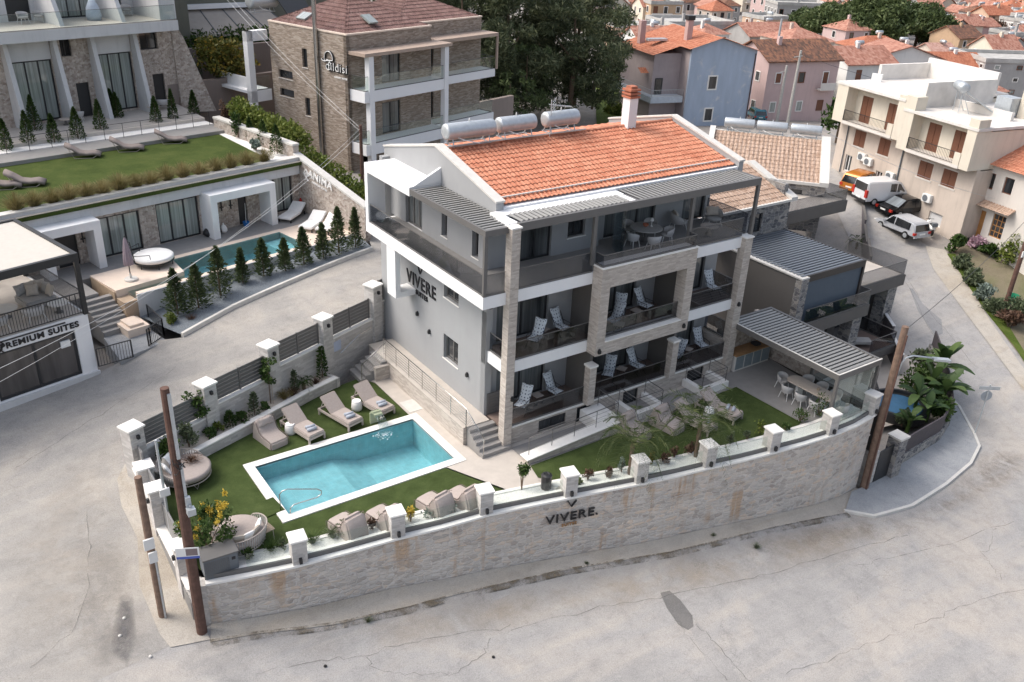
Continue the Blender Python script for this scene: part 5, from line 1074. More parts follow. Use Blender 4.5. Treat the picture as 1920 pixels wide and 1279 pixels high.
ol = [(.44*math.cos(math.pi*i/n), 1.02+.32*math.sin(math.pi*i/n)) for i in range(n+1)]+[(-.44*math.cos(math.pi*i/n), -1.02-.32*math.sin(math.pi*i/n)) for i in range(n+1)]; m.prism(ol,.71,.75); m.build('top', M['woodtop'], dt); m = MB()
for y in (-.7,.7): m.box(-.22,y-.06,0,.22,y+.06,.708)
each(m,'leg', M['whitep'], dt)
gd = 'rope chairs round the dining table'
for dx,dy,rz,l in ((-.72,-.75,90,'grey rope dining chair on the lawn side nearest the wall'),(-.74,.05,90,'grey rope dining chair in the middle of the lawn side'),(-.72,.85,90,'grey rope dining chair on the lawn side nearest the kitchen'),(-.1,1.62,5,'grey rope dining chair at the far end by the stone wall'),(.72,.85,-90,'grey rope dining chair against the stone wall, nearest the kitchen'),(.74,.05,-90,'grey rope dining chair in the middle of the stone wall side'),(.72,-.75,-90,'grey rope dining chair behind the pergola post'),(.1,-1.62,180,'grey rope dining chair at the glass screen end of the table')): tub_chair('dining_chair',l,12.45+dx,-4.25+dy,YZ,rad(rz),gd,.95)
cd = thing('candle_holder', 'small round candle holder on the long dining table', 'candle', (12.5,-4.5,YZ+.75)); m = MB(); m.lathe([(.05,0),(.08,.03),(.08,.1),(.06,.12)],(0,0,0),14); m.build('glass', M['teak'], cd)
# ---------------------------------------------------------------- terraced hotel on the left
AF = Frame((-6.95,24.8,-1.6), rad(12.5)); AZ = .25       # AZ floor of the pool terrace in frame A
def rooted(name, label, cat, F, group=None): t = thing(name, label, cat, tuple(F.o), F.rz, group); return t
LT = rooted('terrace_wing', 'low hotel wing with wide curtained windows and grey parapet behind the lap pool', 'building', AF)
X0, X1, ZP = -12.5, 7.3, 3.72
wins = [(-5.55,-3.0,AZ,2.5),(-2.05,.5,AZ,2.6),(4.95,6.85,AZ+.2,2.9)]; doors = [(-7.6,-6.5,AZ,2.3),(1.1,1.55,AZ,2.5),(3.0,3.6,AZ,2.6)]
m = MB(); m.wall(X0,X1,-.6,2.72,0,.35,[(a,b,c,d) for a,b,c,d in wins+doors]); m.build('wall', M['stonetan'], LT)
m = MB(); m.box(X0,-.3,2.72,7.25,.35,ZP); m.build('parapet', M['white2'], LT); m = MB(); m.box(X0,-.35,ZP,7.25,-.0,ZP+.06); m.build('parapet_coping', M['capgrey'], LT)
m = MB(); m.box(X0,.36,-.6,X1,9.0,3.3); m.build('core', M['white2'], LT)
for a,b,c,d in wins: window(LT,a,b,c,d,.12,M['pane_l'],.1,3,name='sliding_window')
for a,b,c,d in doors: window(LT,a,b,c,d,.12,M['bmetal'],.04,1,name='door')
for xa,xb in ((-8.6,-5.65),(.6,4.85)):
    m = MB(); m.wall(xa,xb,AZ-.3,2.85,-1.25,-.0,[(xa+.4,xb-.4,AZ-.35,2.4)]); m.build('entrance_frame', M['white'], LT)
for x in (1.9,2.5,-6.2): m = MB(); m.box(x-.02,-.08,1.4,x+.02,-.0,2.2); m.box(x-.12,-.1,1.6,x+.12,-.02,1.64); m.build('wall_lamp', M['bmetal'], LT)
# pool terrace (ground slabs in frame A)
def ap(*pp): return [AF.z(px,py,c)[:2] for px,py,c in pp]
def slab(name, pts, z0, z1, mat, parent=None, F=AF, kind='structure'):
    m = MB(); m.prism(pts, z0, z1); o = m.build(name, mat, parent)
    if parent is None: o.location = tuple(F.o); o.rotation_euler = (0,0,F.rz); tag(o, kind=kind)
    return o
yw = -5.75                                                   # outer face of the pool wall in frame A
slab('terrace_paving', [(-7.5,-2.1),(7.55,-2.1),(7.55,0.0),(-7.5,0.0)], -.5, AZ, M['deckgrey'])
slab('terrace_paving', [(-12,-4.2),(-7.5,-4.2),(-7.5,0),(-12,0)], -.5, AZ-.004, M['deckgrey'])
slab('terrace_paving', [(4.4,yw+.3),(7.5,yw+.3),(7.5,-2.1),(4.4,-2.1)], -.5, AZ-.005, M['tile_p'])
lp_ = rooted('lap_pool', 'long narrow turquoise lap pool with travertine edge on the left terrace', 'pool', AF)
m = MB(); m.box(-5.4,-2.5,-.6,4.4,-2.1,AZ+.02); m.box(-6.2,yw,-.6,7.5,yw+.3,AZ+.1); m.box(4.1,yw+.3,-.6,4.4,-2.5,AZ+.02); each(m,'coping', M['tile_p'], lp_)
m = MB(); m.box(-6.3,yw-.08,-2.2,7.5,yw-.002,AZ+.09); m.build('outer_wall', M['white2'], lp_)
m = MB(); m.box(-6.1,-2.75,-.7,-2.6+.0,-2.52,AZ-.3); m.quad((-6.3,yw+.3,-.8),(4.1,yw+.3,-.8),(4.1,-2.5,-.8),(-6.3,-2.5,-.8)); m.quad((4.1,yw+.3,-.8),(4.1,yw+.3,AZ),(4.1,-2.5,AZ),(4.1,-2.5,-.8)); m.quad((-6.3,-2.5,-.8),(4.1,-2.5,-.8),(4.1,-2.5,AZ),(-6.3,-2.5,AZ)); m.box(3.0,yw+.3,-.8,4.1,-2.5,-.15); m.build('basin', M['pooltile'], lp_)
m = MB(); m.quad((-6.3,yw+.3,AZ-.06),(4.1,yw+.3,AZ-.06),(4.1,-2.5,AZ-.06),(-6.3,-2.5,AZ-.06)); m.build('water', M['water'], lp_)
m = MB(); m.prism([(-6.9,-4.85),(-3.2,-4.75),(-2.7,-2.2),(-7.0,-2.2)], -.5, AZ+.16); m.build('sun_deck', M['tile_p'], lp_); m = MB(); m.box(-7.0,-4.86,-1.3,-6.96,-2.2,AZ+.1); m.box(-6.95,yw-.0,-1.3,-6.3,-4.86,AZ-.2); m.build('stone_side', plain('travertine_side',(.42,.32,.23),.7), lp_)
m = MB(); m.box(-7.6,-7.2,-1.6,-6.5,yw-.1,-.72); m.box(-7.4,-7.0,-.72,-6.7,-6.0,-.6); m.build('overflow_basin', M['tile_p'], lp_)
stp = rooted('stone_steps', 'grey steps climbing from the gate to the left pool terrace', 'steps', AF); m = MB()
for i in range(7): m.box(-8.4-.0,-4.25-.3*(i+1),-1.6,-7.0,-4.25-.3*i,AZ-.16*(i+1))
m.build('treads', M['deckgrey'], stp)
slab('gate_landing', [(-8.9,-9.0),(-6.4,-8.6),(-6.4,-6.35),(-8.45,-6.35)], -2.2, -1.12, M['pave'])
# conifer bed beside the lane
bed = [tuple(AF.w(-6.3,yw-.08,0)[:2]), tuple(AF.w(7.5,yw-.08,0)[:2])]+[(x,y+.12) for x,y in lane_edge[:2:-1]][:4]
drape('gravel_bed', [tuple(AF.w(-6.3,yw-.1,0)[:2]), tuple(AF.w(7.4,yw-.1,0)[:2]), lane_edge[6], lane_edge[5], lane_edge[4], lane_edge[3]], M['gravel_b'], .12, .8)
kb = thing('bed_kerb', 'long grey concrete kerb edging the conifer bed by the lane', 'kerb'); m = MB(); le = lane_edge[3:]; ribbon(m, sub(le,4), offset(sub(le,4),.16), lambda x,y: H(x,y)-.4, lambda x,y: H(x,y)+.22); m.build('kerb', M['capgrey'], kb)
# conifers
def conifer(label, px, py, z, h, r): 
    q = onz(px,py,z); t = thing('conifer', label, 'tree', (q[0],q[1],H(q[0],q[1])+.1), random.random()*6, 'young conifers in front of the pool wall'); cone_parts(t, M['l_conifer'], r*1.3, h*1.05, int(1100+r*1600), .095, .32, .08, .55, .1, 7, .7)
CN = [(335,598,-2.6,2.35,.52,'first conifer from the gate, behind the yellow bush'),(374,587,-2.5,2.3,.5,'second conifer from the gate, beside the brown tuft'),(415,566,-2.4,2.6,.58,'bushy dark third conifer in front of the pool wall'),(457,544,-2.3,1.9,.33,'thin sparse brownish fourth conifer'),(496,528,-2.1,2.05,.45,'fifth conifer, midway along the pool wall'),(536,518,-2.0,1.8,.36,'sixth conifer with thin crown'),(571,507,-1.95,2.1,.45,'seventh conifer before the sunbeds'),(607,496,-1.9,2.0,.36,'eighth conifer, in front of the white sunbed'),(636,484,-1.8,2.6,.5,'tall dark ninth conifer near the lane end'),(667,471,-1.7,2.3,.36,'last slim conifer at the lane end')]
for px,py,z,h,r,l in CN: conifer(l,px,py,z,h,r)
# gate
gt_ = thing('metal_gate', 'black bar gate and fence at the lane in front of the terrace steps', 'gate')
def barfence(root, a, b, h, name='bar_panel', gap=.12, mat='bmetal'):
    A, B_ = Vector(a), Vector(b); m = MB(); n = max(2,int((B_-A).length/gap)); up = Vector((0,0,h))
    m.bar(A+up,B_+up,.04,.04); m.bar(A+Vector((0,0,.08)),B_+Vector((0,0,.08)),.04,.03)
    for i in range(n+1): p = A+(B_-A)*i/n; m.bar(p+Vector((0,0,.08)),p+up,.018 if 0 < i < n else .06,.018 if 0 < i < n else .06,(1,0,0))
    m.build(name, M[mat], root)
gp = [onz(px,py,-2.75) for px,py in ((186,690),(250,672),(284,648),(308,632),(280,605))]
barfence(gt_, gp[0], gp[1], .95); barfence(gt_, gp[1]+np.array([.9,.75,0]), gp[2], .95, 'gate_leaf'); barfence(gt_, gp[2], gp[3], .95, 'gate_leaf'); barfence(gt_, gp[3], gp[4], 1.0)
# furniture on the pool terrace
q = AF.w(*AF.z(290,495,AZ+.16)[:2],AZ+.16); t = thing('round_sunbed', 'white round sunbed on a black frame beside the lap pool', 'daybed', q, 0); m = MB(); m.lathe([(.9,.32),(1.0,.34),(1.02,.5),(.95,.56),(.1,.57)],(0,0,0),32); m.build('mattress', M['fabric_w'], t, smooth=True)
m = MB(); m.lathe([(.9,.26),(1.03,.26),(1.03,.31),(.9,.31)],(0,0,0),32); m.build('frame', M['bmetal'], t); m = MB()
for a in (.5,1.6,2.6,3.7,4.7,5.8): m.tube([(.93*math.cos(a),.93*math.sin(a),0),(.93*math.cos(a),.93*math.sin(a),.27)],.025,6)
each(m,'leg', M['bmetal'], t); m = MB(); m.tube([(-1.02,-.35,.3),(-1.15,-.35,1.55)],.025,6); m.tube([(-1.02,.3,.3),(-1.15,.3,1.55)],.025,6)
for z in (.6,.85,1.1,1.35,1.52): m.tube([(-1.07-.06*z,-.35,z),(-1.07-.06*z,.3,z)],.015,5)
m.tube([(-1.1,-.4,.75),(-.35,-.75,.8)],.02,5); m.tube([(-.35,-.75,.8),(-.3,-.7,.3)],.02,5); m.tube([(-1.1,.35,.95),(-.5,.75,1.0)],.02,5); m.tube([(-.5,.75,1.0),(-.5,.75,.3)],.02,5); m.build('ladder_back', M['bmetal'], t)
def parasol(label, x, y, z, h, mat, r=.2, base=True):
    t = thing('closed_parasol', label, 'parasol', (x,y,z)); m = MB(); n = 16; vs = []; 
    for i,(k,zz) in enumerate(((.10,h),(.35,h*.93),(.75,h*.7),(1.0,h*.5),(1.05,h*.38),(.85,h*.36))):
        vs += [(r*k*(1+.22*math.sin(a*8))*math.cos(a), r*k*(1+.22*math.sin(a*8))*math.sin(a), zz) for a in [2*math.pi*j/(2*n) for j in range(2*n)]]
    m.add(vs, [(i*2*n+j,i*2*n+(j+1)%(2*n),(i+1)*2*n+(j+1)%(2*n),(i+1)*2*n+j) for i in range(5) for j in range(2*n)]); m.build('canopy', mat, t, smooth=True)
    m = MB(); m.tube([(0,0,0),(0,0,h*1.03)],.025,6); m.build('pole', M['bmetal'], t)
    if base: m = MB(); m.lathe([(.3,0),(.34,.02),(.32,.1),(.06,.12),(.05,.35)],(0,0,0),20); m.build('base', M['capgrey'], t)
    return t
q = AF.w(*AF.z(246,525,AZ+.16)[:2],AZ+.16); parasol('closed mauve parasol beside the white round sunbed', *q, 2.3, M['mauve']); q = AF.w(*AF.z(628,415,AZ)[:2],AZ); parasol('closed cream parasol against the rubble wall of the left terrace', *q, 2.3, M['dust_canvas'], .24)
for px,py,l in ((533,418,'white sunbed nearest the end window of the left terrace'),(572,436,'white sunbed in the middle of the terrace end'),(603,440,'low white sunbed behind the conifers at the terrace end')):
    q = AF.w(*AF.z(px,py,AZ)[:2],AZ); t = thing('white_sunbed', l, 'sun lounger', q, AF.rz-rad(62), 'white sunbeds at the end of the lap pool'); m = MB(); m.box(-.45,0,.2,.45,1.35,.36); m.build('seat_cushion', M['fabric_w'], t, smooth=True, bevel=.04); m = MB(); m.M = Matrix.Translation((0,1.33,.22)) @ Matrix.Rotation(rad(28),4,'X'); m.box(-.45,0,0,.45,.9,.15); m.build('back_cushion', M['fabric_w'], t, smooth=True, bevel=.04); m = MB()
    for a in (-.4,.4):
        for b in (.1,1.9): m.box(a-.03,b-.03,0,a+.03,b+.03,.2)
    each(m,'leg', M['bmetal'], t)
for px,py,l,mt,kind in ((392,442,'black rubbish bag lying on the left terrace','blackp',0),(406,438,'black rubbish bag standing beside another one','blackp',0),(420,436,'small white rubbish bag beside the black ones','fabric_w',0)):
    q = AF.w(*AF.z(px,py,AZ)[:2],AZ); t = thing('rubbish_bag', l, 'bag', q, random.random()); m = MB(); s_ = .34 if mt == 'blackp' else .22; m.lathe([(s_*.6,0),(s_,.12),(s_*.95,.25),(s_*.6,.42),(s_*.12,.5),(s_*.22,.58)],(0,0,0),11); m.build('bag', M[mt], t, smooth=True)
blue = plain('blue_plastic',(.03,.16,.45),.5)
for px,py,l in ((408,420,'blue bucket with a mop by the dark doorway'),(462,424,'blue mop bucket beside the second dark door')):
    q = AF.w(*AF.z(px,py,AZ)[:2],AZ); t = thing('bucket', l, 'bucket', q, 0, 'blue cleaning buckets'); m = MB(); m.lathe([(.14,0),(.2,.28),(.19,.29),(.13,.03)],(0,0,0),14); m.build('pail', blue, t); m = MB(); m.tube([(0,0,.05),(.12,.25,1.35)],.015,5); m.build('mop_handle', M['whitep'], t)
# lawn terrace
slab('hill_lawn', [(-12,-.5),(7.6,-.5),(7.6,8.3),(-12,9.2)], 3.3, 3.52, M['lawn2'])
slab('deck_path', [(-12,9.2),(7.6,8.3),(7.6,10.2),(-12,11.1)], 3.3, 3.74, M['deckgrey']); slab('gravel_strip', [(-12,11.1),(7.6,10.2),(7.6,11.3),(-12,12.2)], 3.3, 3.78, M['gravel']); slab('paving', [(-14,12.2),(7.6,11.3),(8.4,17.5),(-14,19.5)], 3.3, 3.98, M['tile_b'])
slab('gravel_strip', [(-12,-.5),(7.6,-.5),(7.6,.55),(-12,.55)], 3.5, 3.54, M['gravel_t']); slab('gravel_strip', [(6.0,.55),(7.6,.55),(7.6,8.3),(6.9,8.3)], 3.5, 3.55, M['gravel'])
for i,px in enumerate((8,42,76,106,138,168,200,230,258,288,318,350,380,408,438,470)):
    py = 384-(px/482.0)**1.0*90; q = AF.z(px,py,3.6); r_ = random.uniform(.42,.58); t = thing('ornamental_grass', f'{["pale","golden","dense","loose"][i%4]} tuft of straw coloured grass on the parapet, number {["one","two","three","four","five","six","seven","eight","nine","ten","eleven","twelve","thirteen","fourteen","fifteen","sixteen"][i]} from the left', 'plant', AF.w(q[0],max(-.45,min(.3,q[1])),3.52), random.random()*6, 'straw coloured grasses along the parapet'); tuft_parts(t, M['l_straw'], r_*1.5, random.uniform(1.0,1.25), 900, .014, .9)
def chaise(label, px, py, rz):
    q = AF.w(*AF.z(px,py,3.6)[:2],3.52); t = thing('padded_lounger', label, 'sun lounger', q, rz, 'padded loungers on the hill lawn'); m = MB(); prof = [(-.95,.22),(-.6,.34),(-.2,.30),(.2,.36),(.55,.62),(.95,.85)]; vs = []; fs = []
    for i,(x,z) in enumerate(prof):
        for j in range(7): y = -.4+.8*j/6; vs.append((x,y,z+.05*math.cos(math.pi*(j/6-.5))))
        for j in range(7): y = .4-.8*j/6; vs.append((x,y,z-.13))
    for i in range(5):
        for j in range(14): fs.append((i*14+j,i*14+(j+1)%14,(i+1)*14+(j+1)%14,(i+1)*14+j)[::-1])
    fs += [tuple(range(14)), tuple(5*14+j for j in reversed(range(14)))]; m.add(vs, fs); m.build('cushion', M['fabric_dk'], t, smooth=True); m = MB(); m.tube([(-.8,-.35,.2),(-.5,-.35,0),(.5,-.35,0),(.8,-.35,.65)],.02,5); m.tube([(-.8,.35,.2),(-.5,.35,0),(.5,.35,0),(.8,.35,.65)],.02,5); each(m,'frame', M['frame_t'], t)
for px,py,l in ((158,292,'grey padded lounger on the hill lawn, left of its twin'),(240,280,'grey padded lounger at the middle of the hill lawn'),(322,265,'grey padded lounger nearest the shrubs on the hill lawn'),(50,345,'grey padded lounger in front of the straw grasses'),(6,350,'grey padded lounger cut by the left edge of the view')): chaise(l,px,py,AF.rz+rad(150))
UF = Frame((-9.2,40.75,2.4), rad(14.4))
def cyp(label, px, py, h, r, dz=2.2):
    q = onz(px,py,dz); t = thing('cypress_shrub', label, 'tree', tuple(q), random.random()*6, 'clipped conical cypresses'); cone_parts(t, M['l_cypress'], r, h, 1300, .07, .4, .02, .12, -.1, 0, .72)
CY = [(14,282,1.9,.45,'first cypress at the left edge'),(55,272,2.1,.5,'second cypress, left of the taller pair'),(68,250,2.4,.55,'tall cypress behind the second one'),(103,268,1.8,.5,'third cypress in the gravel'),(147,261,2.0,.55,'fourth cypress below the dark door'),(190,248,2.1,.5,'fifth cypress before the long window'),(213,225,2.1,.5,'cypress left of a touching twin'),(222,226,1.9,.5,'cypress right of a touching twin'),(294,234,1.9,.48,'cypress left of the right hand door'),(326,228,2.2,.42,'slim cypress right of the door'),(365,218,1.8,.46,'last cypress by the rough stone buttress')]
for px,py,h,r,l in CY: cyp(l,px,py,h,r,2.15)
fnc = thing('wire_railing', 'thin black post and wire railing along the hill deck', 'railing'); bars(fnc, [AF.w(-12,11.0,3.75),AF.w(-3.0,10.62,3.75),AF.w(-1.0,10.5,3.75)], .9, n=2, mat='bmetal', gap=1.3); bars(fnc, [AF.w(.2,10.45,3.75),AF.w(7.3,10.15,3.75)], .9, n=2, mat='bmetal', gap=1.2); bars(fnc, [AF.w(-1.0,10.5,3.75),AF.w(-1.2,12.0,3.85)], .9, n=2, mat='bmetal', gap=1.2)
# upper building
UB = rooted('upper_hotel', 'pale stone hotel with raked white fins, black doors and glass balcony on the left hill', 'building', UF)
m = MB(); ops = [(-.06,.8,0,2.25),(5.4,6.25,0,2.25),(-3.85,-1.35,.1,3.95),(1.65,4.05,.1,3.95),(-.65,.05,4.0,5.2),(4.8,6.1,3.95,5.2),(-6.2,-5.4,0,2.25)]
m.wall(-9.5,7.2,-.4,5.3,0,.4,ops); m.add([(7.2,-.3,-.6),(9.3,-1.4,-.6),(9.3,3,-.6),(7.2,3,-.6),(7.2,.0,6.2),(7.9,-.4,4.6),(7.9,3,4.6),(7.2,3,6.2)], [(0,3,2,1),(4,5,6,7),(0,1,5,4),(1,2,6,5),(2,3,7,6),(3,0,4,7)]); m.build('stone_wall', M['stonetan'], UB)
m = MB(); m.box(-3.85,-.03,3.96,-1.35,.3,5.29); m.box(1.65,-.03,3.96,4.05,.3,5.29); each(m,'plaster_panel', M['white2'], UB)
for a in (ops[0],ops[1],ops[6]): window(UB,*a,.14,M['bmetal'],.04,1,name='door')
for a in (ops[2],ops[3]): window(UB,*a,.14,M['pane_l'],.1,3,name='tall_window')
for a in (ops[4],ops[5]): window(UB,*a,.2,M['pane_d'],.06,2,name='window')
m = MB()
for x in (-4.2,-1.15,1.3,4.25): m.add([(x-.14,-1.6,-.4),(x+.14,-1.6,-.4),(x+.14,0,-.4),(x-.14,0,-.4),(x-.14,-.45,5.3),(x+.14,-.45,5.3),(x+.14,0,5.3),(x-.14,0,5.3)], [(0,3,2,1),(4,5,6,7),(0,1,5,4),(1,2,6,5),(2,3,7,6),(3,0,4,7)])
each(m,'raked_fin', M['white2'], UB); m = MB(); m.box(-9.5,-1.5,5.3,7.0,4.5,5.95); m.build('balcony_slab', M['white2'], UB); m = MB(); m.box(-9.5,-1.45,5.95,6.95,4.5,5.99); m.build('balcony_floor', M['tile_b'], UB)
railing('glass_railing', UB, [(-9.5,-1.4),(6.9,-1.4)], 5.95, 1.0, M['glass_c']); m = MB(); m.wall(-9.5,7.0,5.99,9.2,2.6,3.0,[(-7.5,-5.2,6,8.5),(-2.5,-1.0,6,8.4),(.6,3.2,6,8.5),(3.9,5.2,6,8.4)]); m.box(6.0,-1.0,5.99,7.2,3,9.2); m.build('upper_wall', M['white2'], UB); m = MB(); m.box(-9.5,2.61,-.4,7.0,9,5.3); m.box(-9.5,3.01,5.99,7,9,9.2); m.build('core', M['white2'], UB)
window(UB,-7.5,-5.2,6,8.5,2.75,M['pane_l'],.1,3,name='tall_window'); window(UB,.6,3.2,6,8.5,2.75,M['pane_l'],.1,3,name='tall_window'); window(UB,-2.5,-1.0,6,8.4,2.75,M['bmetal'],.05,1,name='door'); window(UB,3.9,5.2,6,8.4,2.75,M['bmetal'],.05,1,name='door')
m = MB()
for x in (-.6,3.5): m.add([(x-.14,-.8,5.99),(x+.14,-.8,5.99),(x+.14,2.6,5.99),(x-.14,2.6,5.99),(x-.14,.8,9.2),(x+.14,.8,9.2),(x+.14,2.6,9.2),(x-.14,2.6,9.2)], [(0,3,2,1),(4,5,6,7),(0,1,5,4),(1,2,6,5),(2,3,7,6),(3,0,4,7)])
each(m,'raked_fin', M['white2'], UB)
for px,py,l,nm in ((45,45,'pale armchair with wicker sides on the upper left balcony','a'),(75,42,'wicker armchair at the left of the upper balcony','b'),(230,28,'wicker armchair at the right of the upper balcony','c')):
    q = UF.z(px,py,6.0); tub_chair('balcony_chair', l, *UF.w(q[0],min(q[1],1.8),5.99), UF.rz+random.uniform(-1,1), 'wicker chairs on the upper left balcony', 1.15)
q = UF.z(180,38,6.0); t = thing('covered_chair', 'egg chair wrapped in a pale blue cover on the upper balcony', 'chair', UF.w(q[0],1.0,5.99)); m = MB(); m.lathe([(.45,0),(.5,.3),(.42,.8),(.2,1.25),(.05,1.35)],(0,0,0),14); m.build('cover', plain('pale_blue_cover',(.42,.48,.55),.9), t, smooth=True)
for px,py,l in ((115,215,'low terrace lounge chair outside the left long window'),(265,190,'low terrace lounge chair outside the right long window')):
    q = UF.z(px,py,.0); tub_chair('terrace_chair', l, *UF.w(q[0],-.9,-.02), UF.rz+rad(150), 'wicker chairs on the hill terrace', 1.4); pedestal_table('terrace_table', l.replace('lounge chair','round table'), *UF.w(q[0]-1.0,-1.3,-.02), .4, .4)
# ANIMA wall with hedge behind
AW = rooted('rubble_wall', 'tan rubble wall with sloping white cap at the end of the left pool terrace', 'wall', AF)
z1_ = AF.x(556,292,7.6); z2_ = AF.x(690,377,7.6); ya, yb = .3, -6.6
m = MB(); m.ext([(7.3,ya,-1),(7.3,ya,3.75),(7.3,yb,2.05),(7.3,yb,-1)], (.4,0,0)); m.box(7.3,.3,-.5,7.7,9.6,4.3); m.build('stone', M['stonetan'], AW); m = MB(); m.ext([(7.25,ya,3.75),(7.25,ya,3.87),(7.25,yb-.05,2.17),(7.25,yb-.05,2.05)], (.5,0,0)); m.box(7.25,.3,4.3,7.75,9.6,4.42); each(m,'coping', M['capgrey'], AW)
sg = rooted('wall_sign', 'pale ANIMA lettering with a diamond emblem on the tan rubble wall', 'sign', AF)
w0 = AF.x(600,338,7.26); lettering('letters','ANIMA',.62,facing(w0,-1,0,-.14),M['fabric_w'],sg,.05,.012,1.15); lettering('letters','PREMIUM SUITES',.17,facing(AF.x(599,350,7.26),-1,0,-.14),M['fabric_w'],sg,.03,.004,1.1)
def emblem(root, o, r, T, mat, s=.03):
    m = MB(); m.M = T
    P = [(0,r,0),(r*.62,r*.25,0),(0,-r*.55,0),(-r*.62,r*.25,0)]
    for a,b in ((P[0],P[1]),(P[0],P[3]),(P[1],(-r*.45,-r*1.0,0)),(P[3],(r*.45,-r*1.0,0)),((0,r*.45,0),(r*.36,0,0)),((0,r*.45,0),(-r*.36,0,0))): m.bar(a,b,s,s*1.6,(0,0,1))
    m.build('emblem', mat, root)
emblem(sg, None, .36, facing(AF.x(574,328,7.25),-1,0), M['fabric_w'], .05)
fe = rooted('fire_extinguisher', 'red fire extinguisher beside the end window of the left terrace', 'extinguisher', AF); m = MB(); m.lathe([(.09,.5),(.1,.55),(.1,1.0),(.05,1.08),(.03,1.15)],(7.25,-.2,0),12); m.build('cylinder', M['red'], fe)
# roadside pavilion with roof terrace
QF = Frame((-14.69,14.01,-3.1), math.atan2(14.01-12.91,18.83-14.69))
PV = rooted('roadside_pavilion', 'white shop pavilion with dark windows and a covered roof terrace at the left edge', 'building', QF)
m = MB(); m.wall(-9,0,-.5,3.0,0,.3,[(-4.2,-.66,.22,2.42),(-8.5,-4.4,.22,2.42)]); m.box(-.3,.3,-.5,0,7.5,3.0); m.build('wall', M['white'], PV); m = MB(); m.box(-9,.301,2.7,-.301,7.5,2.95); m.build('roof_slab', M['white'], PV); m = MB(); m.box(-8.9,.1,3.001,-.1,7.4,3.03); m.build('terrace_floor', M['tile_b'], PV)
shopg = curtain_glass('shop_glass', (.10,.09,.085), (.05,.045,.04), .5, 1.2); window(PV,-4.2,-.66,.22,2.42,.1,shopg,.12,2,name='shop_window'); window(PV,-8.5,-4.4,.22,2.42,.1,shopg,.12,2,name='shop_window')
m = MB(); m.box(-9,-.12,-.5,0.05,0,.18); m.build('plinth', M['white2'], PV)
m = MB(); m.box(-9,-.06,5.5,-.0+.05,.12,5.85); m.box(-.13,.12,5.5,.05,6.0,5.85); m.box(-9,5.85,5.5,-.13,6.0,5.85); m.box(-.15,-.05,3.0,.04,.12,5.5); m.box(-2.0,5.85,3,-1.82,6.0,5.5); m.box(-.15,5.85,3,.04,6.0,5.5); m.build('canopy_frame', M['bmetal'], PV); m = MB(); m.box(-9,.12,5.72,-.13,5.85,5.78); m.build('canopy_fabric', M['dust_canvas'], PV)
for i,(a,b) in enumerate((((-9,.05),(0,.05)),((0,.05),(0,6)),((0,6),(-3,6)))): barfence(PV,(*a,3.03),(*b,3.03),1.0,'bar_railing')
m = MB(); m.box(-4.4,-.05,2.88,-1.0,-.0,2.93); m.build('sign_light', M['bmetal'], PV)
lettering('letters','PREMIUM SUITES',.36,facing((-2.1,-.03,2.66),0,-1),M['letters'],PV,.03,.012,1.12); emblem(PV,None,.3,facing((-3.75,-.03,2.7),0,-1),M['letters'],.05)
m = MB(); m.box(-1.15,-.9,-.35,.02,-.45,-.12); bk = thing('rubber_step', 'black block step in front of the pavilion window', 'step', QF.w(0,0,0), QF.rz); m.build('block', M['blackp'], bk, bevel=.02)
m = MB(); m.box(-1.35,-.0,1.75,-.95,.09,2.05); m.build('notice', M['whitep'], PV)
# terrace lounge furniture
def sofa_block(label, F, x, y, z, sx, sy, rz, cushions):
    t = thing('rope_sofa', label, 'sofa', F.w(x,y,z), F.rz+rz, 'grey sofas on the pavilion terrace'); m = MB(); m.box(-sx/2,-sy/2,.05,sx/2,sy/2,.42); m.build('seat', M['fabric_g'], t, smooth=True, bevel=.06)
    for i,(a,b,r_) in enumerate(cushions): m = MB(); m.pillow((a,b,.66),.5,.5,.2,rot=Matrix.Rotation(r_,4,'Z') @ Matrix.Rotation(rad(65),4,'X')); m.build('cushion', M['pillow'] if i%3 else M['fabric_g'], t, smooth=True)
sofa_block('round grey rope sofa piled with cushions by the terrace railing',QF,-1.1,2.4,3.03,1.3,1.3,0,((-.4,.45,.2),(0,.5,0),(.4,.45,-.3),(.5,0,-1.3),(.5,-.4,-1.5),(-.05,.1,-.4))); sofa_block('long grey sofa with cushions at the left edge of the roof terrace',QF,-3.4,3.6,3.03,1.5,.9,rad(-75),((-.3,.35,0),(.3,.35,0)))
for x,y,l,r in ((-2.6,1.9,'oval pale table between the terrace sofas',.5),(-.8,.9,'round glass topped table at the terrace corner',.42)): pedestal_table('terrace_table',l,*QF.w(x,y,3.03),r,.45,mat=M['capgrey'])
for x,l in ((-3.4,'wicker armchair behind the terrace bars at the left edge'),(-1.9,'wicker armchair behind the terrace bars by the corner')): tub_chair('terrace_armchair',l,*QF.w(x,.75,3.03),QF.rz+math.pi,'wicker armchairs on the pavilion terrace',1.5)
# small plants near the gate
q = ong(322,610); t = thing('yellow_shrub', 'small yellowish bush at the foot of the first conifer', 'shrub', tuple(q)); bush_parts(t, M['l_bright'], .45, .7, 500, .06)
q = ong(360,602); t = thing('brown_tuft', 'small reddish brown tuft on the blue grey gravel', 'plant', tuple(q)); tuft_parts(t, M['l_brown'], .3, .4, 200, .012)
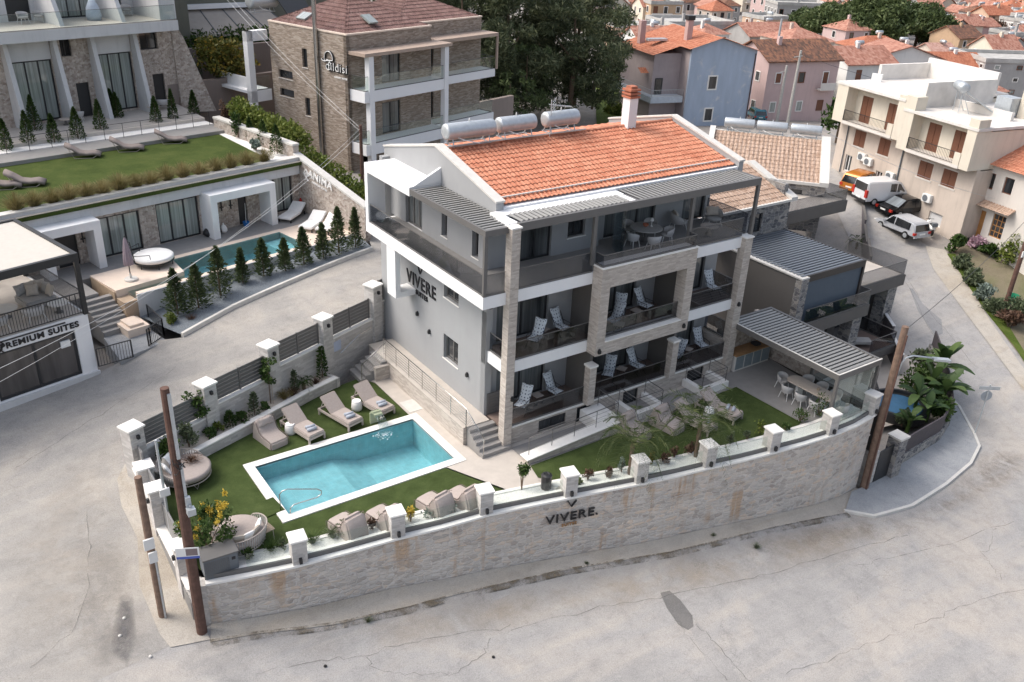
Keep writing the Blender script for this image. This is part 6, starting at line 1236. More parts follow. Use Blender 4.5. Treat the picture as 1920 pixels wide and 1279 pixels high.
# ---------------------------------------------------------------- dark modern buildings right of the hotel
NB = thing('modern_villa', 'dark grey modern building with ribbed metal roof and smoked glass balconies, right of the hotel', 'building')
NB['label'] = 'dark grey modern building with ribbed metal roof and smoked glass balconies'
m = MB(); m.box(17.3,.9,-.3,22.5,6.6,-.06); m.build('roof_deck', M['bmetal'], NB)
m = MB(); louv(m,17.35,22.45,.95,6.55,.0,'x',22,.05,.0,.15); m.build('metal_roof', M['smetal'], NB)
m = MB(); m.box(17.7,.86,-.36,22.55,.95,0.02); m.box(22.45,.95,-.36,22.55,6.6,.02); m.box(22.4,.86,-2.75,22.55,1.0,-.36); m.build('roof_beam', plain('brown_black_metal',(.045,.04,.038),.4), NB)
m = MB(); m.box(17.75,.97,-2.75,22.4,1.02,-.36); m.build('blue_screen', M['pane_b'], NB)
m = MB(); m.box(17.15,1.2,-5.0,17.65,9.0,-.12); m.build('side_wall', M['greige'], NB); m = MB(); m.box(17.1,.8,-.12,17.72,9.0,-.04); m.build('coping', M['capgrey'], NB); m = MB(); m.box(17.13,.8,-6.0,17.7,1.2,-.121); m.build('stone_pier', M['stonedark'], NB)
m = MB(); m.box(17.7,1.03,-2.7,22.4,6.6,-.31); m.build('room', M['greige'], NB)
m = MB(); m.box(17.7,.6,-3.45,23.45,6.6,-2.76); m.box(22.5,2.3,-3.45,29.4,8.0,-2.77); m.box(22.5,2.3,-7.6,23.2,8,-3.46); each(m,'balcony_slab', M['greige'], NB)
m = MB(); m.box(22.7,2.5,-2.769,29.2,7.9,-2.74); m.build('terrace_floor', M['tile_b'], NB)
railing('glass_railing', NB, [(17.8,.68),(23.38,.68),(23.38,2.2)], -2.76, .85); railing('glass_railing', NB, [(23.5,2.38),(29.3,2.38),(29.3,6.6)], -2.77, .95)
m = MB(); m.box(18.0,2.6,-5.9,22.5,6.6,-3.451); m.box(23.2,3.6,-7.6,28.9,8,-3.46); m.build('lower_wall', M['greige'], NB)
m = MB(); m.box(22.4,.75,-5.95,23.2,1.5,-3.451); m.box(28.4,2.6,-7.4,29.3,3.4,-3.451); m.box(19.2,.75,-5.95,19.9,1.5,-3.451); each(m,'stone_pier', M['stonedark'], NB)
window(NB,18.4,22.2,-5.8,-3.6,2.5,M['pane_l'],.1,3,name='sliding_door'); window(NB,23.8,28.2,-5.85,-3.7,3.45,M['pane_l'],.1,3,name='sliding_door')
m = MB(); m.box(17.7,.2,-6.45,26.6,3.6,-5.95); m.build('lower_terrace', M['greige'], NB); m = MB(); m.box(17.8,.3,-5.949,26.4,2.5,-5.93); m.build('terrace_floor', M['deckwood'], NB); railing('glass_railing', NB, [(24.0,.28),(26.45,.28),(26.5,2.9)], -5.95, .85)
m = MB(); m.box(17.7,.8,-7.9,26.3,3.6,-6.451); m.build('basement_wall', M['white2'], NB); m = MB(); m.box(25.0,.7,-7.7,26.1,.79,-6.6); m.build('dark_opening', M['bmetal'], NB)
t = thing('lounge_chair', 'pale lounge chair on the lower terrace of the dark building', 'chair', (24.6,1.2,-5.93), 1.0); m = MB(); m.box(-.35,-.5,.2,.35,.6,.38); m.build('seat', M['fabric_g'], t, bevel=.03); m = MB(); m.M = Matrix.Translation((0,.55,.3)) @ Matrix.Rotation(rad(40),4,'X'); m.box(-.35,0,0,.35,.7,.12); m.build('backrest', M['fabric_g'], t, bevel=.03)
# tan roofed part behind it
NR = thing('stone_house', 'grey stone house with tan tiled roof and white gable edge behind the metal roof', 'building')
m = MB(); m.wall(14.2,22.7,-.3,1.72,6.65,7.0,[(19.3,20.4,.15,1.3)]); m.box(22.4,7.0,-3.4,22.72,14.0,2.6); m.build('wall', M['stonedark'], NR); window(NR,19.3,20.4,.15,1.3,6.75,M['pane_d'],.07,1)
m = MB(); tileroof(m,(14.2,6.5,1.78),(1,0,0),8.3,(0,3.6,1.25),3.8,.27,.4); tileroof(m,(22.5,13.7,1.78),(-1,0,0),8.3,(0,-3.6,1.25),3.8,.27,.4); m.build('roof', M['tan'], NR)
m = MB(); m.ext([(22.5,6.45,1.7),(22.5,6.45,1.95),(22.5,10.1,3.22),(22.5,13.9,1.95),(22.5,13.9,1.7)], (.55,0,0)); m.box(14.2,6.42,1.72,22.5,6.6,1.86); each(m,'white_edge', M['capgrey'], NR)
m = MB(); m.wall(22.75,28.0,-3.4,-1.7,10.7,11.0,[(23.4,26.0,-3.1,-1.8)]); m.build('lower_wall', M['stonedark'], NR); window(NR,23.4,26.0,-3.1,-1.8,10.8,M['pane_d'],.09,2)
m = MB(); m.box(22.8,10.2,-1.7,33.6,15,-.92); m.build('balcony_slab', M['greige'], NR); m = MB(); m.box(23,10.4,-.919,33.4,15,-.9); m.build('terrace_floor', M['tile_b'], NR); railing('glass_railing', NR, [(22.9,10.3),(33.5,10.3),(33.5,14.5)], -.92, .8)
m = MB(); m.box(26.6,10.45,-4.6,28.0,11.3,-1.701); m.build('stone_pier', M['stonedark'], NR)
BF2 = Frame((30.04,13.88,0), rad(-49)); BR = rooted('tan_roof_house', 'stone house with broad tan tiled roof and three grey tanks along its ridge', 'building', BF2)
m = MB(); m.wall(-5,3.5,-3.5,-.02,.25,.6,[(-.3,2.0,-1.9,-.55)]); m.box(3.2,.6,-6,3.5,8,-.02); m.build('wall', M['stonedark'], BR); window(BR,-.3,2.0,-1.9,-.55,.35,M['pane_d'],.08,2)
m = MB(); tileroof(m,(-4.6,.1,.02),(1,0,0),7.6,(0,4.6,2.0),5.0,.30,.42); m.build('roof', M['tan'], BR); m = MB(); m.ext([(3.0,-.1,-.1),(3.0,-.1,.2),(3.0,4.8,2.32),(3.0,4.8,-.1)], (.62,0,0)); m.ext([(-5.0,-.1,-.1),(-5.0,-.1,.2),(-5.0,4.8,2.32),(-5.0,4.8,-.1)], (.4,0,0)); m.box(-4.6,-.05,-.1,3.0,.1,.1); m.box(-5,4.75,-.1,3.6,5,2.05); each(m,'white_edge', M['capgrey'], BR)
for i,(px,l) in enumerate(((1385,'left grey tank on the tan roof ridge'),(1447,'middle grey tank on the tan roof ridge'),(1512,'right grey tank on the tan roof ridge'))):
    q = BF2.y(px,243,5.0); heater(*BF2.w(q[0],5.1,1.95),2.15,.36,l,BF2.rz)
# street side fence panels
FPX = [(46.6,18.6,'i'),(43.2,15.2,''),(39.6,12.3,''),(36.2,9.6,''),(33.2,7.2,''),(30.3,4.4,''),(27.6,1.2,''),(25.6,-.9,'')]
FLB = ['farthest dark fence panel, beside the orange car','dark fence panel opposite the white van','dark fence panel behind the small street palm','tall dark fence panel above the metal roof corner','dark fence panel beside the smoked glass balcony','dark fence panel below the villa balcony','last dark fence panel, nearest the road pole']
pmat = plain('purple_grey_panel',(.105,.095,.105),.5)
for i in range(7):
    a, b = FPX[i], FPX[i+1]; t = thing('fence_panel', FLB[i], 'fence', group='dark fence panels along the right street'); zt = [-3.7,-4.0,-4.3,-4.0,-4.6,-5.4,-5.9][i]; m = MB(); m.bar((a[0],a[1],(zt-8)/2),(b[0],b[1],(zt-8)/2),.12,zt+8); m.build('panel', pmat, t); m = MB(); m.bar((a[0],a[1],zt+.02),(b[0],b[1],zt+.02),.2,.05); m.build('coping', M['greige'] if i < 5 else M['white2'], t)
q = (37.6,11.3,-5.6); t = thing('street_palm', 'small green palm in front of the dark street fence', 'plant', q); palm_parts(t, .5, 14, 1.0, M['l_green'])
# patio corner with plants and the curved pavement
flat('patio', [(17.5,-3.6),(22.8,-4.6),(27.5,-1.0),(29.5,2.0),(26.5,3.4),(17.7,.8),(14.8,1.0),(14.8,-3.6)], -7.25, M['tile_b'])
SWK = [(13.6,-7.0),(15.2,-6.95),(16.4,-6.85),(17.9,-6.35),(21,-6.0),(23.8,-5.7),(26.2,-4.2),(28.2,-2.3),(30.4,-.1),(32,1.6)]; SWO = [(12.2,-9.0),(14.6,-9.6),(17,-9.85),(19.5,-9.5),(21.6,-8.9),(23.4,-7.7),(25.0,-6.2),(27.4,-3.6),(29.8,-1.2),(32.0,1.5)]
swp = [g2(onz(px,py,-7.6)) for px,py in ((1600,935),(1640,1000),(1710,985),(1775,955),(1815,915),(1840,880),(1838,845),(1815,800),(1790,765),(1770,735),(1745,705),(1735,720),(1765,790),(1735,815),(1690,855),(1655,895))]
drape('sidewalk', [g2(ong(px,py)) for px,py in ((1596,925),(1583,962),(1640,972),(1712,952),(1775,912),(1822,872),(1838,840),(1828,815),(1800,765),(1778,742),(1755,712),(1740,725),(1763,790),(1735,815),(1690,855),(1655,898))], M['pave'], .10, .8)
kt = thing('pavement_kerb', 'grey kerb stone round the curved pavement corner', 'kerb'); kp = [g2(ong(px,py)) for px,py in ((1583,962),(1640,972),(1712,952),(1775,912),(1822,872),(1838,840),(1828,815),(1800,765),(1778,742))]; m = MB(); ribbon(m, sub(kp,3), offset(sub(kp,3),.14), lambda x,y: H(x,y)-.25, lambda x,y: H(x,y)+.13); m.build('kerb', M['capgrey'], kt)
cfw = thing('curved_fence', 'low stone wall with dark curved screen round the banana plants', 'fence'); CFP = [(16.9,-6.55),(19.5,-6.25),(22,-6.0),(24.0,-5.35),(26.2,-3.8),(28.2,-2.1),(30.2,-.2)]
m = MB(); ribbon(m, sub(CFP,3), offset(sub(CFP,3),.3), -8.4, lambda x,y: H(x,y)+.65); m.build('stone_base', M['stonedark'], cfw); m = MB(); ribbon(m, offset(sub(CFP,3),.08), offset(sub(CFP,3),.16), lambda x,y: H(x,y)+.651, lambda x,y: H(x,y)+1.55); m.build('screen', plain('dark_screen',(.075,.065,.07),.6), cfw)
gg = thing('street_gate', 'black door in the stone wall beside the leaning street pole', 'gate'); m = MB(); m.bar((15.1,-6.75,-6.6),(16.3,-6.68,-6.6),.06,1.9); m.build('door', M['bmetal'], gg); m = MB(); m.box(16.3,-6.95,-8.2,16.95,-6.3,-5.35); m.build('stone_pillar', M['stonedark'], gg); m = MB(); m.box(16.25,-7.0,-5.35,17.0,-6.25,-5.25); m.build('pillar_cap', M['capgrey'], gg); m = MB(); m.box(14.5,-6.75,-8.2,15.1,-6.3,-5.6); m.build('wall_end', M['stonelight'], gg)
m = MB(); m.box(14.62,-6.6,-8.2,14.9,1.2,-3.45); m.build('side_retaining_wall', M['charcoal'], gg)
q = onz(1685,765,-7.0); t = thing('round_pool', 'round blue hot tub half hidden by banana leaves', 'pool', (q[0],q[1],-7.25)); m = MB(); m.lathe([(1.55,0),(1.6,.5),(1.55,.62),(1.4,.62),(1.38,.45)],(0,0,0),28); m.build('rim', M['bmetal'], t); m = MB(); m.lathe([(1.38,.4),(1.0,.5),(.4,.55),(.05,.56)],(0,0,0),28); m.build('cover', plain('blue_cover',(.05,.14,.25),.5), t)
q = onz(1685,690,-7.2); t = thing('black_fence', 'black bar fence by the patio of the dark building', 'fence'); barfence(t, (20.6,-2.9,-7.24),(22.4,-1.2,-7.24),1.3)
def banana(label, px, py, z, h, n, L):
    q = onz(px,py,z); t = thing('banana_plant', label, 'plant', tuple(q), random.random()*6, 'banana plants behind the curved fence'); P, T, B = [], [], []; m = MB(); lv_ = MB()
    for i in range(n):
        az = i*2.4+random.uniform(-.3,.3); d = Vector((math.cos(az),math.sin(az),0)); s = Vector((-math.sin(az),math.cos(az),0)); el = random.uniform(.45,1.3); l = L*random.uniform(.8,1.15); w0 = l*.17; pts = []; b0 = Vector((0,0,h*random.uniform(.35,.6)))
        for k in range(8): f = k/7; pts.append(b0+d*(l*f*math.cos(el)*(1+.2*f))+Vector((0,0,l*f*math.sin(el)-l*.55*f*f*math.cos(el))))
        vs = []; fs = []
        for k,p in enumerate(pts): f = k/7; ww = w0*math.sin(math.pi*min(.98,max(.06,(f-.12)/.9)))**.6 if f > .12 else .02; vs += [p-s*ww+Vector((0,0,ww*.3)), p, p+s*ww+Vector((0,0,ww*.3))]
        for k in range(7): fs += [(k*3,k*3+1,k*3+4,k*3+3),(k*3+1,k*3+2,k*3+5,k*3+4)]
        lv_.add(vs, fs)
    lv_.build('leaf', M['l_banana'], t, smooth=True); m.tube([(0,0,0),(0,0,h*.6)],[.12,.07],7); m.build('stem', M['l_green'], t)
for px,py,z,h,n,L,l in ((1755,720,-7.0,2.9,14,1.6,'tall banana plant at the back beside the street lamp arm'),(1740,745,-7.1,2.3,15,1.45,'banana plant in the middle of the clump'),(1765,760,-7.1,2.0,14,1.5,'banana plant leaning out over the pavement'),(1712,775,-7.1,2.0,14,1.3,'banana plant beside the blue hot tub'),(1700,810,-7.2,1.4,11,1.0,'low banana plant at the front of the clump'),(1735,790,-7.1,1.6,13,1.15,'small banana plant behind the curved screen')): banana(l,px,py,z,h,n,L)
for px,py,z,r,l,mt in ((1715,735,-7.1,1.1,'dark leafy bush between the hot tub and the banana plants','l_green'),(1765,790,-7.2,.8,'small leafy bush at the bend of the curved screen','l_green'),(1725,700,-7.0,1.1,'loose grey green bush behind the banana plants','l_olive'),(1750,775,-7.2,.8,'dense green bush under the banana leaves','l_green'),(1690,800,-7.2,.6,'pale green bush at the gate pillar','l_olive')): q = onz(px,py,z); t = thing('bush', l, 'shrub', tuple(q)); bush_parts(t, M[mt], r, r*1.6, 700, .11)
# street sign
q = ong(1828,812,.1); t = thing('street_sign', 'round road sign seen from behind with a name plate, on the pavement corner', 'sign', (q[0],q[1],q[2]), rad(-35)); m = MB(); m.tube([(0,0,0),(.0,0,3.0)],.035,8); m.build('post', M['galv'], t); m = MB(); m.M = Matrix.Translation((0,.05,2.3)) @ Matrix.Rotation(rad(90),4,'X'); m.lathe([(.3,-.01),(.3,.01)],(0,0,0),24); m.build('disc', plain('sign_back_grey',(.36,.39,.42),.5,.3), t); m = MB(); m.box(-.55,-.03,2.7,.55,.0,2.9); m.build('name_plate', M['galv'], t)
# ---------------------------------------------------------------- cream houses on the right street
CF_ = Frame(tuple(onz(1690,425,-5.8)), rad(-101)); CH_ = rooted('cream_apartments', 'cream three storey apartment houses with brown shutters and flat white roofs', 'building', CF_)
ops1 = [(-7.07,-5.86,6.96,9.1),(-4.15,-3.0,6.96,9.1),(-7.1,-5.82,4.95,6.3),(-4.27,-3.05,4.95,6.3),(-7.6,-6.85,2.6,4.0),(-3.9,-3.2,2.2,3.6)]; ops2 = [(.25,1.48,6.45,8.56),(2.71,3.88,6.45,8.56),(.24,1.6,4.3,5.6),(2.6,3.92,4.3,5.6),(-.6,.5,1.1,2.0),(2.3,3.6,1.1,2.1)]
m = MB(); m.wall(-9.0,-1.5,6.75,9.75,0,.3,[o for o in ops1 if o[2] > 6.5]); m.wall(-1.5,5.5,6.2,9.1,0,.3,[o for o in ops2 if o[2] > 6.3]); m.box(-2.2,-1.1,6.75,-1.5,-.001,10.2); m.box(-9.0,-1.1,6.75,-7.75,-.001,9.75); m.box(-1.5,-1.1,6.2,-.45,-.001,10.3); m.box(4.65,-1.1,6.2,5.5,-.001,9.9); m.box(-9,.3,6.75,-1.5,10,9.6); m.box(-1.5,.3,6.2,5.5,10,9.0); m.build('upper_wall', M['cream'], CH_)
m = MB(); m.wall(-9.0,-1.5,-1.0,6.74,0,.3,[o for o in ops1 if o[2] < 6.5]); m.wall(-1.5,5.5,-1.0,6.19,0,.3,[o for o in ops2 if o[2] < 6.3]); m.box(-9,.3,-1,5.5,10,6.1); m.build('lower_wall', M['pinkbeige'], CH_)
m = MB(); m.box(-9.1,-1.15,9.75,-1.5,10,9.95); m.box(-1.5,-1.15,9.1,5.6,10,9.3); m.box(-9.0,8.5,9.95,-1.7,8.8,11.6); m.box(-9.0,3.0,9.95,-8.7,8.5,11.2); m.box(-1.0,3.6,9.3,4.2,3.9,9.9); m.box(-1.5,.5,9.3,-1.2,8,11.2); each(m,'flat_roof', plain('whitewashed_roof',(.66,.63,.59),.9,0,.14,1.1), CH_)
m = MB(); m.box(-7.75,-1.15,6.72,-2.2,-.001,6.95); m.box(-.45,-1.15,6.17,4.65,-.001,6.4); each(m,'balcony_slab', M['offwhite'], CH_); m = MB(); m.box(-2.75,-1.15,6.95,-2.2,-1.05,7.85); m.box(-2.3,-1.05,6.95,-2.2,0,7.85); m.box(4.1,-1.15,6.4,4.65,-1.05,7.3); m.box(4.55,-1.05,6.4,4.65,0,7.3); each(m,'balcony_end', M['cream'], CH_)
for x0,x1,z in ((-7.7,-2.75,6.95),(-.4,4.1,6.4)): barfence(CH_,(x0,-1.1,z),(x1,-1.1,z),.9,'balcony_railing',.14,'bmetal')
for o in ops1[:4]+ops2[:4]:
    s_ = MB(); c = (o[0]+o[1])/2; s_.box(o[0],.03,o[2],c-.02,.1,o[3]); s_.box(c+.02,.03,o[2],o[1],.1,o[3]); sh = each(s_,'shutter', M['shutter'], CH_)
for o in (ops1[4],ops1[5]): window(CH_,*o,.12,M['pane_d'],.08,2,frm=M['whitep'])
for o in (ops2[4],ops2[5]): window(CH_,*o,.12,M['white2'],.08,1,frm=M['cap'])
m = MB()
for o in ops1[2:4]+ops2[2:4]: m.box(o[0]-.12,-.04,o[2]-.12,o[1]+.12,-.001,o[2]-.001); m.box(o[0]-.12,-.04,o[3]+.001,o[1]+.12,-.001,o[3]+.1)
each(m,'window_trim', M['offwhite'], CH_); m = MB(); m.tube([(-1.55,-.08,-.8),(-1.55,-.08,9.0)],.06,6); m.tube([(-7.9,-.08,1.0),(-7.9,-.08,6.6)],.05,6); each(m,'drainpipe', M['greyp'], CH_)
def acunit(F, root_label, x, z, y=0):
    t = thing('air_conditioner', root_label, 'air conditioner', F.w(x,y-.32,z), F.rz, 'air conditioners on the cream houses'); m = MB(); m.box(-.42,0,0,.42,.3,.62); m.build('casing', M['whitep'], t, bevel=.02); m = MB(); m.M = Matrix.Translation((-.08,0.001,.31)) @ Matrix.Rotation(rad(90),4,'X'); m.lathe([(.25,0),(.25,.02),(.2,.025)],(0,0,0),18); m.build('fan_grille', M['greyp'], t)
acunit(CF_,'upper left air conditioner of the pair on the cream wall',-5.6,4.0); acunit(CF_,'right air conditioner of the pair on the cream wall',-4.8,3.8); acunit(CF_,'lone air conditioner on the middle of the cream wall',-2.2,3.3); acunit(CF_,'large air conditioner below the right brown shutters',1.9,2.7)
t = thing('air_conditioner','air conditioner standing on the left flat roof','air conditioner',CF_.w(-8.2,2.2,9.95),CF_.rz+.6); m = MB(); m.box(-.42,-.15,0,.42,.15,.62); m.build('casing', M['whitep'], t)
q = CF_.w(1.2,3.0,9.32); t = thing('solar_panel_tank','tilted solar panel with water tank on the right flat roof','water heater',q,CF_.rz+rad(150)); m = MB(); m.add([(-.9,-1.6,.1),(.9,-1.6,.1),(.9,1.0,1.7),(-.9,1.0,1.7),(-.9,-1.6,.0),(.9,-1.6,.0),(.9,1.0,1.6),(-.9,1.0,1.6)], [(0,1,2,3),(7,6,5,4),(0,4,5,1),(1,5,6,2),(2,6,7,3),(3,7,4,0)]); m.build('panel', M['galv'], t); m = MB(); m.M = Matrix.Translation((0,1.2,1.9)) @ Matrix.Rotation(rad(90),4,'Y'); m.lathe([(.2,-.85),(.38,-.8),(.38,.8),(.2,.85)],(0,0,0),16); m.build('tank', M['galv'], t, smooth=True); m = MB()
for x in (-.6,.6): m.tube([(x,1.2,0),(x,1.2,1.7)],.03,5); m.tube([(x,.4,0),(x,1.2,1.6)],.03,5)
each(m,'stand', M['galv'], t)
q = CF_.w(2.6,5.0,9.32); t = thing('water_tank','grey box water tank on the right flat roof','tank',q,CF_.rz); m = MB(); m.box(-.7,-.6,.15,.7,.6,1.4); m.build('box', M['galv'], t, bevel=.02); m = MB()
for a in (-.6,.6):
    for b in (-.5,.5): m.box(a-.05,b-.05,0,a+.05,b+.05,.15)
each(m,'foot', M['terracotta'], t)
for x,y,z0,h,l in ((3.6,5.6,9.3,2.6,'tall cream chimney beside the box tank'),(4.4,8.4,9.3,1.8,'white chimney at the right end of the flat roof')): t = thing('chimney', l, 'chimney', CF_.w(x,y,z0)); m = MB(); m.box(-.3,-.3,0,.3,.3,h); m.build('stack', M['cream'], t); m = MB(); m.box(-.4,-.4,h,.4,.4,h+.15); m.box(-.2,-.2,h+.15,.2,.2,h+.4); m.build('cap', M['capgrey'], t)
DF = Frame((46.84,9.09,-6.0), rad(-101)); DH = rooted('white_house', 'off white house with orange brown door and small tiled canopy at the right edge', 'building', DF)
do = [(.95,2.2,1.0,3.25),(2.86,3.95,1.6,3.35),(1.3,2.1,4.9,6.1),(2.9,3.7,4.95,6.15)]
m = MB(); m.wall(0.7,9,-1,6.7,0,.3,do); m.box(.7,.3,-1,9,8,6.6); m.build('wall', M['offwhite'], DH); d_ = window(DH,.95,2.2,1.0,3.25,.1,M['doorwood'],.08,1,frm=M['doorwood'],name='door'); window(DH,2.86,3.95,1.6,3.35,.1,M['pane_d'],.06,3,3,frm=M['doorwood']); window(DH,*do[2],.1,M['pane_d'],.07,1,frm=M['shutter']); window(DH,*do[3],.1,M['pane_d'],.07,1,frm=M['shutter'])
m = MB(); tileroof(m,(.5,-.75,3.7),(1,0,0),4.0,(0,.75,.35),.83,.25,.4); m.build('canopy', M['tan'], DH); m = MB(); tileroof(m,(.2,-.5,6.75),(1,0,0),9,(0,4,1.6),4.3,.27,.4); m.build('roof', M['orange'], DH)
dm = thing('door_mat','dark door mat in front of the orange brown door','mat',DF.w(1.6,-.7,.75),DF.rz); m = MB(); m.box(-.55,-.3,.3,.55,.3,.33); m.build('mat', M['rubber'], dm)
# garden at the right
drape('garden_soil', [g2(ong(px,py)) for px,py in ((1775,470),(1800,500),(1860,600),(1930,690),(1990,700),(1990,560),(1900,470),(1820,455))], M['earth'], .06, 1.0)
drape('concrete_strip', [g2(ong(px,py)) for px,py in ((1735,462),(1772,470),(1800,505),(1858,605),(1925,700),(1925,740),(1850,640),(1790,560),(1750,505))], M['concrete'], .05, 1.0)
for px,py,r,h,mt,l in ((1790,475,1.0,1.4,'l_green','dark green hedge bush at the near end of the garden row'),(1800,505,1.0,1.2,'l_olive','grey green bush, second in the garden row'),(1820,535,1.0,1.2,'l_olive','grey green bush, third in the garden row'),(1842,565,1.0,1.2,'l_sage','silvery bush, fourth in the garden row'),(1865,590,1.1,1.2,'l_olive','grey green bush near the dark pole'),(1890,615,1.2,1.3,'l_brown','brownish bush at the end of the garden row'),(1905,600,1.3,1.6,'l_olive','broad loose bush in front of the dark pole'),(1830,465,.9,.9,'l_pink','low bush covered with pink flowers'),(1850,478,.9,.9,'l_green','low bush with white flecks behind the pink flowers'),(1885,455,1.5,2.6,'l_bright','tall yellow green citrus bush in the garden'),(1900,500,1.6,2.4,'l_bright','round yellow green citrus tree in front of the tall one')):
    q = ong(px,py); t = thing('garden_bush', l, 'shrub', tuple(q), random.random()*6, 'bushes of the right hand garden'); bush_parts(t, M[mt], r, h, 900, .13, .5, 12)
drape('weed_verge', [g2(ong(px,py)) for px,py in ((1775,478),(1800,515),(1850,590),(1900,650),(1925,690),(1925,670),(1890,612),(1850,560),(1812,505),(1790,478))], M['weeds'], .1, .8)
q = ong(1895,568); t = thing('bucket','green plastic tub beside the dark pole in the garden','bucket',tuple(q)); m = MB(); m.lathe([(.3,0),(.45,.6),(.42,.6),(.28,.05)],(0,0,0),14); m.build('tub', plain('green_plastic',(.02,.22,.12),.5), t)
q = ong(1775,418); t = thing('flower_trough','terracotta trough with a thin plant by the cream wall','planter',tuple(q),CF_.rz); m = MB(); m.box(-.9,-.35,.45,.9,.35,1.0); m.build('trough', M['terracotta'], t, bevel=.04); m = MB(); m.box(-.7,-.25,0,.7,.25,.45); m.build('plinth', M['tan'], t); bush_parts(t, M['l_olive'], .4, 1.0, 160, .12, .5, 5, 1.0, False)
# ---------------------------------------------------------------- vehicles
def car(name, label, cat, px, py, rz, L, Wd, Hh, paint, kind='hatch', dz=0.0):
    q = ong(px,py); t = thing(name, label, cat, (q[0],q[1],q[2]+dz), rz)          # local +x is forward
    wb = L*.30; r = .31; hb = Hh*.50                       # belt height
    if kind == 'van': prof = [(-L/2,.35),(-L/2+.02,hb),(-L/2+.10,Hh*.97),(-L/2+.3,Hh),(L*.14,Hh),(L*.23,Hh*.93),(L*.36,hb*1.12),(L*.47,hb*.98),(L/2,hb*.75),(L/2,.3)]
    elif kind == 'sedan': prof = [(-L/2,.4),(-L/2+.04,hb*.98),(-L*.36,hb*1.08),(-L*.17,Hh*.97),(0,Hh),(L*.10,Hh*.97),(L*.25,hb*1.08),(L*.44,hb*.92),(L/2,hb*.7),(L/2,.3)]
    else: prof = [(-L/2,.4),(-L/2+.03,hb),(-L/2+.22,Hh*.90),(-L/2+.5,Hh*.98),(0,Hh),(L*.10,Hh*.96),(L*.24,hb*1.08),(L*.43,hb*.93),(L/2,hb*.7),(L/2,.3)]
    m = MB(); n = len(prof); vs = []
    def half(z): return Wd/2*(1.0 if z <= hb*1.02 else 1-.17*min(1,(z-hb)/(Hh-hb)) if kind != 'van' else 1-.08*min(1,(z-hb)/(Hh-hb)))
    for s_ in (-1,1): vs += [(x,s_*half(z),z) for x,z in prof]
    fs = [(i,(i+1)%n,n+(i+1)%n,n+i) for i in range(n)]+[tuple(reversed(range(n))), tuple(range(n,2*n))]
    m.add(vs, fs); m.build('body', paint, t, smooth=True, bevel=.07, seg=2)
    gm = M['pane_d']
    if kind == 'van': sides = [[(L*.0,hb*1.15),(L*.0,Hh*.9),(L*.13,Hh*.9),(L*.13,hb*1.12)],[(L*.15,hb*1.1),(L*.15,Hh*.9),(L*.2,Hh*.88),(L*.32,hb*1.12)]]
    elif kind == 'sedan': sides = [[(-L*.28,hb*1.1),(-L*.16,Hh*.93),(-.05,Hh*.95),(-.05,hb*1.08)],[(.03,hb*1.08),(.03,Hh*.95),(L*.09,Hh*.93),(L*.22,hb*1.1)]]
    else: sides = [[(-L*.36,hb*1.12),(-L*.36,Hh*.9),(-.08,Hh*.94),(-.08,hb*1.08)],[(.02,hb*1.08),(.02,Hh*.94),(L*.08,Hh*.92),(L*.21,hb*1.1)]]
    for s_ in (-1,1):
        for sd_ in sides: g = MB(); pts = [(x,s_*(half(z)+.008),z) for x,z in (sd_ if s_ < 0 else sd_[::-1])]; g.ext(pts,(0,-s_*.02,0)); g.build('side_window', gm, t)
    def slab_on(i, a, b, nm, mt, shr=.86):
        (x0,z0),(x1,z1) = prof[i], prof[i+1]; p = lambda f: (x0+(x1-x0)*f, z0+(z1-z0)*f); A, B_ = p(a), p(b); d = Vector((-(z1-z0),0,(x1-x0))).normalized()*(.012 if x1 > x0 else .012)
        g = MB(); d = -d if d.x*(1 if A[0] > 0 else -1) < 0 and abs(d.x) > .3 else d
        g.ext([(A[0]+d.x,-half(A[1])*shr,A[1]+d.z),(A[0]+d.x,half(A[1])*shr,A[1]+d.z),(B_[0]+d.x,half(B_[1])*shr,B_[1]+d.z),(B_[0]+d.x,-half(B_[1])*shr,B_[1]+d.z)], -d*.8); g.build(nm, mt, t)
    if kind == 'van': slab_on(1,.2,.9,'rear_window',gm); slab_on(5,.05,.95,'windscreen',gm)
    elif kind == 'sedan': slab_on(2,.1,.92,'rear_window',curtain_glass('pale_rear_glass',(.25,.28,.3),(.2,.22,.24),.5,2)); slab_on(5,.08,.92,'windscreen',gm)
    else: slab_on(1,.08,.92,'rear_window',gm); slab_on(5,.05,.92,'windscreen',gm)
    for s_ in (-1,1):
        g = MB(); g.box(-L/2-.015,s_*Wd*.5-(.0 if s_>0 else 0),hb*.72,-L/2+.14,s_*Wd*.5-s_*.26,hb*.98 if kind != 'van' else hb*1.35); g.build('tail_light', M['red'], t)
        g = MB(); g.box(L/2-.16,s_*Wd*.47,hb*.62,L/2+.01,s_*Wd*.30,hb*.82); g.build('headlight', M['glass_w'] if False else M['cap'], t)
        g = MB(); g.box(L*.2,s_*Wd/2,hb*1.05,L*.2+.15,s_*(Wd/2+.16),hb*1.22); g.build('mirror', paint, t)
    g = MB(); g.box(-L/2-.04,-Wd*.47,.3,-L/2+.05,Wd*.47,.5); g.build('rear_bumper', M['blackp'] if kind == 'van' else paint, t); g = MB(); g.box(-L/2-.05,-.26,.5,-L/2+.0,.26,.61); g.build('number_plate', M['whitep'], t)
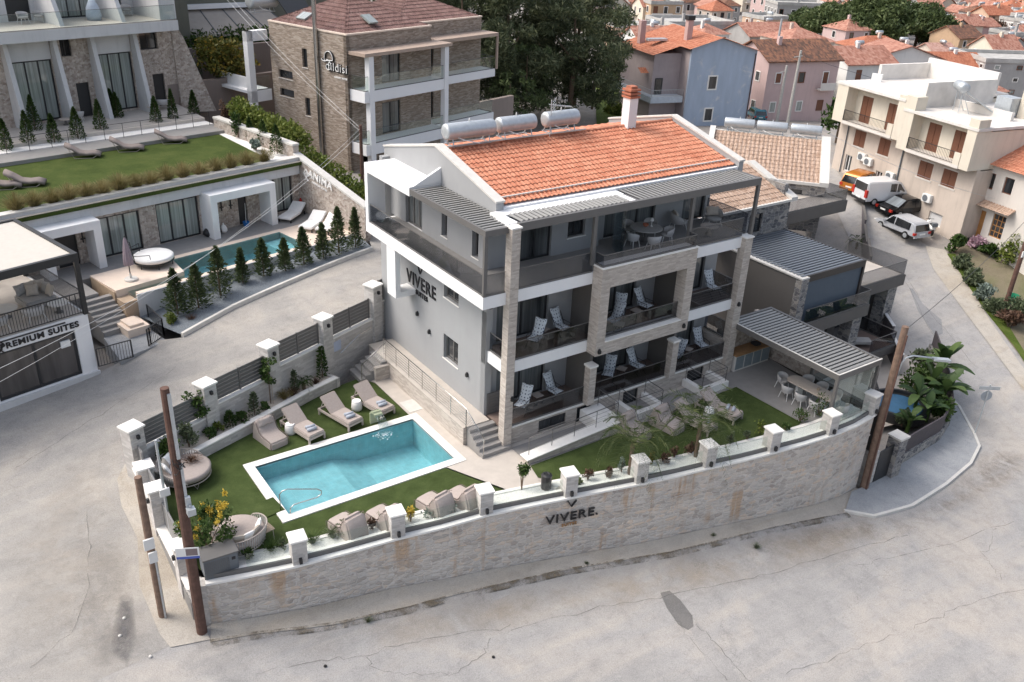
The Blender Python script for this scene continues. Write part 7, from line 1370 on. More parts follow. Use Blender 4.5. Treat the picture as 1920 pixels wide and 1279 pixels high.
    for x in (-wb,wb):
        for s_ in (-1,1):
            g = MB(); g.M = Matrix.Translation((x,s_*(Wd/2-.09),r)) @ Matrix.Rotation(rad(90),4,'X'); g.lathe([(r*.6,-.1),(r*.95,-.105),(r,-.06),(r,.06),(r*.95,.105),(r*.6,.1)],(0,0,0),20); wv = g.build('wheel', M['rubber'], t, smooth=True); g = MB(); g.M = Matrix.Translation((x,s_*(Wd/2-.09),r)) @ Matrix.Rotation(rad(90),4,'X'); g.lathe([(r*.08,-.115),(r*.6,-.108),(r*.6,.108),(r*.08,.115)],(0,0,0),14); g.build('rim', M['galv'], wv)
    return t
cp = lambda n,c,r=.25: plain(n,c,r,.25,.03,2,.5)
ca = rad(48)
car('silver_hatchback','silver hatchback parked nearest on the right street','car',1687,436,rad(80),4.15,1.74,1.44,cp('silver_paint',(.55,.57,.60)))
car('black_coupe','black car parked behind the silver hatchback','car',1697,400,rad(-14),4.7,1.8,1.42,cp('black_paint',(.012,.012,.014),.15),'sedan')
car('white_van','white delivery van parked by the cream houses','van',1650,378,rad(-18),4.4,1.85,1.9,cp('white_paint',(.75,.76,.78)),'van')
car('orange_car','orange car parked beyond the white van','car',1614,355,rad(6),4.2,1.72,1.62,cp('orange_paint',(.48,.17,.025)))
car('teal_car','teal car parked beside the blue house','car',1416,222,rad(60),4.1,1.72,1.5,cp('teal_paint',(.06,.20,.25)))
q = ong(1741,437); t = thing('scooter','pale grey scooter parked beside the silver hatchback','scooter',tuple(q),rad(50)); m = MB()
m.pillow((-.35,0,.55),.8,.34,.4); m.pillow((.45,0,.62),.3,.4,.62); m.bar((-.1,0,.3),(.4,0,.3),.3,.06); m.build('body', M['fabric_w'], t, smooth=True); m = MB(); m.pillow((-.35,0,.8),.75,.28,.14); m.build('seat', M['blackp'], t, smooth=True); m = MB(); m.tube([(.62,0,.3),(.45,0,1.0)],.03,6); m.tube([(.45,-.32,1.02),(.45,.32,1.02)],.02,6); m.build('handlebar', M['bmetal'], t); m = MB(); m.box(-.95,-.2,.78,-.6,.2,1.08); m.build('top_box', M['greyp'], t, bevel=.03)
for x in (-.6,.65): g = MB(); g.M = Matrix.Translation((x,0,.26)) @ Matrix.Rotation(rad(90),4,'X'); g.lathe([(.12,-.06),(.26,-.05),(.26,.05),(.12,.06)],(0,0,0),16); g.build('wheel', M['rubber'], t)
# ---------------------------------------------------------------- stone apartment house behind (left of centre)
FF = Frame(tuple(onz(659,320,-1)), rad(16.1)); FB_ = rooted('stone_apartments', 'brown ledge stone apartment house with white balcony posts and brown hip roof', 'building', FF)
m = MB(); m.wall(0,8.1,-1.5,9.2,0,.3,[(3.15,4.95,5.72,7.7),(3.1,4.9,2.1,4.35),(.9,2.2,.0,1.0)]); m.wall(8.1,15.5,-1.5,9.2,1.6,1.9,[(9.2,10.0,5.6,8.0),(9.2,10.0,2.0,4.3)]); m.M = Matrix.Rotation(rad(-90),4,'Z')
lops = [(-4.78,-4.22,6.5,7.8),(-7.62,-6.0,5.4,5.98),(-7.6,-5.98,4.1,4.65),(-4.75,-4.2,3.1,4.4)]
m.wall(-8.4,0,-1.5,9.2,0,.3,lops); m.M = None; m.box(8.0,.3,-1.5,8.1,1.9,9.2); m.box(15.3,1.9,-1.5,15.5,9,9.2); m.box(.3,8.2,-1.5,15.3,8.4,9.2); m.build('wall', M['stonebrown'], FB_)
m = MB(); m.box(-.05,-.05,9.2,8.15,.3,9.3); m.box(-.05,.3,9.2,.25,8.4,9.3); m.box(8.15,1.55,9.2,15.55,1.9,9.3); m.build('coping', M['tile_p'], FB_)
T3 = Matrix.Rotation(rad(-90),4,'Z')
for o in lops: window(FB_,*o,.15,M['pane_d'],.06,1,T=T3,sill=(.2,M['capgrey']))
for a in ((3.15,4.95,5.72,7.7),(3.1,4.9,2.1,4.35)): window(FB_,*a,.12,M['pane'],.08,2,name='sliding_door')
for a in ((9.2,10.0,5.6,8.0),(9.2,10.0,2.0,4.3)): window(FB_,*a,1.72,M['pane_d'],.08,1,name='door')
m = MB(); m.box(.15,-1.5,4.95,8.3,-.002,5.7); m.box(.15,-1.5,1.3,8.3,-.002,2.06); m.box(8.31,.1,4.8,15.6,1.598,5.4); m.box(8.31,.1,1.2,15.6,1.598,1.9); each(m,'balcony_slab', M['white'], FB_)
m = MB(); m.box(.55,-1.58,-1.5,.98,-1.15,8.0); m.box(7.95,-1.58,-1.5,8.35,-1.15,8.0); each(m,'white_post', M['white'], FB_); m = MB(); m.box(.1,-1.7,8.0,8.6,-.002,8.22); m.box(8.65,-.1,7.95,15.7,1.598,8.2); each(m,'canopy', plain('beige_canopy',(.40,.31,.25),.7), FB_); m = MB(); m.box(15.55,-.1,5.4,15.7,.05,7.95); m.build('canopy_post', plain('beige_canopy',(.40,.31,.25)), FB_)
for z in (5.7,2.06): railing('glass_railing', FB_, [(.25,-.1),(.25,-1.4),(8.2,-1.4)], z, .95, M['glass_c'], base=.05)
for z in (5.4,1.9): railing('glass_railing', FB_, [(8.45,.2),(15.5,.2),(15.5,1.5)], z, .95, M['glass_c'], base=.05)
def hip(m, x0, x1, y0, y1, z, h, o=.0, tw=None):
    d = (y1-y0)/2; xa, xb = x0+d, x1-d
    if xa > xb: xa = xb = (x0+x1)/2
    yc = (y0+y1)/2; P = [(x0-o,y0-o,z),(x1+o,y0-o,z),(x1+o,y1+o,z),(x0-o,y1+o,z),(xa,yc,z+h),(xb,yc,z+h)]
    m.add(P, [(0,1,5,4),(1,2,5),(2,3,4,5),(3,0,4),(3,2,1,0)])
def tri_tiles(m, x0, x1, y0, y1, z, h, tw=.26, tl=.42):
    """hip roof covered by real tile rows on each of its four faces (rows shrink to the apex)"""
    xc, yc = (x0+x1)/2, (y0+y1)/2; C_ = [(x0,y0),(x1,y0),(x1,y1),(x0,y1)]
    for i in range(4):
        a, b = Vector((*C_[i],z)), Vector((*C_[(i+1)%4],z)); ap_ = Vector((xc,yc,z+h)); mid = (a+b)/2; v = ap_-mid; D = v.length; u = (b-a).normalized(); n = u.cross(v.normalized()); L = (b-a).length; nr = int(D/tl)
        for r in range(nr):
            f0, f1 = r/nr, (r+1)/nr; w_ = L*(1-f0); k = max(1,int(w_/tw)); st = w_/k; base = mid+v*f0-u*(w_/2); vs = []; fs = []; pr = [0,.15,.5,.85]
            xs = [(c+q)*st for c in range(k) for q in pr]+[w_]; hs = [(.055*math.sin(math.pi*(q-.1)/.8) if .1<q<.9 else 0) for c in range(k) for q in pr]+[0]; K = len(xs)
            for x,hh in zip(xs,hs): vs.append(base+u*x+n*(hh+.03))
            for x,hh in zip(xs,hs):
                xx = min(max(x-w_/2, -L*(1-f1)/2), L*(1-f1)/2)+w_/2; vs.append(base+u*xx+v*(1/nr)+n*hh)
            m.add(vs,[(q,q+1,K+q+1,K+q) for q in range(K-1)])
m = MB(); tri_tiles(m,.15,8.0,.15,8.3,9.25,2.0); tri_tiles(m,6.6,15.4,1.75,8.9,9.25,1.7); m.build('roof', M['browntile'], FB_)
m = MB(); m.M = T3; m.tube([(-3.0,-.15,.2),(-3.0,-.15,11.6)],.16,10); m.build('flue_pipe', M['steel'], FB_)
m = MB(); m.M = Matrix.Translation((3.0,1.0,9.9)) @ Matrix.Rotation(rad(26),4,'X'); m.box(-.4,-.5,0,.4,.5,.12); m.M = Matrix.Translation((1.0,5.5,9.75)) @ Matrix.Rotation(rad(-26),4,'Y'); m.box(-.4,-.5,0,.4,.5,.12); each(m,'skylight', M['pane_l'], FB_)
sg = rooted('wall_sign', 'black and white filáisi lettering with a curled emblem on the brown stone wall', 'sign', FF); sg['label'] = 'black and white Fildisi lettering with a curled emblem on the brown stone wall'
q = (-.08,.85,6.95); lettering('letters','fildisi',.85,facing(q,-1,0),M['letters'],sg,.06,.02,1.0); lettering('letters','fildisi',.80,facing((-.13,.87,6.98),-1,0),M['fabric_w'],sg,.02,-.006,1.05); lettering('letters','LUXURY SUITES',.17,facing((-.1,.6,6.35),-1,0),M['fabric_w'],sg,.03,.004,1.0)
for rr,mt,xx,th in ((.44,'letters',-.08,.075),(.44,'fabric_w',-.14,.03)):
    m = MB(); m.tube([(xx,1.75+rr*math.cos(a),7.5+rr*1.1*math.sin(a)) for a in [-.6+3.9*i/18 for i in range(19)]]+[(xx,2.35,7.28),(xx,2.5,7.4)],th,6); m.tube([(xx,1.85+rr*k*math.cos(a),7.0+rr*k*math.sin(a)) for a,k in [(1.2+7.5*i/26,.95-.8*i/26) for i in range(27)]],th*.9,6); m.build('emblem', M[mt], sg)
# second house corner behind it with white frame, retaining walls, hedges
m = MB(); BK = rooted('white_frame_house', 'white framed balcony block at the back left corner of the stone apartments', 'building', FF); m.box(-1.8,8.6,-2,-1.3,9.1,8.6); m.box(-1.8,8.6,7.9,-.02,9.1,8.6); m.box(-1.8,8.6,3.6,-.02,9.1,4.4); m.box(-1.3,9.1,4.4,-1.2,13,5.2); m.box(-1.8,9.1,4.2,0,13,4.4); m.build('white_frame', M['white'], BK); railing('glass_railing', BK, [(-1.2,8.7),(-.05,8.7)], 4.4, .95, M['glass_c'])
t = heater(*FF.w(2.2,12.0,9.3),2.3,.55,'large pale tank above the back edge of the brown roof',FF.rz); 
t = thing('rooftop_collector','dark solar panel leaning behind the brown hip roof','solar panel',FF.w(4.2,10.5,9.6),FF.rz); m = MB(); m.M = Matrix.Rotation(rad(40),4,'X'); m.box(-1.2,-1,0,1.2,1.2,.1); m.build('panel', M['bmetal'], t)
AH = thing('awning_house','olive grey house with a wide beige awning at the top left','building'); HF = Frame((1.5,53,4.2), rad(6)); AH.location = tuple(HF.o); AH.rotation_euler = (0,0,HF.rz)
m = MB(); m.wall(-8,16,-6,9,0,.4,[(1.0,2.4,-.6,1.6),(4.2,6.5,-.6,1.6)]); m.box(-8,-3.5,-6,-.8,-.002,9); m.build('wall', plaster('olive_render',(.16,.16,.13)), AH); window(AH,1.0,2.4,-.6,1.6,.1,M['pane_d'],.08,1,name='door'); window(AH,4.2,6.5,-.6,1.6,.1,M['pane_d'],.08,2,name='sliding_door')
m = MB(); m.add([(-.7,-3.4,1.7),(8.2,-3.4,1.7),(7.3,-.1,3.3),(-.4,-.1,3.3),(-.7,-3.4,1.6),(8.2,-3.4,1.6),(7.3,-.1,3.2),(-.4,-.1,3.2)], [(0,1,2,3),(7,6,5,4),(0,4,5,1),(1,5,6,2),(2,6,7,3),(3,7,4,0)]); m.build('awning', plain('beige_awning',(.38,.34,.30),.9,0,.06,2), AH)
m = MB()
for i in range(5): x = -.7+8.9*i/4; x2 = -.4+7.7*i/4; m.bar((x,-3.42,1.73),(x2,-.1,3.33),.07,.05)
for x in (-.6,3.5,8.0): m.tube([(x,-3.3,-1),(x,-3.3,1.6)],.05,6)
each(m,'awning_strut', M['smetal'], AH); m = MB(); m.box(-1.0,-.5,3.4,8,-.002,3.75); m.build('white_ledge', M['white'], AH)
rwb = thing('garden_wall','brown grey retaining walls stepping up below the awning house','wall'); m = MB(); z0 = 1.0
m.bar((-3.0,42.5,1.5),(9.5,45.5,1.5),.4,4.6); m.bar((-3,47.0,3.2),(9,49.0,3.2),.4,4.4); each(m,'wall_step', plaster('brown_grey_render',(.24,.20,.18)), rwb)
def hedge_thing(label, a, b, r, h, mt, n, grp=None, z=None, leaf=.12):
    A, B_ = np.array(a), np.array(b); t = thing('hedge', label, 'hedge', tuple(A), group=grp); L = np.linalg.norm(B_-A); k = max(3,int(L/(r*.7))); cl = []
    for i in range(k+1): p = (B_-A)*i/k; cl.append(((p[0]+random.uniform(-.2,.2),p[1]+random.uniform(-.2,.2),p[2]+h*.5+random.uniform(-.1,.1)*h),(r*random.uniform(.85,1.15),r*random.uniform(.85,1.15),h*.55)))
    P, T, B = clumps_leaves(cl, -max(10,n//k), leaf, .5, .8, .3, .4); leaf_object('foliage', P, T, B, M[mt], t); return t
hedge_thing('trimmed red tipped hedge below the beige awning',(-1.2,49.5,4.6),(9.0,51.2,4.6),1.1,1.7,'l_green',5000,leaf=.16); hedge_thing('ivy covered slope under the awning house hedge',(-2,47.6,2.6),(2.2,48.2,2.6),.8,2.6,'l_olive',2200,leaf=.16)
hedge_thing('bright green hedge along the top of the rubble wall',AF.w(9.0,9.0,4.2),AF.w(9.2,2.2,3.4),.9,1.3,'l_bright',4200,leaf=.13); hedge_thing('green hedge sloping down beside the ANIMA wall',AF.w(9.0,1.4,2.4),AF.w(9.2,-6.0,.5),.8,1.5,'l_bright',3600,leaf=.12)
t = thing('autumn_tree','rounded tree with yellowing leaves below the awning house','tree',(2.0,44.2,1.6)); big_tree(t, M['l_autumn'], [((random.uniform(-1.6,1.6),random.uniform(-1.4,1.4),2.3+random.uniform(0,2.1)),(1.0,1.0,.75)) for _ in range(15)], .17, 230, .5, [([(0,0,0),(.05,0,1.6),(-.2,.1,3.2)],[.13,.09,.03]),([(.05,0,1.5),(.9,.3,2.8)],[.07,.02]),([(.05,0,1.5),(-.9,-.3,2.9)],[.07,.02])])
for i,(px,py,h,r,l,mt) in enumerate(((425,240,1.8,.5,'slender reddish shrub at the end of the hill lawn','l_brown'),(447,258,1.9,.55,'dark shrub in the white gravel by the lawn end','l_green'),(470,262,1.5,.35,'thin young cypress in the white gravel','l_cypress'),(495,272,1.6,.5,'conical dark shrub beside the wall corner','l_cypress'),(520,288,1.8,.55,'conical green shrub nearest the parapet corner','l_cypress'),(480,282,.7,.5,'silvery low shrub between the conical ones','l_sage'))):
    q = onz(px,py,2.0); t = thing('corner_shrub', l, 'shrub', tuple(q), random.random()*6, 'shrubs at the end of the hill lawn')
    if mt == 'l_cypress': cone_parts(t, M[mt], r, h, 900, .07, .4, .03, .2, -.05, 0, .75)
    else: bush_parts(t, M[mt], r, h, 500, .09)
# ---------------------------------------------------------------- big pines
PN = [(26.5,50,-2.6,13,5.4),(33,52,-3.2,15,6.4),(40.5,50.5,-4,12.5,5.8),(29,60,-2.4,16,6.2),(38,61,-3.6,17,7),(47,58,-5,12.5,6),(23,57,-1.5,14,5),(49,68,-5,14,6.5)]
PL = ['left hand dark pine behind the stone apartments','broad dark pine in the middle of the grove','dark pine at the right front of the grove','tall dark pine at the back left of the grove','tallest pine at the back of the grove','rounded pine at the right edge of the grove','dark pine cut by the upper edge of the view','far pine beyond the right edge of the grove']
for (x,y,z,h,r),l in zip(PN,PL):
    t = thing('pine_tree', l, 'tree', (x,y,z), 0, 'dark pines behind the hotel'); big_tree(t, M['l_pine'], pine_clumps(h, r, 62, .06, .6, .45), .30, 190, .22, [([(0,0,0),(.2,.1,h*.5),(0,.2,h*.9)],[.32,.2,.05]),([(.1,0,h*.35),(r*.5,r*.2,h*.55)],[.12,.03]),([(.1,0,h*.45),(-r*.5,-r*.1,h*.65)],[.12,.03])], .15, .35, .9)
for px,py,z,h,r,l in ((985,215,-2.5,7,3.0,'lighter green young pine in front of the grove'),(955,225,-2.3,4.5,2.2,'small bushy pine beside the beige wall'),(1110,205,-3.5,5,2.4,'low dark pine by the tall white chimney'),(1160,150,-4,6,2.0,'olive green pine near the blue house')): q = onz(px,py,z); t = thing('young_pine', l, 'tree', tuple(q), 0, 'smaller pines by the grove'); big_tree(t, M['l_pine2'], pine_clumps(h, r, 26, .08, .6, .4), .24, 170, .25, [([(0,0,0),(0,.1,h*.8)],[.14,.04])], .15, .35, .9)
drape('weed_slope', [g2(onz(px,py,-5)) for px,py in ((1120,250),(1200,225),(1205,90),(1180,70),(1120,120))], M['weeds'], .15, 2.0)
for px,py,r,h,l in ((1175,120,2.2,2.6,'bright green bush left of the blue house'),(1165,165,2.0,1.8,'low green bush on the slope by the blue house'),(1150,215,1.6,1.4,'yellow green weeds behind the white chimney')): q = ong(px,py); t = thing('slope_bush', l, 'shrub', tuple(q)); bush_parts(t, M['l_bright'], r, h, 900, .22, .5, 10)
bwl2 = thing('beige_wall','plain beige wall end beside the pine grove','wall'); q = onz(960,215,-1); m = MB(); m.cbox(q[0]-2,q[1],-3,5,.4,3.6,rad(16)); m.build('wall_face', plaster('beige_brown_render',(.30,.25,.22)), bwl2)
# ---------------------------------------------------------------- blue house and neighbours
BHF = Frame(tuple(onz(1280,235,-7)), rad(-14)); BH = rooted('blue_house', 'tall pale blue house with peeling gable wall and orange tiled roof', 'building', BHF)
def peeling():
    t = NT('pale_blue_peeling_render'); v = t.uv(); c = (.40,.47,.57); n = t.noise(v,.55,6,.68,.6); n2 = t.noise(t.uv((1,.2,1)),1.2,4,.6); col = t.mix(t.ramp(n,[(.57,(0,)*3),(.66,(1,)*3)]),c,(.56,.58,.61)); col = t.mix(1.0,col,t.ramp(n2,[(.35,(.9,)*3),(.7,(1.04,)*3)]),'MULTIPLY'); return t.base(col,.9)
bw_ = [(2.65,4.0,4.05,5.8),(2.7,4.0,.3,2.0)]
m = MB(); m.ext([(0,0,-1.5),(9.0,0,-1.5),(9.0,0,8.6),(3.7,0,10.0),(0,0,9.0)][::-1],(0,.3,0)); m.build('gable_wall', peeling(), BH); m = MB(); m.box(0,.31,-1.5,9,11,8.6); m.box(-3.6,2.2,-1.5,-.002,10.5,8.0); m.build('side_wall', plaster('mauve_render',(.42,.36,.36)), BH)
for o in bw_: window(BH,*o,-.06,M['pane_d'],.16,1,frm=M['cap'],depth=.08)
m = MB(); sl_ = math.hypot(3.9,1.1)
tileroof(m,(-.5,-.45,8.98),(0,1,0),11.8,(4.2,0,1.1),4.34,.3,.42) if False else None
for a,b,z0,z1 in ((-.6,3.7,8.75,9.98),(9.6,3.7,8.25,9.98)):
    L_ = math.hypot(a-b,z1-z0); 
    if a < b: tileroof(m,(a,11.4,z0+.1),(0,-1,0),11.9,(b-a,0,z1-z0),L_,.3,.42)
    else: tileroof(m,(a,-.5,z0+.1),(0,1,0),11.9,(b-a,0,z1-z0),L_,.3,.42)
tileroof(m,(-4.2,10.8,7.9),(0,-1,0),9.2,(3.6,0,1.0),3.75,.3,.42); tileroof(m,(-4.6,3.2,5.6),(1,0,0),3.0,(0,1.0,.5),1.1,.3,.42); m.build('roof', M['orange'], BH)
m = MB(); m.box(-4.4,.6,2.6,-.1,2.6,3.3); m.box(-4.4,2.6,2.6,-3.6,10,3.3); m.build('balcony_slab', plain('pale_blue_slab',(.50,.55,.60),.8), BH); barfence(BH,(-4.3,.7,3.3),(-.1,.7,3.3),.8,'balcony_railing',.2,'galv'); barfence(BH,(-4.3,.7,3.3),(-4.3,9,3.3),.8,'balcony_railing',.2,'galv')
m = MB(); m.box(.9,3.0,8.6,1.6,3.7,11.6); m.box(-2.9,7.5,8.2,-2.2,8.2,11.0); each(m,'chimney', plaster('pink_render',(.5,.36,.34)), BH); m = MB(); m.box(.8,2.9,11.6,1.7,3.8,12.1); m.build('chimney_cap', M['bmetal'], BH); m = MB(); m.box(-3.0,5.0,9.0,-.5,5.9,9.25); m.build('solar_panel', M['galv'], BH); m = MB(); m.tube([(8.8,-.08,-1),(8.8,-.08,8.2)],.07,6); m.build('drainpipe', M['pole'], BH)
window(BH,-3.2,-2.2,3.3,5.2,2.12,M['pane_d'],.1,1,name='door',depth=.06)
def house(label, F, x1, y1, h, wall, roof, kind='gable', wins=2, floors=2, rh=1.8, name='town_house', cat='house', group=None, chim=True, ov=.35, tiles=False, tank=False, back=False):
    t = thing(name, label, cat, tuple(F.o), F.rz, group); m = MB()
    if kind == 'gable': m.ext([(0,0,-3),(x1,0,-3),(x1,0,h),(x1/2,0,h+rh),(0,0,h)][::-1],(0,y1,0))
    elif kind == 'gable_y': m.ext([(0,0,-3),(0,0,h),(0,y1/2,h+rh),(0,y1,h),(0,y1,-3)][::-1],(x1,0,0))
    else: m.box(0,0,-3,x1,y1,h)
    m.build('wall', wall, t); r = MB()
    if kind == 'gable':
        for a,b in ((-ov,x1/2),(x1+ov,x1/2)):
            z = h-ov*rh/(x1/2); D = math.hypot(b-a,h+rh-z)
            if tiles:
                (tileroof(r,(a,y1+ov,z+.06),(0,-1,0),y1+2*ov,(b-a,0,h+rh-z),D,.32,.45) if a < b else tileroof(r,(a,-ov,z+.06),(0,1,0),y1+2*ov,(b-a,0,h+rh-z),D,.32,.45))
            else: r.ext([(a,-ov,z+.06),(b,-ov,h+rh+.06),(b,y1+ov,h+rh+.06),(a,y1+ov,z+.06)],(0,0,.16))
    elif kind == 'gable_y':
        for a,b in ((-ov,y1/2),(y1+ov,y1/2)):
            z = h-ov*rh/(y1/2); D = math.hypot(b-a,h+rh-z)
            if tiles: (tileroof(r,(-ov,a,z+.06),(1,0,0),x1+2*ov,(0,b-a,h+rh-z),D,.32,.45) if a < b else tileroof(r,(x1+ov,a,z+.06),(-1,0,0),x1+2*ov,(0,b-a,h+rh-z),D,.32,.45))
            else: r.ext([(-ov,a,z+.06),(x1+ov,a,z+.06),(x1+ov,b,h+rh+.06),(-ov,b,h+rh+.06)],(0,0,.16))
    elif kind == 'hip': hip(r,0,x1,0,y1,h+.02,rh,ov)
    else: r.box(-.15,-.15,h,x1+.15,.2,h+.7); r.box(-.15,.2,h,.2,y1,h+.7); r.box(x1-.2,.2,h,x1+.15,y1,h+.7); r.box(.2,y1-.3,h,x1-.2,y1+.15,h+.7); r.box(.2,.2,h,x1-.2,y1-.3,h+.12)
    r.build('roof', roof, t)
    fh = h/floors
    for f in range(floors):
        for k in range(wins):
            c = x1*(k+.5)/wins+random.uniform(-.3,.3); dr = random.random() < .35 and f > 0
            window(t, c-.5, c+.5, f*fh+(.25 if dr else .9), f*fh+min(2.3,fh-.35), -.07, random.choice([M['pane_d'],M['shutter'],M['pane_d'],M['pane_l']]), .1, 1, frm=random.choice([M['cap'],M['cap'],M['shutter']]), depth=.09)
            if dr: b = MB(); b.box(c-1.2,-1.0,f*fh,c+1.2,-.08,f*fh+.15); b.box(c-1.2,-1.0,f*fh+.15,c+1.2,-.93,f*fh+.95); b.build('balcony', M['offwhite'], t)
        Ty = Matrix.Rotation(rad(-90),4,'Z')
        for k in range(max(1,wins-1)): c = -y1*(k+.5)/max(1,wins-1); window(t, c-.5, c+.5, f*fh+.9, f*fh+min(2.2,fh-.35), -.07, M['pane_d'], .1, 1, frm=M['cap'], depth=.09, T=Ty)
    if chim: c = MB(); cx_, cy_ = x1*random.uniform(.25,.75), y1*random.uniform(.3,.7); c.box(cx_-.25,cy_-.25,h-.2,cx_+.25,cy_+.25,h+rh+.7 if kind != 'flat' else h+1.8); c.build('chimney', wall, t)
    if tank: c = MB(); c.M = Matrix.Translation((x1*.6,y1*.6,h+(1.0 if kind == 'flat' else rh+.5))) @ Matrix.Rotation(rad(90),4,'Y'); c.lathe([(.2,-.7),(.34,-.66),(.34,.66),(.2,.7)],(0,0,0),12); c.build('water_tank', M['galv'], t, smooth=True)
    return t
WALLS = [('cream',M['cream']),('pink',plaster('pale_pink_render',(.56,.42,.40),.06,.12)),('white',plaster('chalk_render',(.66,.65,.63),.05,.12)),('beige',M['pinkbeige']),('ochre',plaster('ochre_render',(.50,.36,.24),.08,.12)),('grey',plaster('cement_render',(.38,.37,.36),.1,.15)),('peach',plaster('peach_render',(.58,.42,.31),.06,.12))]
TT = tilemat('faded_town_tile',[(.24,.10,.07),(.37,.175,.125),(.47,.27,.205)],.3,(3,2,1)); TT2 = tilemat('pale_pink_tile',[(.34,.18,.14),(.44,.26,.21),(.52,.35,.29)],.25,(3,2,1))
ROOFS = [('orange',TT),('pinkish',TT2),('orange',TT),('brown',M['oldtile']),('rusty',tilemat('rusty_clay_tile',[(.26,.09,.05),(.38,.14,.08),(.46,.2,.12)],.3))]
def at_h(px, py, rz): return Frame(tuple(ong(px,py)), rad(rz))
MID = [(1425,225,-14,11,8,7.4,'pink','brown','gable_y','pink house with weathered brown tile roof over its balcony, right of the blue house',3,2),
 (1575,200,-14,9,8,6.2,'white','orange','gable_y','low white house with stepped orange roofs left of the cream apartments',2,2),
 (1625,175,-30,12,9,5.8,'white','orange','gable','white gabled house with orange roof behind the cream apartments',2,2),
 (1470,140,-14,10,9,5.6,'beige','orange','hip','beige house with orange hip roof behind the pink house',3,2),
 (1600,140,-20,12,8,4.6,'beige','rusty','hip','beige house with low rusty hip roof below the pines',3,1),
 (1400,110,-14,13,9,4.2,'grey','orange','gable_y','long grey house with orange roof just behind the blue house',3,1),
 (1250,90,-14,15,10,4.4,'grey','flat','flat','unfinished grey flat roofed block behind the blue house',4,1),
 (1450,62,-30,13,9,6.4,'grey','flat','flat','slate grey modern block with a row of windows',5,2),
 (1830,185,-30,24,10,6.0,'grey','flat','flat','long grey apartment block with balconies at the right',6,3),
 (1745,180,-25,9,8,4.6,'white','rusty','gable_y','white house with rusty roof in front of the grey apartment block',3,1),
 (1195,125,-14,8,7,4.2,'white','orange','gable_y','small white house with orange roof left of the blue house',2,1)]
RES = [(58.5,51,13),(20,45,26)]
MW = dict(WALLS); MR = dict(ROOFS); MR['flat'] = plain('grey_flat_roof',(.42,.41,.39),.9,0,.2,1)
for px,py,rz,x1,y1,h,wc,rc_,kd,l,wn_,fl_ in MID:
    F_ = at_h(px,py,rz); house(l, F_, x1, y1, h, MW[wc], MR[rc_], kd, wn_, fl_, 1.9, 'town_house', 'house', 'houses of the town', True, .4, False, random.random()<.5); c = F_.w(x1/2,y1/2,0); RES.append((c[0],c[1],(x1+y1)*.48))
# ---------------------------------------------------------------- town on the plain
PROTO = []
for i,(wn,wm) in enumerate(WALLS):
    for kd in ('gable','gable_y','hip','flat'):
        if (i+len(kd)) % 4 == 3 and kd != 'gable': continue
        rn, rm = ROOFS[(i*2+len(kd)) % 5] if kd != 'flat' else ('flat', MR['flat'])
        fl_ = random.choice([1,2,2]); F_ = Frame((0,0,0),0); t = house('x', F_, random.uniform(6.0,8.2), random.uniform(5.4,7.2), fl_*2.6, wm, rm, kd, random.choice([2,3]), fl_, random.uniform(1.4,2.1), chim=random.random()<.7, tank=random.random()<.55)
        PROTO.append((t, wn, rn, {'gable':'gable','gable_y':'gable','hip':'hip','flat':'flat'}[kd], fl_))
CIR = np.array(CC[:2]); cand = []
PINES = [(1625,92,12.5,9.5),(1712,98,10.5,8.5),(1545,88,9,7.5),(1588,96,8.5,7.5),(1668,98,9.5,7.5),(1512,78,7.5,6),(1745,100,6.5,4.5)]
for px,py,h,r in PINES: q = ong(px,py); RES.append((q[0],q[1],r*.55))
def projpx(p): q = CR.T @ (np.array(p)-CC); return CW/2+CF*q[0]/-q[2], CH/2-CF*q[1]/-q[2]
for gx in np.arange(40,760,8.3):
    for gy in np.arange(-80,640,7.7):
        a = rad(-14+10*math.sin(gx*.03)); x = gx*math.cos(a)-gy*math.sin(a)+random.uniform(-1.5,1.5); y = gx*math.sin(a)+gy*math.cos(a)+random.uniform(-1.5,1.5)
        d = math.hypot(x-CC[0], y-CC[1])
        if d < 100 or d > 700: continue
        z = H(x,y); px, py = projpx((x,y,z))
        if not (1130 < px < 1990 and -35 < py < 235): continue
        if px < 1440 and py > 130: continue
        if px > 1555 and py > 205: continue
        if any((x-r[0])**2+(y-r[1])**2 < (r[2]+3.6)**2 for r in RES): continue
        if int(gx/8.3) % 7 == 0 and random.random() < .3: continue
        cand.append((d,x,y,z,px,py))
cand.sort(); FAR = cand[285:]; cand = cand[:285]; print('TOWN', len(cand), len(FAR))
rows = {}
for c in cand: rows.setdefault(int((c[5]+40)//16), []).append(c)
ORD = ['first','second','third','fourth','fifth','sixth','seventh','eighth','ninth','tenth','eleventh','twelfth','thirteenth','fourteenth','fifteenth','sixteenth','seventeenth','eighteenth','nineteenth','twentieth']
def ordn(i): return ORD[i] if i < 20 else (['twenty','thirty','forty','fifty','sixty'][i//10-2 if i >= 20 else 0]+' '+ORD[(i+1)%10-1] if (i+1)%10 else 'number '+str(i+1))
nrow = 0; TOWN = 0
for rk in sorted(rows, reverse=True):
    for i,c in enumerate(sorted(rows[rk], key=lambda c: c[4])):
        t, wn, rn, rk_, fl_ = random.choice(PROTO); TOWN += 1
        dup(t, (c[1],c[2],c[3]-.3), rad(random.choice([-14,-14,-20,76,166,-104,-8])+random.uniform(-8,8)), f'{wn} {["","one storey","two storey"][fl_]} house with {rn} {"" if rn=="flat" else rk_+" "}roof, {ordn(i)} from left in town row {ordn(nrow)}'.replace('  ',' '), 'houses of the town', scale=random.uniform(.85,1.1))
    nrow += 1
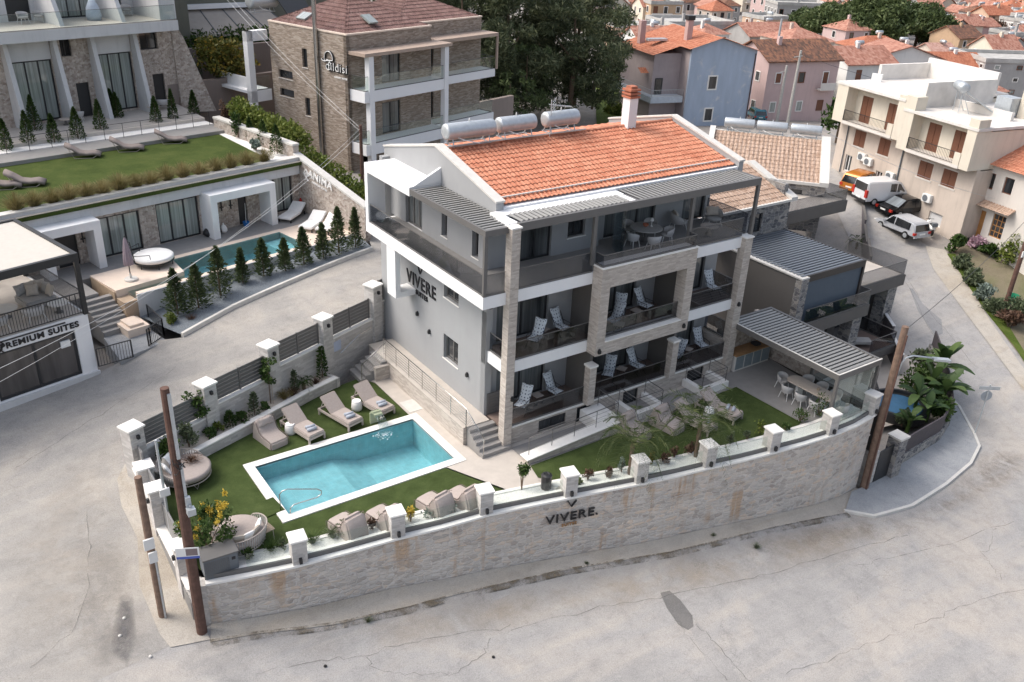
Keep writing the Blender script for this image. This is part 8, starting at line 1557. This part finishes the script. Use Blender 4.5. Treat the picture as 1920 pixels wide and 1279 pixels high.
if FAR:                                            # beyond the three hundred nearest: one mass of distant houses
    fm = MB(); fmats = [w_[1] for w_ in WALLS]+[TT,TT2,MR['flat']]
    for c in FAR:
        a = rad(random.choice([-14,-20,76,-8])+random.uniform(-8,8)); fm.M = Matrix.Translation((c[1],c[2],c[3]-.3)) @ Matrix.Rotation(a,4,'Z'); sx, sy, hh = random.uniform(6,9), random.uniform(5.5,7.5), random.choice([3,5.8,5.8,8.5]); fm.mi = random.randrange(7); k = random.random()
        if k < .7:
            fm.ext([(0,0,-3),(sx,0,-3),(sx,0,hh),(sx/2,0,hh+1.8),(0,0,hh)][::-1],(0,sy,0)); fm.mi = 7 if random.random() < .75 else 8
            for u,v in ((-.4,sx/2),(sx+.4,sx/2)): fm.ext([(u,-.4,hh-.1),(v,-.4,hh+1.85),(v,sy+.4,hh+1.85),(u,sy+.4,hh-.1)],(0,0,.18))
        else: fm.box(0,0,-3,sx,sy,hh); fm.mi = 9; fm.box(-.1,-.1,hh,sx+.1,sy+.1,hh+.4)
        fm.mi = 9
        for w_ in range(3): fm.box(sx*(w_+.5)/3-.45,-.06,hh-2.2,sx*(w_+.5)/3+.45,-.01,hh-.9)
    tag(fm.build('distant_houses', fmats, None), kind='stuff')
for t,*_ in PROTO:
    for ch in list(t.children):
        for g in list(ch.children): bpy.data.objects.remove(g)
        bpy.data.objects.remove(ch)
    bpy.data.objects.remove(t)
for (px,py,h,r),l in zip(PINES,('tallest round stone pine of the town clump','broad stone pine at the right of the town clump','stone pine at the left of the town clump','low stone pine in front of the tallest one','stone pine between the two broadest crowns','small stone pine at the far left of the clump','little stone pine at the right end of the clump')):
    q = ong(px,py); t = thing('stone_pine', l, 'tree', tuple(q), 0, 'stone pines among the houses'); cl = []
    for i in range(34): a = random.random()*6.28; k = random.random()**.5; cl.append(((math.cos(a)*k*r*.78,math.sin(a)*k*r*.78,h*.5+(h*.42)*(1-k*k)*random.uniform(.5,1)),(r*.28,r*.28,r*.2)))
    big_tree(t, M['l_pine2'], cl, .5, 75, .35, [([(0,0,0),(.3,0,h*.55)],[.4,.25])], .2, .4, .9)
for px,py,r,h,l in ((1745,95,3.5,4,'dark round tree right of the pine clump'),(1880,75,5,5,'greyish bare crowned tree in the right part of town'),(1780,215,3,4.5,'dark leafy tree in the street left of the apartment block'),(1500,205,3,3,'green bushes below the pink house'),(1540,222,2.6,3.5,'dark green bush beside the cream apartments'),(1568,268,2.2,5.5,'tall green tree against the left end of the cream apartments'),(1455,215,2.4,2.2,'low bushes beside the concrete poles')):
    q = ong(px,py); t = thing('town_tree', l, 'tree', tuple(q), 0, 'single trees in the town'); big_tree(t, M['l_brown'] if 'greyish' in l else M['l_green'], [((random.uniform(-.6,.6)*r,random.uniform(-.6,.6)*r,h*random.uniform(.35,.85)),(r*.4,r*.4,h*.2)) for _ in range(14)], .25, 90, .5, [([(0,0,0),(0,.1,h*.7)],[.2,.06])], .3, .3, .9)
# ---------------------------------------------------------------- planting in the garden
def plant(label, x, y, z, fn, name='plant', cat='plant', grp=None):
    t = thing(name, label, cat, (x,y,z), random.random()*6, grp); fn(t); return t
gp_ = 'small plants in the white gravel bed'
def gravel_pt(px, py, z=-3.34): return onz(px, py, z)
GB = [(468,1048,'rose',.28,.5,'l_green','leafy little shrub beside the grey heat pump'),(508,1032,'tuft',.4,.5,'l_green','spiky green plant left of the first glass pillar'),(530,1028,'bush',.25,.4,'l_olive','small shrub touching the first glass pillar'),(586,1018,'tuft',.35,.5,'l_green','broad leaved plant right of the first pillar'),(625,1008,'tuft',.3,.45,'l_olive','grey green tuft left of the small cycad'),(650,1000,'cycad',.5,.6,'l_green','dark cycad behind the glass by the lounge chairs'),(697,992,'bush',.2,.5,'l_brown','thin reddish shrub left of the second pillar'),(715,985,'tuft',.3,.5,'l_olive','loose tuft with an orange bloom by the second pillar'),
 (770,978,'bush',.25,.7,'l_yellow','tall yellow flowering shrub right of the second pillar'),(812,968,'bush',.45,.5,'l_sage','silvery round shrub in the gravel below two lounge chairs'),(845,960,'bush',.4,.45,'l_sage','second silvery shrub nearest the third pillar'),(978,918,'tree',.35,1.1,'l_green','little standard tree behind the glass by the paving'),(1085,908,'bush',.2,.3,'l_bright','bright small shrub right of the sign pillar'),(1102,900,'bush',.28,.45,'l_brown','reddish shrub in the bed right of the sign pillar'),(1138,893,'bush',.3,.45,'l_brown','sparse dark stemmed shrub in the bed before the palm'),(1165,885,'bush',.2,.7,'l_sage','blue grey upright shrub in the bed left of the palm'),
 (1222,868,'bush',.28,.6,'l_autumn','yellowish shrub right of the palm pillar'),(1246,868,'bush',.25,.5,'l_brown','first of three brown green shrubs between the pillars'),(1264,858,'bush',.3,.55,'l_brown','second of three brown green shrubs between the pillars'),(1293,850,'bush',.3,.55,'l_brown','third of three brown green shrubs between the pillars'),(1370,832,'bush',.22,.6,'l_olive','upright grey shrub right of the second palm'),(1400,825,'bush',.24,.5,'l_olive','round grey shrub in the bed towards the terrace'),(1425,812,'bush',.4,.6,'l_bright','yellow green shrub left of the seventh pillar'),(1472,808,'bush',.3,.4,'l_green','small dark shrub right of the seventh pillar'),(1500,790,'bush',.55,.7,'l_green','broad green shrub below the dining terrace'),(1535,778,'bush',.75,1.1,'l_green','large leafy shrub against the eighth pillar')]
for px,py,k,r,h,mt,l in GB:
    q = gravel_pt(px,py)
    def fn(t, k=k, r=r, h=h, mt=mt):
        if k == 'tuft': tuft_parts(t, M[mt], r*1.3, h, 120, .02, .7)
        elif k == 'cycad': palm_parts(t, .12, 16, .62, M['l_green'])
        elif k == 'tree': bush_parts(t, M[mt], r, h*.6, 420, .06, .5, 9, h*.5)
        else: bush_parts(t, M[mt], r, h, 260, .05)
    plant(l, q[0], q[1], -3.34, fn, grp=gp_)
for px,py,th,L,l in ((1188,893,1.5,1.55,'palm with drooping fronds behind the fifth pillar'),(1312,860,1.6,1.75,'palm with drooping fronds behind the sixth pillar')):
    q = onz(px,py,-3.34); t = thing('palm_tree', l, 'tree', (q[0]-.05,q[1]+.2,-3.36), 0, 'feathery palms on the lawn edge'); palm_parts(t, th, 38, L*1.2)
def yellow(t):
    cl = [((random.uniform(-.75,.75),random.uniform(-.6,.6),1.0+random.uniform(-.4,.7)),(.32,.32,.26)) for _ in range(16)]; P,T,B = clumps_leaves(cl,-75,.075,.5,.8,.3,.3); leaf_object('foliage', P, T, B, M['l_green'], t)
    cl = [((random.uniform(-.85,.85),random.uniform(-.7,.7),1.35+random.uniform(-.3,.65)),(.11,.11,.15)) for _ in range(15)]; P,T,B = clumps_leaves(cl,-42,.045,.6,.8,.3,.1); leaf_object('blossom', P, T, B, M['l_yellow'], t)
    m = MB()
    for a in range(5): m.tube([(0,0,0),(.2*math.cos(a*1.3),.2*math.sin(a*1.3),.7),(.6*math.cos(a*1.3),.5*math.sin(a*1.3),1.5)],[.03,.02,.006],5)
    m.build('stem', M['bark'], t)
plant('tall shrub with yellow blossom behind the heat pump', -14.25, -.4, -3.4, yellow, 'flowering_shrub', 'shrub')
plant('small yellow flowering bush beside the front daybed', -13.75, -1.05, -3.4, lambda t: (bush_parts(t, M['l_green'], .4, .55, 350, .06), leaf_object('blossom', *clumps_leaves([((random.uniform(-.3,.3),random.uniform(-.3,.3),.5),(.1,.1,.1)) for _ in range(6)],-25,.04,.6,.8,.3,.1), M['l_yellow'], t)), 'flowering_shrub', 'shrub')
bz = -3.0
def bed(px, py): return onz(px, py, bz)
def slim(h, r0, n, mt='l_green'):
    def f(t):
        cl = [((random.uniform(-r0,r0)*.7,random.uniform(-r0,r0)*.7,h*(.5+.5*i/n)),(r0*.62,r0*.62,h*.07)) for i in range(n)]; P,T,B = clumps_leaves(cl,-55,.075,.5,.8,.2,.3); leaf_object('foliage', P, T, B, M[mt], t); m = MB(); m.tube([(0,0,0),(0,0,h*.55),(0,0,h*.95)],[.02,.016,.006],5); m.build('trunk', M['bark'], t); s_ = MB()
        for x in (-.07,.09): s_.tube([(x,.05,0),(x,.05,h*.6)],.013,5)
        each(s_,'stake', M['teak'], t)
    return f
for px,py,fn,l,nm in ((378,812,slim(2.0,.38,9),'slim staked tree in front of the second lane wall pillar','young_tree'),(508,757,slim(2.2,.36,10),'slim staked tree in front of the third lane wall pillar','young_tree'),
  (605,708,lambda t: cone_parts(t,M['l_green'],.28,1.6,420,.07,.5,.02,.3,0,0,.4),'climbing column of leaves at the end of the planter','shrub'),
  (318,860,lambda t: bush_parts(t,M['l_green'],.65,1.1,900,.07),'broad dark shrub behind the daybed at the planter corner','shrub'),(355,838,lambda t: bush_parts(t,M['l_olive'],.5,1.2,500,.07),'loose grey green shrub behind the tall dark pole','shrub'),
  (360,872,lambda t: tuft_parts(t,M['l_brown'],.45,.55,260,.014),'brown grass tuft at the left end of the planter','plant'),(395,818,lambda t: bush_parts(t,M['l_green'],.35,.45,400,.06),'low green mound in the planter by the staked tree','shrub'),(408,808,lambda t: bush_parts(t,M['l_bright'],.3,.5,300,.06),'yellow green upright plant in the planter','shrub'),(432,800,lambda t: cone_parts(t,M['l_cypress'],.3,.75,600,.05,.5,.02,.1,0,0,.45),'small dark rounded conifer in the planter','shrub'),(455,792,lambda t: bush_parts(t,M['l_green'],.45,.5,500,.06),'low dark green shrub right of the rounded conifer','shrub'),(478,778,lambda t: cone_parts(t,M['l_olive'],.25,1.1,420,.06,.5,.02,.4,0,0,.5),'thin upright olive shrub in the planter','shrub'),(496,768,lambda t: bush_parts(t,M['l_green'],.3,.4,300,.06),'little green mound beside the third staked trunk','shrub'),
  (533,748,lambda t: tuft_parts(t,M['l_straw'],.45,.5,320,.012),'olive brown grass tuft in the middle of the planter','plant'),(549,742,lambda t: tuft_parts(t,M['l_brown'],.35,.45,260,.012),'reddish brown grass tuft in the planter','plant'),(553,735,lambda t: cone_parts(t,M['l_olive'],.2,1.1,300,.06,.5,.02,.4,0,0,.5),'thin dark shrub left of the yucca','shrub'),(570,730,lambda t: palm_parts(t,.3,18,.55,M['l_green']),'spiky dark yucca in the planter','plant'),(592,720,lambda t: tuft_parts(t,M['l_brown'],.3,.35,220,.012),'low brown tuft near the planter end','plant')):
    q = bed(px,py); plant(l, q[0], q[1], bz, fn, nm, 'tree' if nm == 'young_tree' else 'plant', 'plants in the lane side planter')
q = ong(700,300) if False else (6.2,15.5,-1.4)
# ---------------------------------------------------------------- poles and wires
def pole(label, base, top, r0, r1, mat, name='utility_pole'):
    t = thing(name, label, 'pole', tuple(base)); m = MB(); b = Vector(base); d = Vector(top)-b; m.tube([(0,0,-.5), tuple(d*.35), tuple(d*.7), tuple(d)], [r0,r0*.9+r1*.1,(r0+r1)/2,r1], 12); m.build('shaft', mat, t, smooth=False); return t
b1 = onz(380,1192,-5.2); t1 = (b1[0], b1[1], 4.25); P1 = pole('tall dark brown pole with metal channel and lamp head at the road corner', b1, t1, .17,.125, M['pole'])
def onpole(root, z0, z1, dx, dy, w_, mat, nm): m = MB(); m.box(dx-w_/2,dy-.04,z0,dx+w_/2,dy+.03,z1); return m.build(nm, mat, root)
onpole(P1,7.1,9.3,.06,-.15,.10,M['galv'],'metal_channel'); onpole(P1,5.6,6.9,.10,-.16,.08,M['galv'],'metal_channel')
m = MB(); m.tube([(.1,-.15,5.4),(.15,-.4,5.5)],.03,6); m.box(.02,-.5,5.2,.26,-.28,5.42); m.box(.05,-.3,5.4,.2,-.18,5.75); m.build('lamp_head', M['galv'], P1)
m = MB()
for i in range(5): m.tube([(.12*math.cos(a)+(.1 if i%2 else 0), -.12+.16*math.sin(a), 6.75+.05*i+.18*math.cos(a*1.0+i)) for a in [k*.7 for k in range(10)]],.012,4)
m.build('cable_loop', M['blackp'], P1)
np_ = thing('notice_plate','small white and blue notice plate fixed to the tall dark pole','sign',(b1[0]-.1,b1[1]-.18,-1.75),rad(-25)); m = MB(); m.box(-.35,-.02,0,.35,0,.42); m.build('plate', M['whitep'], np_); m = MB(); m.box(-.35,-.024,0,.35,-.021,.09); m.build('blue_band', plain('blue_band',(.08,.12,.4),.5), np_); m = MB(); m.box(-.05,-.024,.12,.3,-.021,.38); m.build('picture', plain('dark_picture',(.2,.16,.16),.5), np_)
b2 = onz(306,1160,-4.95); P2 = pole('short brown pole carrying two meter boxes beside the corner wall', b2, (b2[0],b2[1],.8), .13,.11, M['pole2']); onpole(P2,3.1,3.5,-.05,-.18,.32,M['whitep'],'meter_box'); onpole(P2,2.55,2.95,.0,-.18,.26,M['whitep'],'meter_box'); m = MB(); m.tube([(.06,-.14,0),(.06,-.14,2.6)],.035,6); m.build('conduit', M['galv'], P2)
b3 = onz(318,985,-3.4); P3 = pole('thin grey metal post with a junction box beside the front daybed', (b3[0],b3[1],-3.4), (b3[0],b3[1],.2), .05,.045, M['galv'], 'metal_post'); onpole(P3,1.35,1.65,.0,-.1,.34,M['whitep'],'junction_box')
b4 = onz(1618,922,-7.6); P4 = pole('tall rusty brown pole leaning at the right corner of the curved wall', b4, (b4[0]+.25,b4[1]+.2,1.0), .2,.15, M['pole2']); onpole(P4,0,8.4,-.1,-.16,.05,M['pole'],'cable_duct')
m = MB(); m.tube([(.32,.05,6.0),(.32,-.02,6.9),(.42,-.1,7.15),(.7,-.25,7.25),(1.7,-.8,7.1)],.04,8); m.build('lamp_arm', M['galv'], P4, smooth=True); m = MB(); m.bar((1.55,-.72,7.08),(2.25,-1.1,7.0),.26,.1); m.build('lamp_head', M['galv'], P4)
q5 = ong(1885,572); P5 = pole('dark leaning pole in the right hand garden', q5, (q5[0]+.6,q5[1]+.2,q5[2]+7.0), .16,.13, M['pole']); onpole(P5,3.6,4.0,-.15,-.15,.2,M['whitep'],'meter_box')
for px,py,h,l,mt in ((1475,240,9.0,'pale concrete pole with a cross arm above the grey tanks','pole3'),(1455,235,7.2,'thin pale pole left of the concrete cross arm pole','pole3'),(1435,215,12.5,'tall grey steel pole beside the teal car','galv'),(1085,60,9.0,'white pole rising from the pine grove','pole3')):
    q = ong(px,py); p_ = pole(l, q, (q[0]+.1,q[1],q[2]+h), .2,.13, M[mt]); 
    if 'cross arm' in l: m = MB(); m.bar((-.9,0,h-.7),(.9,.3,h-.7),.08,.08); m.build('cross_arm', M['pole3'], p_)
b6 = onz(690,300,2.0); P6 = pole('short brown pole beside the white balcony post behind the hotel', (4.6,26.5,-1.3), (4.6,26.5,3.6), .12,.1, M['pole'])
def wire(label, a, b, sag, r=.014, mat='blackp'):
    t = thing('cable', label, 'cable'); A, B_ = Vector(a), Vector(b); m = MB(); m.tube([A.lerp(B_,i/16)-Vector((0,0,sag*4*(i/16)*(1-i/16))) for i in range(17)], r, 5); m.build('line', M[mat], t)
top6 = (4.6,26.5,3.4); pj = lambda px,py,z: tuple(onz(px,py,z))
wire('pale cable from the hill down to the pole behind the hotel', FF.w(-2.2,10.6,11.5), top6, .3, .009, 'whitep'); wire('second pale cable beside the one behind the hotel', FF.w(-2.5,10.4,11.2), (4.6,26.5,3.2), .35, .009, 'whitep')
wire('pale cable crossing the left terrace down to the lane', top6, pj(0,716,-.2), .9, .007, 'whitep'); wire('thicker pale cable crossing below the other over the left terrace', (4.6,26.5,3.1), pj(-20,700,.3), 1.1, .009, 'whitep')
wire('black cable from the right pole across the street', (b4[0]+.25,b4[1]+.2,.8), (q5[0]+.6,q5[1]+.2,q5[2]+6.8), .4); wire('long dark cable from the concrete pole across the cream houses', (ong(1475,240)[0],ong(1475,240)[1],ong(1475,240)[2]+8.6), (56,2,3.5), .9, .02); wire('dark cable above the tan roofed house towards the orange door', BF2.w(2.5,5.2,2.9), DF.w(2.6,-.1,4.4), .5, .012, 'galv')
wire('white hose looping over the grey ridge tanks', BF2.w(-3.6,5.0,2.2), BF2.w(3.2,5.2,2.2), -.5, .03, 'whitep')
# road wear: patches, trench, gutter dirt
drape('road_patch', [g2(ong(px,py)) for px,py in ((1238,1112),(1255,1108),(1275,1125),(1298,1155),(1300,1175),(1290,1182),(1272,1172),(1250,1140))], asphalt('new_asphalt',(.17,.165,.16),(.2,.19,.18),.2,0), .012, .6)
drape('trench_scar', [g2(ong(px,py)) for px,py in ((1290,1172),(1308,1168),(1380,1262),(1420,1330),(1370,1330),(1335,1262))], asphalt('trench_asphalt',(.33,.32,.31),(.36,.34,.32),.2,.3), .008, .8)
drape('road_patch', [g2(ong(px,py)) for px,py in ((1730,570),(1765,600),(1768,625),(1755,632),(1722,585),(1705,540),(1712,542))], asphalt('street_patch',(.26,.26,.265),(.3,.3,.3),.2,.2), .012, .6)
dirt = decal('brown_mud', (.27,.21,.15), .52, .55, .8); dirt2 = decal('gutter_mud', (.17,.14,.10), .53, 1.1, .8, .07, False); dust = decal('pale_dust', (.47,.42,.36), .52, .35, .6, .12); tan = decal('tan_silt', (.45,.36,.26), .5, .4, .55, .1)
def DS(nm, pts, mt, dz, fd=1.6, st=.6):
    O = [g2(ong(px,py)) for px,py in pts]; o = drape(nm, O, mt, dz, st, None); fade_attr(o, O, fd); return tag(o, kind='stuff')
DS('dirt_spill', ((1590,960),(1640,968),(1700,958),(1760,925),(1800,890),(1845,840),(1930,850),(1930,900),(1870,925),(1800,965),(1740,1000),(1670,1015),(1600,1020),(1500,1035),(1400,1062),(1400,1010),(1560,975)), dirt, .016)
DS('road_silt', ((560,1190),(800,1130),(1100,1065),(1400,1010),(1600,970),(1700,1000),(1600,1050),(1300,1130),(1000,1180),(700,1235),(560,1250)), tan, .012)
DS('lane_dust', ((0,1000),(120,880),(230,800),(300,760),(420,680),(600,570),(700,500),(690,530),(560,620),(380,720),(250,840),(215,900),(240,1020),(280,1130),(300,1200),(200,1279),(0,1279)), dust, .010)
DS('lane_ruts', ((150,960),(220,900),(245,1000),(262,1120),(300,1215),(330,1240),(200,1300),(130,1200),(140,1060)), decal('dark_ruts',(.19,.18,.17),.52,.5,.6,.1), .013)
gut = [g2(ong(px,py)) for px,py in ((395,1207),(480,1192),(570,1182),(640,1172),(700,1158),(760,1146),(860,1118),(960,1096),(1060,1073),(1160,1056),(1260,1040),(1350,1018),(1440,996),(1520,980),(1590,966))]
m = MB(); gs = sub(gut,4); ribbon(m, offset(gs,-.16), offset(gs,.10), lambda x,y: H(x,y)-.05, lambda x,y: H(x,y)+.085); tag(m.build('gutter_dirt', dirt2, None), kind='stuff')
for px,py,r,l in ((1337,1005,.14,'small weed tuft at the foot of the stone wall'),(1418,1028,.25,'olive weed clump on the road edge'),(1100,1058,.12,'tiny weed in the gutter below the stone wall'),(690,1166,.2,'dry weed tuft in the gutter near the left end of the wall')): q = ong(px,py); t = thing('weed', l, 'plant', tuple(q)); tuft_parts(t, M['l_olive'], r, r*1.1, 130, .012, .9)
for px,py,l in ((925,1233,'small dark stone lying alone on the front road'),(610,1250,'small dark stone on the road near the lower edge'),(233,1160,'pale pebble on the dark lane patch'),(225,1193,'second pale pebble on the dark lane patch'),(282,1232,'white pebble at the corner of the two roads')): q = ong(px,py); t = thing('pebble', l, 'stone', tuple(q)); m = MB(); m.lathe([(.03,0),(.06,.02),(.05,.05),(.02,.065)],(0,0,0),7); m.build('stone', M['capgrey'] if 'dark' not in l[:11] else M['rubber'], t)
DS('lane_patch', ((225,1105),(252,1120),(258,1200),(240,1255),(205,1225),(215,1150)), decal('lane_patch_asphalt',(.16,.155,.155),.42,.9,.85,.1), .017, .35, .25)
def crack(pts, w_=.012, jit=.06):
    P = [g2(ong(px,py)) for px,py in pts]; Q = sub(P, 6); Q = [(x+random.gauss(0,jit),y+random.gauss(0,jit)) for x,y in Q]; m = MB(); n = len(Q); a = offset(Q,-w_); b = offset(Q,w_)
    for i in range(n-1): m.quad((*a[i],H(*a[i])+.022),(*a[i+1],H(*a[i+1])+.022),(*b[i+1],H(*b[i+1])+.022),(*b[i],H(*b[i])+.022))
    tag(m.build('road_crack', M['crackfill'], None), kind='structure')
M['crackfill'] = decal('crack_filler', (.20,.19,.175), .48, 1.2, .6, .1, False)
for c_ in (((1470,1262),(1560,1235),(1640,1205),(1720,1172),(1800,1140),(1925,1105)),((470,1264),(600,1240),(700,1221),(820,1196),(960,1174)),((960,1177),(1100,1146),(1235,1120),(1350,1096),(1440,1076),(1560,1042),(1700,1004)),((1268,1163),(1300,1205),(1340,1250),(1365,1279)),((1305,1168),(1345,1210),(1390,1262),(1405,1279)),((1868,990),(1858,1025),(1842,1040),(1860,1060),(1880,1085)),((1690,500),(1725,560),(1770,615),(1830,690)),((1660,470),(1705,540),(1760,650),(1790,730)),((690,1235),(700,1255),(760,1268),(860,1262),(910,1225),(918,1195)),((1600,1060),(1680,1045),(1780,1020),(1900,975)),((30,880),(120,820),(200,770),(330,690)),((60,1250),(140,1180),(170,1060),(160,960))): crack(c_)
bpy.context.view_layer.update()
